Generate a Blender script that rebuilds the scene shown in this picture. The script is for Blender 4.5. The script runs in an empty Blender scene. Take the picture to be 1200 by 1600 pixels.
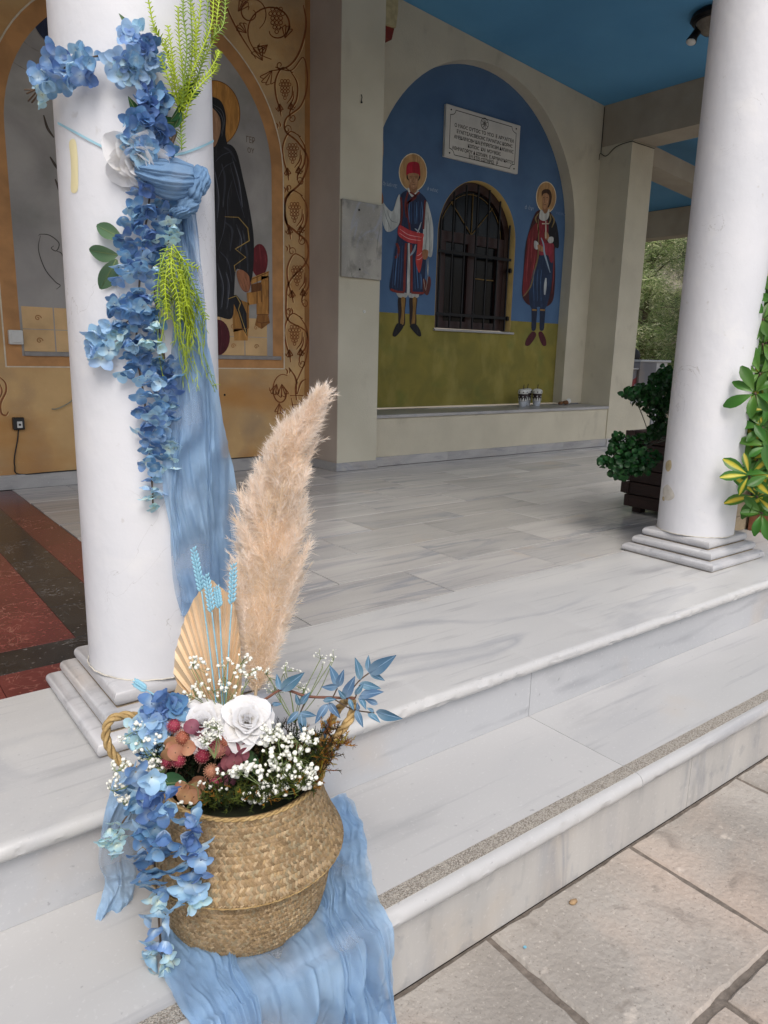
import bpy, bmesh, math, random
from mathutils import Vector, Matrix, noise
random.seed(7)
S = bpy.context.scene
COL = S.collection
rnd = random.uniform

# ------------------------------------------------------------------ camera
F_PX, CAM = 1142.51, Vector((0.39344, -1.22793, 0.82321))
YAW, PITCH, ROLL = -0.65768, -0.21417, 0.02506
FWD = Vector((-math.sin(YAW)*math.cos(PITCH), math.cos(YAW)*math.cos(PITCH), math.sin(PITCH)))
_r = Vector((math.cos(YAW), math.sin(YAW), 0)); _u = _r.cross(FWD)
RGT = _r*math.cos(ROLL) + _u*math.sin(ROLL)
UPV = -_r*math.sin(ROLL) + _u*math.cos(ROLL)
cam = bpy.data.cameras.new('camera'); camo = bpy.data.objects.new('camera', cam); COL.objects.link(camo)
cam.sensor_fit = 'HORIZONTAL'; cam.sensor_width = 36.0; cam.lens = 36.0*F_PX/1200
cam.clip_start = 0.02; cam.clip_end = 2000
m3 = Matrix((RGT, UPV, -FWD)).transposed()
camo.matrix_world = Matrix.Translation(CAM) @ m3.to_4x4()
S.camera = camo

# ------------------------------------------------------------------ light
SUN_EL, SUN_AZ = math.radians(52), math.radians(205)      # azimuth measured clockwise from +Y
w = bpy.data.worlds.new('World'); S.world = w; w.use_nodes = True
nt = w.node_tree; nt.nodes.clear()
wo = nt.nodes.new('ShaderNodeOutputWorld'); bg = nt.nodes.new('ShaderNodeBackground'); sk = nt.nodes.new('ShaderNodeTexSky')
sk.sky_type = 'NISHITA'; sk.sun_disc = False; sk.sun_elevation = SUN_EL; sk.sun_rotation = SUN_AZ
sk.air_density = 1.0; sk.dust_density = 4.0; sk.ozone_density = 0.6; sk.altitude = 200
hsv = nt.nodes.new('ShaderNodeHueSaturation'); hsv.inputs['Saturation'].default_value = 0.78
nt.links.new(sk.outputs[0], hsv.inputs['Color']); nt.links.new(hsv.outputs[0], bg.inputs[0]); bg.inputs[1].default_value = 0.13
nt.links.new(bg.outputs[0], wo.inputs[0])
sun = bpy.data.lights.new('sun', 'SUN'); sun.energy = 1.1; sun.angle = math.radians(28); sun.color = (1.0, 0.97, 0.93)
suno = bpy.data.objects.new('sun', sun); COL.objects.link(suno)
sd = Vector((math.sin(SUN_AZ)*math.cos(SUN_EL), math.cos(SUN_AZ)*math.cos(SUN_EL), math.sin(SUN_EL)))
suno.rotation_euler = sd.to_track_quat('Z', 'Y').to_euler()
S.view_settings.view_transform = 'Standard'; S.view_settings.look = 'None'
S.view_settings.gamma = 1; S.view_settings.use_curve_mapping = False
S.view_settings.exposure = 0.52

# ------------------------------------------------------------------ places found with the calibrated camera
def ray(px, py): return FWD*F_PX + RGT*(px-600) - UPV*(py-800)
def onz(px, py, z=0.0): d = ray(px, py); return CAM + d*((z-CAM.z)/d.z)
def ony(px, py, y): d = ray(px, py); return CAM + d*((y-CAM.y)/d.y)
def onx(px, py, x): d = ray(px, py); return CAM + d*((x-CAM.x)/d.x)
def at(px, py, depth): return CAM + ray(px, py)*(depth/F_PX)

# ------------------------------------------------------------------ materials
def lin(h):
    if isinstance(h, str):
        h = h.lstrip('#'); c = [int(h[i:i+2], 16)/255 for i in (0, 2, 4)]
        return tuple((x/12.92 if x <= .04045 else ((x+.055)/1.055)**2.4) for x in c)
    return tuple(h)
def nd(t, typ, **k):
    n = t.nodes.new(typ)
    for a, b in k.items(): setattr(n, a, b)
    return n
def mat(name, c1, c2=None, rough=.6, scale=6, detail=5, bump=.05, bscale=80, stretch=(1, 1, 1), rand=0.0, metal=0, contrast=(.35, .65), spec=.5, trans=0, coat=0, distort=0.0):
    m = bpy.data.materials.new(name); m.use_nodes = True; t = m.node_tree; L = t.links
    b = t.nodes['Principled BSDF']; c1 = lin(c1); c2 = lin(c2) if c2 else tuple(x*.82 for x in c1)
    tc = nd(t, 'ShaderNodeTexCoord'); mp = nd(t, 'ShaderNodeMapping'); mp.inputs['Scale'].default_value = stretch
    L.new(tc.outputs['Object'], mp.inputs[0])
    src = mp.outputs[0]
    oi = nd(t, 'ShaderNodeObjectInfo')
    if rand:
        add = nd(t, 'ShaderNodeVectorMath', operation='ADD'); mul = nd(t, 'ShaderNodeVectorMath', operation='SCALE')
        cmb = nd(t, 'ShaderNodeCombineXYZ')
        for i in range(3): L.new(oi.outputs['Random'], cmb.inputs[i])
        L.new(cmb.outputs[0], mul.inputs[0]); mul.inputs['Scale'].default_value = 37.0
        L.new(src, add.inputs[0]); L.new(mul.outputs[0], add.inputs[1]); src = add.outputs[0]
    n = nd(t, 'ShaderNodeTexNoise'); n.inputs['Scale'].default_value = scale; n.inputs['Detail'].default_value = detail; n.inputs['Distortion'].default_value = distort
    L.new(src, n.inputs['Vector'])
    mr = nd(t, 'ShaderNodeMapRange'); mr.inputs[1].default_value = contrast[0]; mr.inputs[2].default_value = contrast[1]
    L.new(n.outputs[0], mr.inputs[0])
    mx = nd(t, 'ShaderNodeMix', data_type='RGBA'); L.new(mr.outputs[0], mx.inputs[0])
    mx.inputs[6].default_value = (*c1, 1); mx.inputs[7].default_value = (*c2, 1)
    out = mx.outputs[2]
    if rand:
        hv = nd(t, 'ShaderNodeHueSaturation'); r2 = nd(t, 'ShaderNodeMapRange'); r2.inputs[3].default_value = 1-rand; r2.inputs[4].default_value = 1+rand
        L.new(oi.outputs['Random'], r2.inputs[0]); L.new(r2.outputs[0], hv.inputs['Value']); L.new(out, hv.inputs['Color']); out = hv.outputs[0]
    L.new(out, b.inputs['Base Color'])
    b.inputs['Roughness'].default_value = rough; b.inputs['Metallic'].default_value = metal
    b.inputs['Specular IOR Level'].default_value = spec
    if coat: b.inputs['Coat Weight'].default_value = coat
    if trans: b.inputs['Transmission Weight'].default_value = trans
    if bump:
        n2 = nd(t, 'ShaderNodeTexNoise'); n2.inputs['Scale'].default_value = bscale; n2.inputs['Detail'].default_value = 4; L.new(mp.outputs[0], n2.inputs['Vector'])
        bp = nd(t, 'ShaderNodeBump'); bp.inputs['Strength'].default_value = bump; bp.inputs['Distance'].default_value = .01
        L.new(n2.outputs[0], bp.inputs['Height']); L.new(bp.outputs[0], b.inputs['Normal'])
    m['out'] = 1
    return m
def overlay(m, color, scale, lo, hi, stretch=(1, 1, 1), strength=1.0, detail=6, distort=0, ridged=False, rand=False, gate=None):
    """adds one more layer of stains / veins over a material's base colour"""
    t = m.node_tree; L = t.links; b = t.nodes['Principled BSDF']
    prev = b.inputs['Base Color'].links[0].from_socket
    tc = nd(t, 'ShaderNodeTexCoord'); mp = nd(t, 'ShaderNodeMapping'); mp.inputs['Scale'].default_value = stretch; L.new(tc.outputs['Object'], mp.inputs[0])
    src = mp.outputs[0]
    if rand:
        oi = nd(t, 'ShaderNodeObjectInfo'); cmb = nd(t, 'ShaderNodeCombineXYZ'); add = nd(t, 'ShaderNodeVectorMath', operation='ADD'); mul = nd(t, 'ShaderNodeVectorMath', operation='SCALE')
        for i in range(3): L.new(oi.outputs['Random'], cmb.inputs[i])
        L.new(cmb.outputs[0], mul.inputs[0]); mul.inputs['Scale'].default_value = 53.0
        L.new(src, add.inputs[0]); L.new(mul.outputs[0], add.inputs[1]); src = add.outputs[0]
    n = nd(t, 'ShaderNodeTexNoise'); n.inputs['Scale'].default_value = scale; n.inputs['Detail'].default_value = detail; n.inputs['Distortion'].default_value = distort
    L.new(src, n.inputs['Vector']); v = n.outputs[0]
    if ridged:
        s1 = nd(t, 'ShaderNodeMath', operation='SUBTRACT'); s1.inputs[1].default_value = .5; L.new(v, s1.inputs[0])
        s2 = nd(t, 'ShaderNodeMath', operation='ABSOLUTE'); L.new(s1.outputs[0], s2.inputs[0]); v = s2.outputs[0]
    mr = nd(t, 'ShaderNodeMapRange'); mr.inputs[1].default_value = lo; mr.inputs[2].default_value = hi; mr.inputs[4].default_value = strength
    L.new(v, mr.inputs[0]); fac = mr.outputs[0]
    if ridged: mr.inputs[3].default_value = strength; mr.inputs[4].default_value = 0
    if gate:
        g = nd(t, 'ShaderNodeTexNoise'); g.inputs['Scale'].default_value = gate; L.new(src, g.inputs['Vector'])
        gm = nd(t, 'ShaderNodeMapRange'); gm.inputs[1].default_value = .48; gm.inputs[2].default_value = .62; L.new(g.outputs[0], gm.inputs[0])
        mu = nd(t, 'ShaderNodeMath', operation='MULTIPLY'); L.new(fac, mu.inputs[0]); L.new(gm.outputs[0], mu.inputs[1]); fac = mu.outputs[0]
    mx = nd(t, 'ShaderNodeMix', data_type='RGBA'); L.new(fac, mx.inputs[0]); L.new(prev, mx.inputs[6]); mx.inputs[7].default_value = (*lin(color), 1)
    L.new(mx.outputs[2], b.inputs['Base Color'])
    return m
def flat(name, c, rough=.7, var=.12, scale=30, **k):
    c = lin(c); return mat(name, c, tuple(x*(1-var*2) for x in c), rough=rough, scale=scale, bump=k.pop('bump', .03), **k)

MT = {}
def marble(name, base='#d3d2cf', grey='#b9b9ba', rough=.28, rand=.05, stretch=(.7, 4.0, 4.0), vein='#8f9299', vs=.8, bump=.01):
    m = mat(name, base, grey, rough=rough, scale=1.3, stretch=stretch, rand=rand, contrast=(.3, .75), bump=bump, bscale=25, distort=.5)
    overlay(m, vein, 1.1, .0, .045, stretch=stretch, strength=vs, distort=1.0, ridged=True, rand=True, gate=.9)
    overlay(m, '#6f7075', 2.6, .60, .74, stretch=(stretch[0], stretch[1]*1.4, stretch[2]*1.4), strength=.45, rand=True, detail=8)
    overlay(m, '#c2a57c', 1.9, .60, .78, strength=.4, rand=True)
    overlay(m, '#85868b', 7, .58, .74, stretch=(stretch[0]*.5, stretch[1]*2.6, stretch[2]*2.6), strength=.5, rand=True, detail=12)
    overlay(m, '#d9d9d8', 130, .60, .74, strength=.25)
    overlay(m, '#77767a', 60, .69, .75, strength=.5)
    return m
MT['marble'] = marble('floor_marble', '#bfbcb8', '#a3a2a1', .22, rand=.13)
MT['slab'] = marble('step_marble', '#c6c5c2', '#b2b2b2', .33, stretch=(.8, 2.6, 2.6), vs=.55)
overlay(MT['slab'], '#8a8a8c', 140, .62, .74, strength=.3)
MT['tread'] = marble('tread_marble', '#bfbebc', '#adadad', .4, stretch=(.5, 1.6, 1.6), vs=.2)
MT['riser'] = marble('riser_marble', '#b6b7b9', '#a6a8ab', .35, stretch=(.8, 1.5, 1.2), vs=.25)
MT['riserlow'] = marble('lower_riser_marble', '#bbb8b3', '#a3a2a0', .45, stretch=(7, 1, 1.1), vs=.7)
MT['plinth'] = marble('plinth_marble', '#c4c3c4', '#acadb0', .3, stretch=(1.5, 2, 3), vs=.4)
MT['skirt'] = marble('skirting_marble', '#aeacaa', '#8f8e8e', .3, stretch=(2, 2, 5), vs=.8)
MT['plaque_stone'] = marble('plaque_marble', '#a39f95', '#76746e', .4, stretch=(3, 3, 2), vs=.9)
overlay(MT['plaque_stone'], '#4f4d4a', 4, .0, .02, ridged=True, strength=.7, distort=.5, gate=3, stretch=(1.6, 1, .7))
overlay(MT['plaque_stone'], '#5c5a55', 12, .58, .72, strength=.6)
MT['grip'] = mat('grip_grit', '#c2bbb0', '#8f877c', rough=.95, scale=330, contrast=(.42, .58), bump=.8, bscale=400)
overlay(MT['grip'], '#c5beb2', 40, .5, .7, strength=.5)
MT['grout'] = mat('grout', '#35302a', '#2a2622', rough=.95, scale=40)
MT['redstone'] = mat('red_marble', '#6c3533', '#5a2b2b', rough=.25, scale=7, rand=.08, bump=.0)
overlay(MT['redstone'], '#b98878', 9, .0, .012, ridged=True, strength=.7, distort=1.5, rand=True, gate=3)
overlay(MT['redstone'], '#a3625a', 60, .58, .7, strength=.5)
MT['blackstone'] = mat('black_marble', '#1f1f22', '#2d2c2d', rough=.22, scale=14, rand=.1, bump=0)
overlay(MT['blackstone'], '#8d8c8c', 11, .0, .014, ridged=True, strength=.8, distort=3.0, rand=True, gate=6)
overlay(MT['blackstone'], '#77716d', 55, .62, .7, strength=.7)
MT['pave'] = mat('paving_stone', '#aba59d', '#948e86', rough=.9, scale=3.2, detail=9, rand=.04, bump=.45, bscale=70)
overlay(MT['pave'], '#bba797', 2.3, .56, .7, strength=.6, distort=.4)
overlay(MT['pave'], '#857d74', 26, .6, .72, strength=.5)
overlay(MT['pave'], '#cfc6bb', 120, .60, .72, strength=.45)
overlay(MT['pave'], '#5f5851', 160, .62, .72, strength=.5)
overlay(MT['pave'], '#6d655d', 8, .60, .72, strength=.45, distort=1.0)
overlay(MT['pave'], '#d9cdc0', 14, .68, .74, strength=.45)
MT['joint'] = mat('paving_mortar', '#7d746b', '#665e56', rough=1, scale=50, bump=.4, bscale=120)
MT['earth'] = mat('dry_ground', '#8b8172', '#746b58', rough=1, scale=2, bump=.3, bscale=20)
MT['column'] = mat('column_paint', '#dadadd', '#d0d1d5', rough=.42, scale=3, bump=.16, bscale=26)
overlay(MT['column'], '#8f8a84', 4, .0, .0022, ridged=True, strength=.7, distort=1.6, gate=2.2)
overlay(MT['column'], '#b4b0aa', 34, .68, .76, strength=.45)
overlay(MT['column'], '#e4e3e1', 9, .56, .72, strength=.35, distort=.6)
overlay(MT['column'], '#c9c5be', 3, .62, .8, stretch=(1, 1, .35), strength=.4)
MT['cplaster'] = mat('cream_plaster', '#c4bda9', '#b8b19e', rough=.85, scale=3, bump=.25, bscale=90)
overlay(MT['cplaster'], '#8d8474', 7, .62, .8, stretch=(1, 1, .6), strength=.45)
MT['pier'] = mat('beige_plaster', '#c3beac', '#b8b3a1', rough=.85, scale=2.5, bump=.18, bscale=110)
overlay(MT['pier'], '#8f8678', 5, .64, .8, stretch=(1, 1, .5), strength=.4)
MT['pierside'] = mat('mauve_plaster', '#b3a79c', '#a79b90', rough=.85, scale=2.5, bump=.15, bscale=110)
MT['ceil'] = mat('blue_ceiling_paint', '#5b9bc6', '#5090bc', rough=.7, scale=1.1, bump=.12, bscale=50)
overlay(MT['ceil'], '#4a86b0', .7, .5, .72, strength=.6, distort=.4)
MT['beamplaster'] = mat('soffit_plaster', '#a79d8c', '#988e7e', rough=.9, scale=3, bump=.15)  # darker beige plaster shared by the roof beams
MT['ochre'] = mat('ochre_fresco', '#d3af79', '#b89464', rough=.75, scale=2.2, detail=8, bump=.12, bscale=60)
overlay(MT['ochre'], '#9d8568', 2.4, .48, .66, strength=.75, distort=.3)
overlay(MT['ochre'], '#d6bd93', 45, .68, .76, strength=.5)
overlay(MT['ochre'], '#b0762f', 1.2, .48, .68, strength=.65, stretch=(1, 1, 2.5))
MT['ochre2'] = flat('fresco_frame_brown', '#bd8a56', .7, .14, 9)
MT['ochre3'] = flat('fresco_border_brown', '#ad7c48', .7, .14, 6)
MT['tan'] = flat('fresco_strip_tan', '#d4b07e', .7, .14, 5)
MT['vine'] = flat('fresco_vine_brown', '#8d5228', .7, .15, 40)
MT['whiteline'] = flat('fresco_white_line', '#d9cdb6', .7, .1, 40)
MT['greyfresco'] = mat('grey_fresco', '#a5a19c', '#878380', rough=.8, scale=2.4, detail=8, bump=.08, distort=.6)
overlay(MT['greyfresco'], '#74776e', 3.5, .52, .75, strength=.6)
MT['bluefresco'] = mat('blue_fresco', '#4b698c', '#405d80', rough=.8, scale=2.8, detail=8, bump=.08, distort=.4)
overlay(MT['bluefresco'], '#394a6c', 2.0, .55, .75, strength=.6)
MT['greenfresco'] = mat('olive_fresco', '#857a35', '#726b30', rough=.85, scale=4.5, detail=9, bump=.1, distort=.7)
overlay(MT['greenfresco'], '#988d4c', 7, .52, .72, strength=.6, stretch=(1, 1, .5))
overlay(MT['greenfresco'], '#5d6a30', 5, .58, .75, strength=.5)

def petal_mat(name, base, mid, tip, rough=.55, sss=.0, rv=.1, axis=1):
    m = bpy.data.materials.new(name); m.use_nodes = True; t = m.node_tree; L = t.links; b = t.nodes['Principled BSDF']
    uv = nd(t, 'ShaderNodeUVMap'); uv.uv_map = 'UVMap'; sp = nd(t, 'ShaderNodeSeparateXYZ'); L.new(uv.outputs[0], sp.inputs[0])
    cr = nd(t, 'ShaderNodeValToRGB'); e = cr.color_ramp.elements
    e[0].position = 0.05; e[0].color = (*lin(base), 1); e[1].position = 1 if axis else .52; e[1].color = (*lin(tip), 1)
    k = cr.color_ramp.elements.new(.5 if axis else .30); k.color = (*lin(mid), 1)
    L.new(sp.outputs[axis], cr.inputs[0])
    oi = nd(t, 'ShaderNodeObjectInfo'); hv = nd(t, 'ShaderNodeHueSaturation')
    r2 = nd(t, 'ShaderNodeMapRange'); r2.inputs[3].default_value = 1-rv; r2.inputs[4].default_value = 1+rv; L.new(oi.outputs['Random'], r2.inputs[0]); L.new(r2.outputs[0], hv.inputs['Value'])
    ml = nd(t, 'ShaderNodeMath', operation='MULTIPLY'); ml.inputs[1].default_value = 7.31; fr = nd(t, 'ShaderNodeMath', operation='FRACT'); L.new(oi.outputs['Random'], ml.inputs[0]); L.new(ml.outputs[0], fr.inputs[0])
    r3 = nd(t, 'ShaderNodeMapRange'); r3.inputs[3].default_value = .474; r3.inputs[4].default_value = .503; L.new(fr.outputs[0], r3.inputs[0]); L.new(r3.outputs[0], hv.inputs['Hue'])
    L.new(cr.outputs[0], hv.inputs['Color'])
    tc = nd(t, 'ShaderNodeTexCoord'); ns = nd(t, 'ShaderNodeTexNoise'); ns.inputs['Scale'].default_value = 260; L.new(tc.outputs['Object'], ns.inputs['Vector'])
    bp = nd(t, 'ShaderNodeBump'); bp.inputs['Strength'].default_value = .12; bp.inputs['Distance'].default_value = .002; L.new(ns.outputs[0], bp.inputs['Height']); L.new(bp.outputs[0], b.inputs['Normal'])
    L.new(hv.outputs[0], b.inputs['Base Color']); b.inputs['Roughness'].default_value = rough; b.inputs['Specular IOR Level'].default_value = .3
    tr = nd(t, 'ShaderNodeBsdfTranslucent'); L.new(hv.outputs[0], tr.inputs[0]); ms = nd(t, 'ShaderNodeMixShader'); ms.inputs[0].default_value = .32
    o = t.nodes['Material Output']; L.new(b.outputs[0], ms.inputs[1]); L.new(tr.outputs[0], ms.inputs[2]); L.new(ms.outputs[0], o.inputs[0])
    return m
P_DEEP = petal_mat('petal_deep_blue', '#a9bed6', '#6385ba', '#5f7bb2', rv=.18)
P_MID = petal_mat('petal_mid_blue', '#c4d8e8', '#86a9d6', '#7a98cb', rv=.15)
P_LIGHT = petal_mat('petal_light_blue', '#d6e6ec', '#accbea', '#a0bfe4', rv=.1)
P_PALE = petal_mat('petal_pale_aqua', '#dce9d8', '#c0dce6', '#b2d2e6', rv=.08)
P_WHITE = petal_mat('rose_white', '#e9e4cf', '#f0efee', '#f2f2f4', rv=.02)
P_PEACH = petal_mat('petal_peach_brown', '#b98a68', '#c29a70', '#a87858', rv=.15)
P_PLUM = petal_mat('petal_plum', '#6d3a44', '#9a5f66', '#8d4a50', rv=.2)
LEAF_SAGE = petal_mat('leaf_sage', '#6f8a68', '#5d7d5c', '#56755a', rv=.08)
LEAF_DARK = petal_mat('leaf_dark_green', '#3f6a35', '#2c5a36', '#27502f', rv=.12)
LEAF_BLUE = petal_mat('leaf_dusty_blue', '#8aa2ba', '#5f7f9f', '#577696', rv=.14)
LEAF_IVY = petal_mat('leaf_ivy', '#2c5a30', '#1c4426', '#173a20', rough=.35, rv=.3)
LEAF_SCH = petal_mat('leaf_glossy_green', '#5c8a40', '#457a32', '#3c6e2e', rough=.3, rv=.18)
LEAF_YEL = petal_mat('leaf_variegated', '#d2c548', '#b9b53c', '#3f7030', rough=.3, rv=.12, axis=0)
LEAF_PINE = petal_mat('pine_needles', '#5d7038', '#4d6632', '#6b7a48', rv=.3)
LEAF_DPINE = petal_mat('dark_pine_needles', '#3a4a26', '#2f4022', '#4a5530', rv=.3)
LIME = flat('lime_fern', '#aec42c', .45, .12, 40)
LIME2 = flat('lime_fern_green', '#86a236', .45, .12, 40)
STEM = flat('stem_brown', '#5f4d3c', .7)
STEMG = flat('stem_green', '#7f8f5a', .7)
TWIG = flat('twig_redbrown', '#7b5140', .7)
WHEAT = flat('dyed_wheat_blue', '#8fc2d6', .55, .1, 90)
PALM = mat('dried_palm', '#e6d0b4', '#d6bc98', rough=.65, scale=14, stretch=(1, 1, .3), bump=.1, bscale=90)
ROPE = mat('seagrass_rope', '#bb9f6d', '#9d8152', rough=.8, scale=60, bump=.3, bscale=220)
BUD = flat('gypsophila_white', '#efefe4', .7, .05, 60)
IRON = flat('black_iron', '#151416', .5, .1, 40, metal=.4)
WOODR = flat('red_brown_wood', '#2e1513', .45, .12, 12)
DARKG = mat('dark_glass', '#0b0c0e', '#121315', rough=.2, scale=3, bump=0, spec=.25)
GOLD = flat('gold_bar', '#7d6538', .6, .1, 30, metal=.5)
PLASTW = flat('white_plastic', '#cfcfca', .5, .05, 20)
PLASTB = flat('black_plastic', '#111112', .4, .05, 20)
PLANK = mat('dark_planter_wood', '#35231f', '#261815', rough=.7, scale=9, stretch=(1, 1, 6), rand=.15, bump=.35, bscale=60)
BEIGEST = mat('beige_stone', '#b3a48a', '#9a8b72', rough=.9, scale=12, bump=.4, bscale=60)
TERRA = mat('terracotta', '#8b5a40', '#734632', rough=.9, scale=8, bump=.4, bscale=60)

def vcol_mat(name, rough=.7, bump=.1, bs=200, transl=0.0):
    m = bpy.data.materials.new(name); m.use_nodes = True; t = m.node_tree; L = t.links; b = t.nodes['Principled BSDF']
    a = nd(t, 'ShaderNodeAttribute'); a.attribute_name = 'Col'; b.inputs['Roughness'].default_value = rough; b.inputs['Specular IOR Level'].default_value = .3
    tc = nd(t, 'ShaderNodeTexCoord'); n = nd(t, 'ShaderNodeTexNoise'); n.inputs['Scale'].default_value = bs; L.new(tc.outputs['Object'], n.inputs['Vector'])
    n3 = nd(t, 'ShaderNodeTexNoise'); n3.inputs['Scale'].default_value = 9; L.new(tc.outputs['Object'], n3.inputs['Vector'])
    mr = nd(t, 'ShaderNodeMapRange'); mr.inputs[3].default_value = .8; mr.inputs[4].default_value = 1.2; L.new(n3.outputs[0], mr.inputs[0])
    hv = nd(t, 'ShaderNodeHueSaturation'); L.new(a.outputs['Color'], hv.inputs['Color']); L.new(mr.outputs[0], hv.inputs['Value']); L.new(hv.outputs[0], b.inputs['Base Color'])
    if bump:
        bp = nd(t, 'ShaderNodeBump'); bp.inputs['Strength'].default_value = bump; bp.inputs['Distance'].default_value = .004; L.new(n.outputs[0], bp.inputs['Height']); L.new(bp.outputs[0], b.inputs['Normal'])
    if transl:
        tr = nd(t, 'ShaderNodeBsdfTranslucent'); L.new(hv.outputs[0], tr.inputs[0]); ms = nd(t, 'ShaderNodeMixShader'); ms.inputs[0].default_value = transl
        o = t.nodes['Material Output']; L.new(b.outputs[0], ms.inputs[1]); L.new(tr.outputs[0], ms.inputs[2]); L.new(ms.outputs[0], o.inputs[0])
    return m
WEAVE = vcol_mat('seagrass_weave', .7, .3, 500)
PLUME = vcol_mat('pampas_plume', .9, 0, 10, .5)
PINEV = vcol_mat('needle_foliage', .8, 0, 10, .35)

TREEV = vcol_mat('tree_foliage', .85, 0, 10, .4); TREEV.node_tree.nodes['Map Range'].inputs[3].default_value = 1.0; TREEV.node_tree.nodes['Map Range'].inputs[4].default_value = 1.7  # foliage colour lifted to give the trees a sunlit look
def cloth_mat(name, c1, c2, alpha=.12):
    m = mat(name, c1, c2, rough=.9, scale=5, bump=.3, bscale=420, spec=.12)
    t = m.node_tree; L = t.links; b = t.nodes['Principled BSDF']; o = t.nodes['Material Output']
    tr = nd(t, 'ShaderNodeBsdfTranslucent'); L.new(b.inputs['Base Color'].links[0].from_socket, tr.inputs[0])
    tp = nd(t, 'ShaderNodeBsdfTransparent'); tc = nd(t, 'ShaderNodeTexCoord'); na = nd(t, 'ShaderNodeTexNoise'); na.inputs['Scale'].default_value = 7; L.new(tc.outputs['Object'], na.inputs['Vector'])
    ma = nd(t, 'ShaderNodeMapRange'); ma.inputs[1].default_value = .4; ma.inputs[2].default_value = .68; ma.inputs[3].default_value = alpha*.3; ma.inputs[4].default_value = alpha*2.2; L.new(na.outputs[0], ma.inputs[0])
    m1 = nd(t, 'ShaderNodeMixShader'); m1.inputs[0].default_value = .3; m2 = nd(t, 'ShaderNodeMixShader'); L.new(ma.outputs[0], m2.inputs[0])
    L.new(b.outputs[0], m1.inputs[1]); L.new(tr.outputs[0], m1.inputs[2]); L.new(m1.outputs[0], m2.inputs[1]); L.new(tp.outputs[0], m2.inputs[2]); L.new(m2.outputs[0], o.inputs[0])
    return m
GAUZE = cloth_mat('blue_gauze', '#a6c4e0', '#96b8da', .32)
GAUZE2 = cloth_mat('dusty_blue_gauze', '#86a8cb', '#7399c0', .14)

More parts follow.
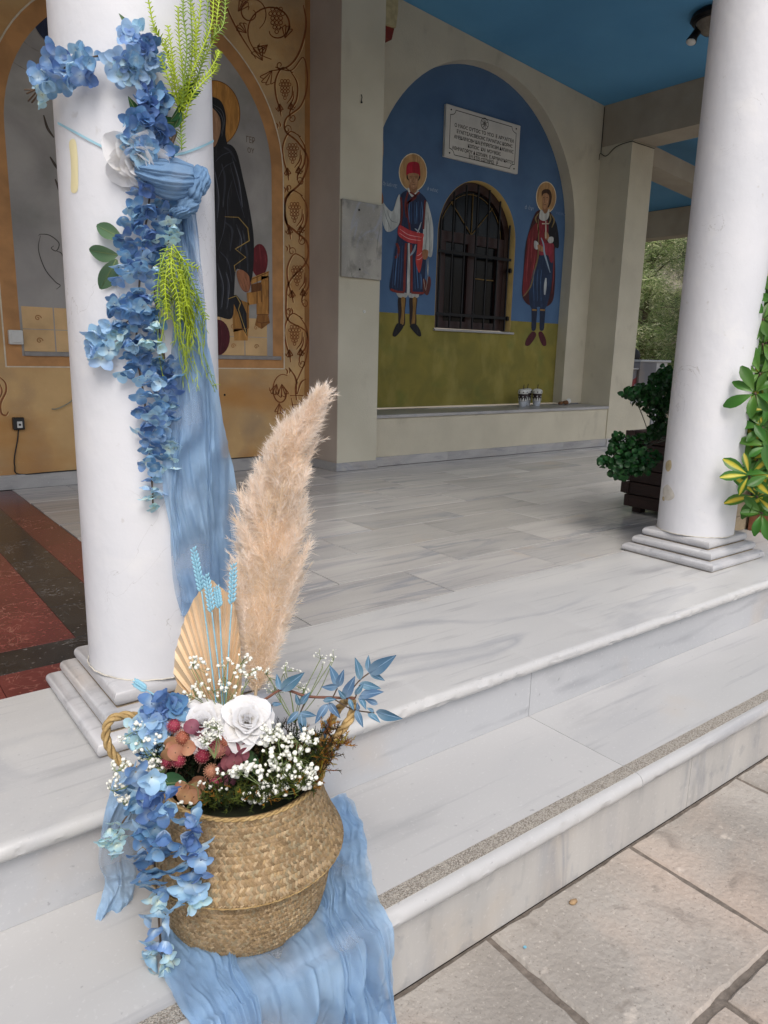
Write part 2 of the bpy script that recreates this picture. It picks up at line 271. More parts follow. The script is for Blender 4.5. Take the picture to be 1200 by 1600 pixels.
# ------------------------------------------------------------------ mesh builder
class MB:
    def __init__(s): s.v = []; s.f = []; s.uv = []; s.col = []; s.c = None; s.u = None
    def vert(s, p, uv=(0, 0), col=None):
        s.v.append(tuple(p)); s.uv.append(uv); s.col.append(col or s.c or (1, 1, 1)); return len(s.v)-1
    def face(s, *ids): s.f.append(ids)
    def box(s, x0, x1, y0, y1, z0, z1, b=0.0, M=None):
        """box with a chamfer b on all edges of its top and sides (24 verts) or plain"""
        if not b:
            P = [(x, y, z) for z in (z0, z1) for y in (y0, y1) for x in (x0, x1)]
            Fc = [(0, 2, 3, 1), (4, 5, 7, 6), (0, 1, 5, 4), (1, 3, 7, 5), (3, 2, 6, 7), (2, 0, 4, 6)]
        else:
            P = []; 
            for (z, i) in ((z0, b), (z0+b, 0), (z1-b, 0), (z1, b)):
                P += [(x0+i, y0+i, z), (x1-i, y0+i, z), (x1-i, y1-i, z), (x0+i, y1-i, z)]
            Fc = [(3, 2, 1, 0), (12, 13, 14, 15)]
            for k in range(3):
                for j in range(4): Fc.append((k*4+j, k*4+(j+1) % 4, k*4+4+(j+1) % 4, k*4+4+j))
        o = len(s.v)
        for p in P:
            p = Vector(p)
            if M: p = M @ p
            s.vert(p)
        for f in Fc: s.f.append(tuple(o+i for i in f))
        return s
    def tube(s, pts, r, n=5, closed=False, cap=True):
        pts = [Vector(p) for p in pts]; N = len(pts); rr = r if hasattr(r, '__len__') else [r]*N
        prev = None; rings = []
        for i, p in enumerate(pts):
            a = pts[max(i-1, 0)] if not closed else pts[i-1]; b = pts[min(i+1, N-1)] if not closed else pts[(i+1) % N]
            t = (b-a); t = t.normalized() if t.length > 1e-9 else Vector((0, 0, 1))
            if prev is None: x = t.orthogonal().normalized()
            else:
                x = prev - t*prev.dot(t); x = x.normalized() if x.length > 1e-6 else t.orthogonal().normalized()
            prev = x; y = t.cross(x)
            rings.append([s.vert(p + (x*math.cos(2*math.pi*k/n) + y*math.sin(2*math.pi*k/n))*rr[i], (k/n, i/max(1, N-1))) for k in range(n)])
        R = N if closed else N-1
        for i in range(R):
            A, B = rings[i], rings[(i+1) % N]
            for k in range(n): s.f.append((A[k], A[(k+1) % n], B[(k+1) % n], B[k]))
        if cap and not closed: s.f.append(tuple(reversed(rings[0]))); s.f.append(tuple(rings[-1]))
        return s
    def lathe(s, prof, c=(0, 0, 0), n=24, M=None, cap=True):
        rings = []
        for r, z in prof:
            ring = []
            for k in range(n):
                a = 2*math.pi*k/n; p = Vector((r*math.cos(a), r*math.sin(a), z))
                p = (M @ p) if M else p + Vector(c); ring.append(s.vert(p, (k/n, z)))
            rings.append(ring)
        for A, B in zip(rings, rings[1:]):
            for k in range(n): s.f.append((A[k], A[(k+1) % n], B[(k+1) % n], B[k]))
        if cap: s.f.append(tuple(reversed(rings[0]))); s.f.append(tuple(rings[-1]))
        return s
    def grid(s, fn, nu, nv, uvf=None):
        o = len(s.v)
        for j in range(nv+1):
            for i in range(nu+1): s.vert(fn(i/nu, j/nv), (i/nu, j/nv))
        for j in range(nv):
            for i in range(nu):
                a = o+j*(nu+1)+i; s.f.append((a, a+1, a+nu+2, a+nu+1))
        return s
    def ball(s, c, r, n=8, m=5, sq=(1, 1, 1)):
        c = Vector(c); o = len(s.v); s.vert(c+Vector((0, 0, -r*sq[2])))
        for j in range(1, m):
            ph = -math.pi/2 + math.pi*j/m
            for k in range(n):
                a = 2*math.pi*k/n; s.vert(c+Vector((r*sq[0]*math.cos(ph)*math.cos(a), r*sq[1]*math.cos(ph)*math.sin(a), r*sq[2]*math.sin(ph))))
        s.vert(c+Vector((0, 0, r*sq[2]))); top = len(s.v)-1
        for k in range(n):
            s.f.append((o, o+1+(k+1) % n, o+1+k)); s.f.append((top, top-n+k, top-n+(k+1) % n))
        for j in range(m-2):
            for k in range(n):
                a = o+1+j*n; s.f.append((a+k, a+(k+1) % n, a+n+(k+1) % n, a+n+k))
        return s
    def mesh(s, name, mt, smooth=False, sharp=None):
        me = bpy.data.meshes.new(name); me.from_pydata(s.v, [], s.f)
        uvl = me.uv_layers.new(name='UVMap'); vi = [0]*len(me.loops); me.loops.foreach_get('vertex_index', vi)
        flatuv = []
        for i in vi: flatuv += s.uv[i]
        uvl.data.foreach_set('uv', flatuv)
        if s.c is not None or any(c != (1, 1, 1) for c in s.col):
            ca = me.color_attributes.new('Col', 'FLOAT_COLOR', 'POINT'); fc = []
            for c in s.col: fc += [c[0], c[1], c[2], 1.0]
            ca.data.foreach_set('color', fc)
        if mt: me.materials.append(mt)
        if smooth:
            me.polygons.foreach_set('use_smooth', [True]*len(me.polygons))
            if sharp:
                me.set_sharp_from_angle(angle=math.radians(sharp))
        me.update(); return me

def link(name, me, parent=None, M=None, label=None, kind=None):
    o = bpy.data.objects.new(name, me); COL.objects.link(o)
    if M is not None: o.matrix_basis = M
    if parent:
        o.parent = parent; r = parent
        inv = Matrix.Identity(4); chain = []
        while r: chain.append(r); r = r.parent
        W = Matrix.Identity(4)
        for r in reversed(chain): W = W @ r.matrix_parent_inverse @ r.matrix_basis
        o.matrix_parent_inverse = W.inverted()
    if label: o['label'] = label
    if kind: o['kind'] = kind
    return o
def part(mb, name, mt, parent, smooth=False, sharp=None, label=None, kind=None): return link(name, mb.mesh(name, mt, smooth, sharp), parent, label=label, kind=kind)
def tag(o, label, cat, group=None):
    o['label'] = label; o['category'] = cat
    if group: o['group'] = group
    return o
def thing(name, loc, label, cat, group=None):
    o = bpy.data.objects.new(name, None); COL.objects.link(o); o.location = Vector(loc); o.empty_display_size = .05
    o.matrix_basis = Matrix.Translation(Vector(loc))
    return tag(o, label, cat, group)
def spline(pts, n=8, closed=False):
    P = [Vector(p) for p in pts]; out = []; N = len(P); R = N if closed else N-1
    for i in range(R):
        p0 = P[(i-1) % N] if closed or i > 0 else P[0]*2-P[1]; p1 = P[i]; p2 = P[(i+1) % N]; p3 = P[(i+2) % N] if closed or i+2 < N else P[-1]*2-P[-2]
        for k in range(n):
            t = k/n; out.append(.5*((2*p1)+(p2-p0)*t+(2*p0-5*p1+4*p2-p3)*t*t+(-p0+3*p1-3*p2+p3)*t**3))
    if not closed: out.append(P[-1])
    return out

# ------------------------------------------------------------------ ground, paving, steps, floor
H1, H0 = -0.1784, -0.3898
def ground_mesh():
    mb = MB(); n = 60
    def fn(u, v):
        x = (u-.5)*2; y = (v-.5)*2; X = 4+math.copysign(abs(x)**3, x)*400; Y = 2+math.copysign(abs(y)**3, y)*400
        d = math.hypot(X-4, Y-2); z = H0-.05
        if Y > 14 or X > 17: z += max(0, min(9, (max(Y-14, X-17))*.42)) + noise.noise(Vector((X*.15, Y*.15, 0)))*.6
        return (X, Y, z)
    mb.grid(fn, n, n); return mb
g = part(ground_mesh(), 'ground', MT['earth'], None, smooth=True, kind='structure')

def slab_mesh(x0, x1, y0, y1, zt, th, b=.003, wob=0.0, seg=1):
    """stone slab with chamfered and, where wob is set, worn uneven edges"""
    mb = MB()
    if not wob: return mb.box(x0, x1, y0, y1, zt-th, zt, b)
    ring = []
    def edge(a, c, n):
        for i in range(n):
            t = i/n; ring.append(Vector((a[0]+(c[0]-a[0])*t, a[1]+(c[1]-a[1])*t, 0)))
    nx = max(4, int((x1-x0)/.025)); ny = max(4, int((y1-y0)/.025))
    edge((x0, y0), (x1, y0), nx); edge((x1, y0), (x1, y1), ny); edge((x1, y1), (x0, y1), nx); edge((x0, y1), (x0, y0), ny)
    cx, cy = (x0+x1)/2, (y0+y1)/2; N = len(ring)
    tops, outs, bots = [], [], []
    for i, p in enumerate(ring):
        j = wob*(noise.noise(Vector((p.x*9, p.y*9, 3)))*1.0+noise.noise(Vector((p.x*40, p.y*40, 7)))*.8)
        d = Vector((cx-p.x, cy-p.y, 0)).normalized()
        q = p+d*(.002+abs(j)); 
        outs.append(mb.vert((q.x, q.y, zt-.006))); bots.append(mb.vert((q.x, q.y, zt-th)))
        q2 = q+d*(.005+abs(j)*.5); tops.append(mb.vert((q2.x, q2.y, zt)))
    for i in range(N):
        k = (i+1) % N; mb.f.append((bots[i], bots[k], outs[k], outs[i])); mb.f.append((outs[i], outs[k], tops[k], tops[i]))
    mb.f.append(tuple(tops))
    return mb

# paving of big worn slabs in front of the steps
pb = MB().box(-6, 14, -9, -.315, H0-.045, H0-.007)
paving = part(pb, 'paving', MT['joint'], None, kind='structure')
cols_x = [-2.24, -1.70, -1.18, -.66, -.15, .36, .885, 1.405, 1.915, 2.452, 2.98, 3.51, 4.03, 4.56, 5.1, 5.62]
rows_y = [(-.694, -.3195), (-1.22, -.704), (-1.75, -1.234), (-2.3, -1.764), (-2.85, -2.31)]
for r, (ya, yb) in enumerate(rows_y):
    for c in range(len(cols_x)-1):
        off = 0 if r == 0 else (.26 if r % 2 else .05)
        mb = slab_mesh(cols_x[c]+.0042+off, cols_x[c+1]-.0042+off, ya, yb, H0+rnd(-.002, .002), .03, wob=.006)
        part(mb, 'paving_slab', MT['pave'], paving)
sandm = flat('path_sand', '#a0968a')
part(MB().box(-6, 14, -12, -2.9, H0-.04, H0-.004), 'forecourt', MT['pave'], None, kind='structure')

def nosing_profile(yf, yb, zt, th=.036, n=8):
    r = th/2; P = [(yb, zt-th), (yf+r, zt-th)]
    for k in range(1, n): a = -math.pi/2-math.pi*k/n; P.append((yf+r+r*math.cos(a), zt-r+r*math.sin(a)))
    P += [(yf+r, zt), (yb, zt)]
    return P
def extrude_x(prof, x0, x1, wear=0.0, seg=None):
    mb = MB(); seg = seg or 1; n = len(prof); rings = []
    for i in range(seg+1):
        x = x0+(x1-x0)*i/seg; ring = []
        cy = min(p[0] for p in prof)+.018
        for (y, z) in prof:
            dy = dz = 0
            if wear and y < cy+.002:
                d = wear*max(0, noise.noise(Vector((x*30, z*60, y*60)))-.12)*1.6 + wear*.25*noise.noise(Vector((x*6, z*6, 1)))
                dy = d
            ring.append(mb.vert((x, y+dy, z+dz)))
        rings.append(ring)
    for A, B in zip(rings, rings[1:]):
        for k in range(n): mb.f.append((A[k], B[k], B[(k+1) % n], A[(k+1) % n]))
    mb.f.append(tuple(reversed(rings[0]))[::-1]); mb.f.append(tuple(rings[-1])[::-1])
    return mb
steps = part(MB().box(-3.5, 8.2, -.313, .06, H0-.03, H1-.0375).box(-3.5, 8.2, .0325, .578, H0-.03, -.0375), 'steps', MT['grout'], None, kind='structure')
def seg_slabs(xs, fn):
    for a, b in zip(xs, xs[1:]): fn(a+.0008, b-.0008)
seg_slabs([-3.5, -1.1, 1.06, 3.62, 5.9, 8.2], lambda a, b: part(extrude_x(nosing_profile(0, .5785, 0), a, b, .0055, max(8, int((b-a)*160))), 'floor_edge_slab', MT['slab'], steps, True, 35))
seg_slabs([-3.5, -1.6, -.4, .9, 1.902, 3.9, 6, 8.2], lambda a, b: part(extrude_x(nosing_profile(-.346, .0305, H1, .040), a, b, .0045, max(8, int((b-a)*130))), 'step_tread', MT['tread'], steps, True, 35))
seg_slabs([-3.5, -1.3, .95, 1.902, 4.1, 6.2, 8.2], lambda a, b: part(MB().box(a, b, .0275, .0325, H1+.0006, -.0365), 'riser_panel', MT['riser'], steps))
seg_slabs([-3.5, -1.5, .4, 2.18, 4.0, 6, 8.2], lambda a, b: part(MB().box(a, b, -.3185, -.3130, H0+.001, H1-.0408), 'riser_panel', MT['riserlow'], steps))
seg_slabs([-3.5, -1.6, -.4, .9, 1.902, 3.9, 6, 8.2], lambda a, b: part(MB().box(a+.001, b-.001, -.322, -.288, H1+.0002, H1+.0016), 'grip_strip', MT['grip'], steps))

floor = part(MB().box(-4, 7.0, .5795, 3.5, -.10, -.014).box(7.0, 12, .58, 3.0, -.1, -.014), 'floor', MT['grout'], None, kind='structure')
rows = [.5795, .873, 1.177, 1.472, 1.76, 2.035, 2.33, 2.625, 2.92, 3.36]
for r, (ya, yb) in enumerate(zip(rows, rows[1:])):
    off = 1.52 if r % 2 == 0 else 1.82
    x = off-.595*3
    while x < 9:
        a, b = max(x, 1.221)+.0020, x+.595-.0020
        if b > 1.26: 
            yb2 = yb if a < 3.2 else min(yb, 3.035)
            if yb2 > ya+.02: part(MB().box(a, b, ya+.0042, yb2-.0042, -.03, rnd(-.0004, .0004), .0004), 'floor_tile', MT['marble'], floor)
        x += .595
# inlaid marble carpet of red and black bands
def inlay(x0, x1, y0, y1, m): part(MB().box(x0+.0006, x1-.0006, y0+.0006, y1-.0006, -.03, 0, .0008), 'inlay_slab', m, floor)
Y0 = .5795
for i in range(9): inlay(1.069, 1.221, Y0+.14+i*.31, Y0+.14+(i+1)*.31 if i < 8 else 3.34, MT['redstone'])
for i in range(9): inlay(.907, 1.069, .876+i*.3, .876+(i+1)*.3 if i < 8 else 3.34, MT['blackstone'])
for i in range(8): inlay(1.221-(i+1)*.55, 1.221-i*.55, Y0, Y0+.14, MT['redstone'])
for i in range(8): inlay(1.069-(i+1)*.5, 1.069-i*.5, Y0+.14, .876, MT['blackstone'])
for i in range(7):
    for j in range(4): inlay(.907-(i+1)*.6, .907-i*.6, .876+j*.616, .876+(j+1)*.616, MT['redstone'])

# ------------------------------------------------------------------ walls and roof
YW, YN = 3.37, 3.48
def ceil_z(x): return 3.067-.0875*(x-6.36)
def prism_y(poly, y0, y1, holes=None):
    """polygon in XZ extruded along Y"""
    mb = MB(); n = len(poly)
    A = [mb.vert((x, y0, z)) for x, z in poly]; B = [mb.vert((x, y1, z)) for x, z in poly]
    mb.f.append(tuple(A)); mb.f.append(tuple(reversed(B)))
    for i in range(n): mb.f.append((A[(i+1) % n], A[i], B[i], B[(i+1) % n]))
    return mb
def fixed(mb, name, mt, parent, smooth=False, label=None, kind=None, sharp=None):
    me = mb.mesh(name, mt); bm = bmesh.new(); bm.from_mesh(me)
    bmesh.ops.triangulate(bm, faces=[f for f in bm.faces if len(f.verts) > 4], ngon_method='EAR_CLIP'); bmesh.ops.recalc_face_normals(bm, faces=bm.faces)
    bm.to_mesh(me); bm.free()
    if smooth:
        me.polygons.foreach_set('use_smooth', [True]*len(me.polygons)); me.set_sharp_from_angle(angle=math.radians(sharp or 35))
    return link(name, me, parent, label=label, kind=kind)

# ochre fresco wall behind the near column
fw = thing('fresco_wall', (1.5, YW, 0), 'ochre frescoed wall with a painted arch behind the near garlanded column', 'wall')
fixed(prism_y([(-4, 0), (3.232, 0), (3.232, ceil_z(3.232)-.002), (-4, ceil_z(-4)-.002)], YW, YW+.3), 'wall_body', MT['ochre'], fw)
def skirting(x0, x1, y, parent, z=.085, step=.52, ph=0, d=.018):
    x = x0
    while x < x1-.01:
        b = min(x1, x+step if x > x0 else x+ph if ph else x+step)
        part(MB().box(x+.0008, b-.0008, y-d, y-.0005, .001, z, .002), 'skirting_tile', MT['skirt'], parent); x = b
skirting(-2, 3.21, YW, fw, ph=.28, step=.56)

# piers
p1 = thing('wall_pier', (3.4, 3.0, 0), 'beige square pier with a marble tablet on its front, left of the blue mural', 'pier')
pm = MB(); x0, x1, y0, y1 = 3.232, 3.572, 3.0, 3.37
zt = ceil_z(3.4)-.01
part(MB().box(x0, x1, y0, YW-.001, 0, zt), 'pier_body', MT['pier'], p1)
part(MB().box(x0-.0025, x0-.0005, y0+.002, YW-.001, 0, zt-.002), 'side_sheet', MT['pierside'], p1)  # thin sheet, slightly darker and more mauve than the pier body
part(MB().box(x0-.012, x1+.006, y0-.014, y0-.0005, .001, .06, .002), 'skirting_tile', MT['skirt'], p1)
part(MB().box(x0-.017, x0-.0128, y0, YW-.02, .001, .06, .001), 'skirting_tile', MT['skirt'], p1)
p2 = thing('wall_pier', (6.5, 3.04, 0), 'beige square pier at the right end of the bench, below the roof beams', 'pier')
part(MB().box(6.362, 6.70, 3.04, 3.40, .0, 2.715), 'pier_body', MT['cplaster'], p2)
part(MB().box(6.362, 6.70, 3.029, 3.0395, .001, .07, .002), 'skirting_tile', MT['skirt'], p2)

# mural wall with its arched recess
AX, AZ, AR = 4.9, 1.9, 1.17
def arch_pts(cx, cz, r, a0, a1, n): return [(cx+r*math.cos(math.radians(a0+(a1-a0)*k/n)), cz+r*math.sin(math.radians(a0+(a1-a0)*k/n))) for k in range(n+1)]
mw = thing('mural_wall', (4.9, YW, 0), 'beige wall with a blue and olive arched mural above the marble bench', 'wall')
zl, zr = ceil_z(3.573)-.002, ceil_z(6.361)-.002
fixed(prism_y([(3.573, .392), (3.573, zl), (6.361, zr), (6.361, .392), (AX+AR, .392)] + arch_pts(AX, AZ, AR, 0, 180, 44) + [(AX-AR, .392)], YW, YN), 'wall_body', MT['cplaster'], mw, smooth=True, sharp=30)
fixed(prism_y([(3.573, zl-.01), (6.361, zr-.01), (6.361, .392), (5.415, .392), (5.415, 1.78)] + arch_pts(4.96, 1.78, .455, 0, 180, 30)[1:] + [(4.505, .392), (3.573, .392)], YN+.003, 3.60), 'wall_back', MT['cplaster'], mw)
WX, WZ, WR = 4.96, 1.78, .455
zb = ony(588, 488, YN).z; zb2 = ony(872, 505, YN).z; zb = (zb+zb2)/2
wl = 1.032
def win_arch(r=WR): return arch_pts(WX, WZ, r, 0, 180, 30)
fixed(prism_y([(3.6, zb), (3.6, 3.14), (6.2, 3.14), (6.2, zb), (WX+WR, zb)] + win_arch() + [(WX-WR, zb)], YN, YN+.0025), 'blue_field', MT['bluefresco'], mw)
fixed(prism_y([(3.6, .393), (3.6, zb-.0005), (WX-WR, zb-.0005), (WX-WR, wl), (WX+WR, wl), (WX+WR, zb-.0005), (6.2, zb-.0005), (6.2, .393)], YN-.0005, YN+.0025), 'green_field', MT['greenfresco'], mw)
# window reveal, frame, panes
wn = thing('arched_window', (WX, 3.56, wl), 'dark arched window with red brown frame in the middle of the blue mural', 'window')
yel = flat('reveal_ochre', '#b59a5e', .8, .1, 6)
rv = [(WX-WR+.0006, wl+.006)] + [(WX-WR+.0006, WZ)] + list(reversed(win_arch(WR-.0006)))[1:] + [(WX+WR-.0006, wl+.006)]
mb = MB()
A = [mb.vert((x, YN-.001, z)) for x, z in rv]; B = [mb.vert((x, 3.575, z)) for x, z in rv]
A2 = [mb.vert((WX+(x-WX)*.994, YN-.001, WZ+(z-WZ)*.994 if z > WZ else z)) for x, z in rv]; B2 = [mb.vert((WX+(x-WX)*.994, 3.575, WZ+(z-WZ)*.994 if z > WZ else z)) for x, z in rv]
for i in range(len(rv)-1): mb.f.append((A2[i], A2[i+1], B2[i+1], B2[i])); mb.f.append((A[i+1], A[i], B[i], B[i+1])); mb.f.append((A[i], A[i+1], A2[i+1], A2[i]))
part(mb, 'reveal', yel, wn, True)
def band(outer, inner, y0, y1):
    mb = MB(); n = len(outer)
    a = [mb.vert((x, y0, z)) for x, z in outer]; b = [mb.vert((x, y0, z)) for x, z in inner]; c = [mb.vert((x, y1, z)) for x, z in outer]; d = [mb.vert((x, y1, z)) for x, z in inner]
    for i in range(n-1):
        mb.f.append((a[i], a[i+1], b[i+1], b[i])); mb.f.append((b[i], b[i+1], d[i+1], d[i])); mb.f.append((a[i+1], a[i], c[i], c[i+1]))
    return mb
def wo(r, zb0): return [(WX+r, zb0), (WX+r, WZ-.3)] + arch_pts(WX, WZ, r, 0, 180, 30) + [(WX-r, WZ-.3), (WX-r, zb0)]
fixed(band(wo(.449, wl+.01), wo(.385, wl+.01), 3.545, 3.585), 'window_frame', WOODR, wn)
part(MB().box(WX-.385, WX+.385, 3.546, 3.584, wl+.01, wl+.07).box(WX-.385, WX+.385, 3.548, 3.582, WZ-.04, WZ+.04), 'transom', WOODR, wn)
part(MB().box(WX-.045, WX+.045, 3.549, 3.581, wl+.07, WZ-.04), 'mullion', WOODR, wn)
part(MB().box(WX+.30, WX+.385, 3.549, 3.581, wl+.07, WZ-.04).box(WX-.385, WX-.30, 3.549, 3.581, wl+.07, WZ-.04), 'sash', WOODR, wn)
fixed(prism_y([(WX-.385, wl+.01), (WX-.385, WZ)] + list(reversed(arch_pts(WX, WZ, .385, 0, 180, 24)))[1:-1] + [(WX+.385, WZ), (WX+.385, wl+.01)], 3.572, 3.576), 'pane', DARKG, wn)
fan = MB()
for a in (50, 90, 132): fan.tube([(WX, 3.566, WZ+.04), (WX+.37*math.cos(math.radians(a)), 3.566, WZ+.37*math.sin(math.radians(a)))], .0042, 4)
fan.tube([(x, 3.566, z) for x, z in arch_pts(WX, WZ, .36, 5, 175, 20)], .0035, 4)
fan.tube([(WX+.05, 3.566, 1.47), (WX+.29, 3.566, 1.47)], .006, 4)
part(fan, 'glazing_bars', GOLD, wn)
part(MB().box(WX-WR-.01, WX+WR+.03, YN-.022, 3.58, wl-.018, wl-.0005, .003), 'sill', MT['skirt'], wn)
gr = thing('window_grille', (WX, 3.505, wl), 'black iron bars hinged across the dark arched window', 'window grille')
for k in range(7):
    x = WX-.40+.8*k/6; zt_ = WZ+math.sqrt(max(0, .43**2-(x-WX)**2))
    part(MB().tube([(x, 3.505, wl+.012), (x, 3.505, zt_)], .010, 6), 'bar', IRON, gr)
for z in (wl+.12, WZ-.13):
    part(MB().box(WX-.43, WX+.43, 3.4935, 3.4945, z-.012, z+.012).box(WX-.43, WX+.43, 3.4945, 3.4955, z-.012, z+.012), 'cross_bar', IRON, gr)
for z in (1.15, 1.56):
    part(MB().box(WX+.39, WX+.449, 3.497, 3.513, z-.014, z+.014).box(WX+.41, WX+.425, 3.48, 3.497, z-.02, z+.02), 'hinge', IRON, gr)

# bench below the mural
bn = thing('stone_bench', (4.9, 3.04, 0), 'long beige masonry bench with a marble top running under the mural', 'bench')
part(MB().box(3.573, 6.361, 3.052, YN, 0, .355), 'bench_body', MT['cplaster'], bn)
for a, b in ((3.573, 4.62), (4.62, 5.5), (5.5, 6.361)): part(MB().box(a+.0006, b-.0006, 3.035, YN+.01, .3555, .3795, .003), 'bench_slab', MT['skirt'], bn)
x = 3.573
for L_ in (.74, .8, .62, .63): part(MB().box(x+.0008, min(x+L_, 6.36)-.0008, 3.036, 3.0515, .001, .07, .002), 'skirting_tile', MT['skirt'], bn); x += L_
# parapet right of the second pier
pp = thing('parapet_wall', (7.0, 3.04, 0), 'low beige parapet wall joining the right pier behind the dark planter', 'wall')
part(MB().box(6.701, 7.07, 3.043, 3.25, 0, .395), 'parapet_body', MT['cplaster'], pp)
part(MB().box(6.701, 7.10, 3.03, 3.27, .3955, .42, .003), 'coping', MT['skirt'], pp)
part(MB().box(6.701, 7.07, 3.031, 3.0425, .001, .07, .002), 'skirting_tile', MT['skirt'], pp)

# roof
rf = thing('porch_roof', (4, 1.5, 3.2), 'sloping porch roof with a sky blue painted ceiling', 'roof')
def roof_slab(x0, x1, y0, y1):
    mb = MB()
    P = [(x0, y0, ceil_z(x0)), (x1, y0, ceil_z(x1)), (x1, y1, ceil_z(x1)), (x0, y1, ceil_z(x0))]
    a = [mb.vert(p) for p in P]; b = [mb.vert((p[0], p[1], p[2]+.25)) for p in P]
    mb.f += [(a[3], a[2], a[1], a[0]), tuple(b)] + [(a[i], a[(i+1) % 4], b[(i+1) % 4], b[i]) for i in range(4)]
    return mb
part(roof_slab(-4, 9.9, .1, 3.7), 'ceiling', MT['ceil'], rf)
part(roof_slab(6.5, 9.9, 3.701, 7.5), 'ceiling', MT['ceil'], rf)
for nm, lab, bx in (('roof_beam', 'beige roof beam running from the right pier toward the viewer', (6.362, 6.70, .62, 3.3695, 2.716)),
                    ('roof_beam', 'unseen front beige beam added over the two white columns to shade the porch', (-4, 9.9, .20, .58, 2.95))):  # front beam lies out of view, added to keep the porch shaded
    t = thing(nm, (bx[0], bx[2], bx[4]), lab, 'beam')
    mb = MB(); xs = (bx[0], bx[1])
    a = [mb.vert((x, y, bx[4])) for x, y in ((bx[0], bx[2]), (bx[1], bx[2]), (bx[1], bx[3]), (bx[0], bx[3]))]
    b = [mb.vert((x, y, ceil_z(x)-.001)) for x, y in ((bx[0], bx[2]), (bx[1], bx[2]), (bx[1], bx[3]), (bx[0], bx[3]))]
    mb.f += [tuple(reversed(a)), tuple(b)] + [(a[i], a[(i+1) % 4], b[(i+1) % 4], b[i]) for i in range(4)]
    part(mb, 'beam_body', MT['beamplaster'], t)
t = thing('roof_beam', (6.7, 3.04, 2.6), 'beige roof beam sloping away to the right from the right pier', 'beam')
mb = MB(); a = [mb.vert(p) for p in ((6.701, 3.04, 2.56), (9.598, 3.04, 2.31), (9.598, 3.3, 2.31), (6.701, 3.3, 2.56))]; b = [mb.vert(p) for p in ((6.701, 3.04, 2.725), (9.598, 3.04, 2.477), (9.598, 3.3, 2.477), (6.701, 3.3, 2.725))]
mb.f += [tuple(reversed(a)), tuple(b)] + [(a[i], a[(i+1) % 4], b[(i+1) % 4], b[i]) for i in range(4)]
part(mb, 'beam_body', MT['beamplaster'], t)
t = thing('roof_beam', (9.6, 5, 2.4), 'far beige beam at the outer edge of the roof in front of the trees', 'beam')
part(MB().box(9.6, 9.85, 3.0, 7.5, 2.43, 2.775), 'beam_body', MT['beamplaster'], t)

# columns
COLX, COLY, CR, PS = .9725, .3877, .1543, .42
def column(x0, label, taper):
    yb = .1777; cx, cy = x0+.21, yb+.21
    t = thing('column', (cx, cy, 0), label, 'column', 'white columns of the porch')
    for i, (e, z0, z1) in enumerate(((0, .0, .036), (.028, .0362, .073), (.056, .0732, .112))):
        # three stacked slabs with rounded edges
        mb = MB(); r = (z1-z0)*.5; prof = [(r-r*math.cos(math.radians(a)), z1-r+r*math.sin(math.radians(a))) for a in (-80, -55, -30, -8, 12, 32, 52, 72, 90)]
        ringz = []
        for ins, z in prof:
            q = e+ins
            ringz.append([mb.vert(p) for p in ((x0+q, yb+q, z), (x0+PS-q, yb+q, z), (x0+PS-q, yb+PS-q, z), (x0+q, yb+PS-q, z))])
        for A, B in zip(ringz, ringz[1:]):
            for k in range(4): mb.f.append((A[k], A[(k+1) % 4], B[(k+1) % 4], B[k]))
        mb.f.append(tuple(ringz[-1])); part(mb, 'plinth_slab', MT['plinth'], t, True, 50)
    mb = MB(); n = 72; rings = []
    zs = [.112+i*(2.95-.112)/40 for i in range(41)]
    mb.lathe([(CR*(1-taper*(z/2.6)), z) for z in zs], (cx, cy, 0), n)
    part(mb, 'shaft', MT['column'], t, True, 40)
    part(MB().box(x0+.034, x0+PS-.034, yb+.034, yb+PS-.034, .0355, .0372).box(x0+.062, x0+PS-.062, yb+.062, yb+PS-.062, .0725, .0742).box(x0+.010, x0+PS-.010, yb+.010, yb+PS-.010, .0003, .003), 'bedding', flat('bedding_mortar', '#a3937c', .95), t)
    # crust of old paint where the shaft meets the plinth
    mb = MB(); pts = [(cx+(CR+.0015+rnd(0, .0025))*math.cos(a), cy+(CR+.0015+rnd(0, .0025))*math.sin(a), .1125+rnd(0, .002)) for a in [2*math.pi*k/90 for k in range(90)]]
    mb.tube(pts, .0016, 5, closed=True); part(mb, 'paint_crust', flat('crust_cream', '#d8d2c4', .9), t, True)
    return t, cx, cy
c1, c1x, c1y = column(.7625, 'near white round column dressed with the blue flower garland', .0)
c2, c2x, c2y = column(3.1300, 'far white round column beside the dark wooden planter, with peeled paint spots', .0)
def oncol(px, py, lift=0.0, cx=None, cy=None, spread=True):
    """point on the near column's surface under a photo position (or beside it at the same depth), lifted toward the viewer"""
    cx = cx or c1x; cy = cy or c1y; d = ray(px, py); a = d.x**2+d.y**2; ox, oy = CAM.x-cx, CAM.y-cy
    b = 2*(ox*d.x+oy*d.y); c = ox*ox+oy*oy-(CR+lift)**2; D = b*b-4*a*c
    if D > 0: tt = (-b-math.sqrt(D))/(2*a)
    else: tt = -b/(2*a)
    return CAM+d*tt
def patch_on_col(px_pts, lift, name, mt, parent, cx, cy):
    P = spline([Vector((x, y, 0)) for x, y in px_pts], 4, True); c = sum(P, Vector())/len(P)
    mb = MB(); o = mb.vert(oncol(c.x, c.y, lift+.0012, cx, cy)); m_ = [mb.vert(oncol(c.x+(p.x-c.x)*.6, c.y+(p.y-c.y)*.6, lift+.001, cx, cy)) for p in P]; r = [mb.vert(oncol(p.x, p.y, lift, cx, cy)) for p in P]; n = len(P)
    for i in range(n): mb.f.append((o, m_[i], m_[(i+1) % n])); mb.f.append((m_[i], r[i], r[(i+1) % n], m_[(i+1) % n]))
    return part(mb, name, mt, parent, True)
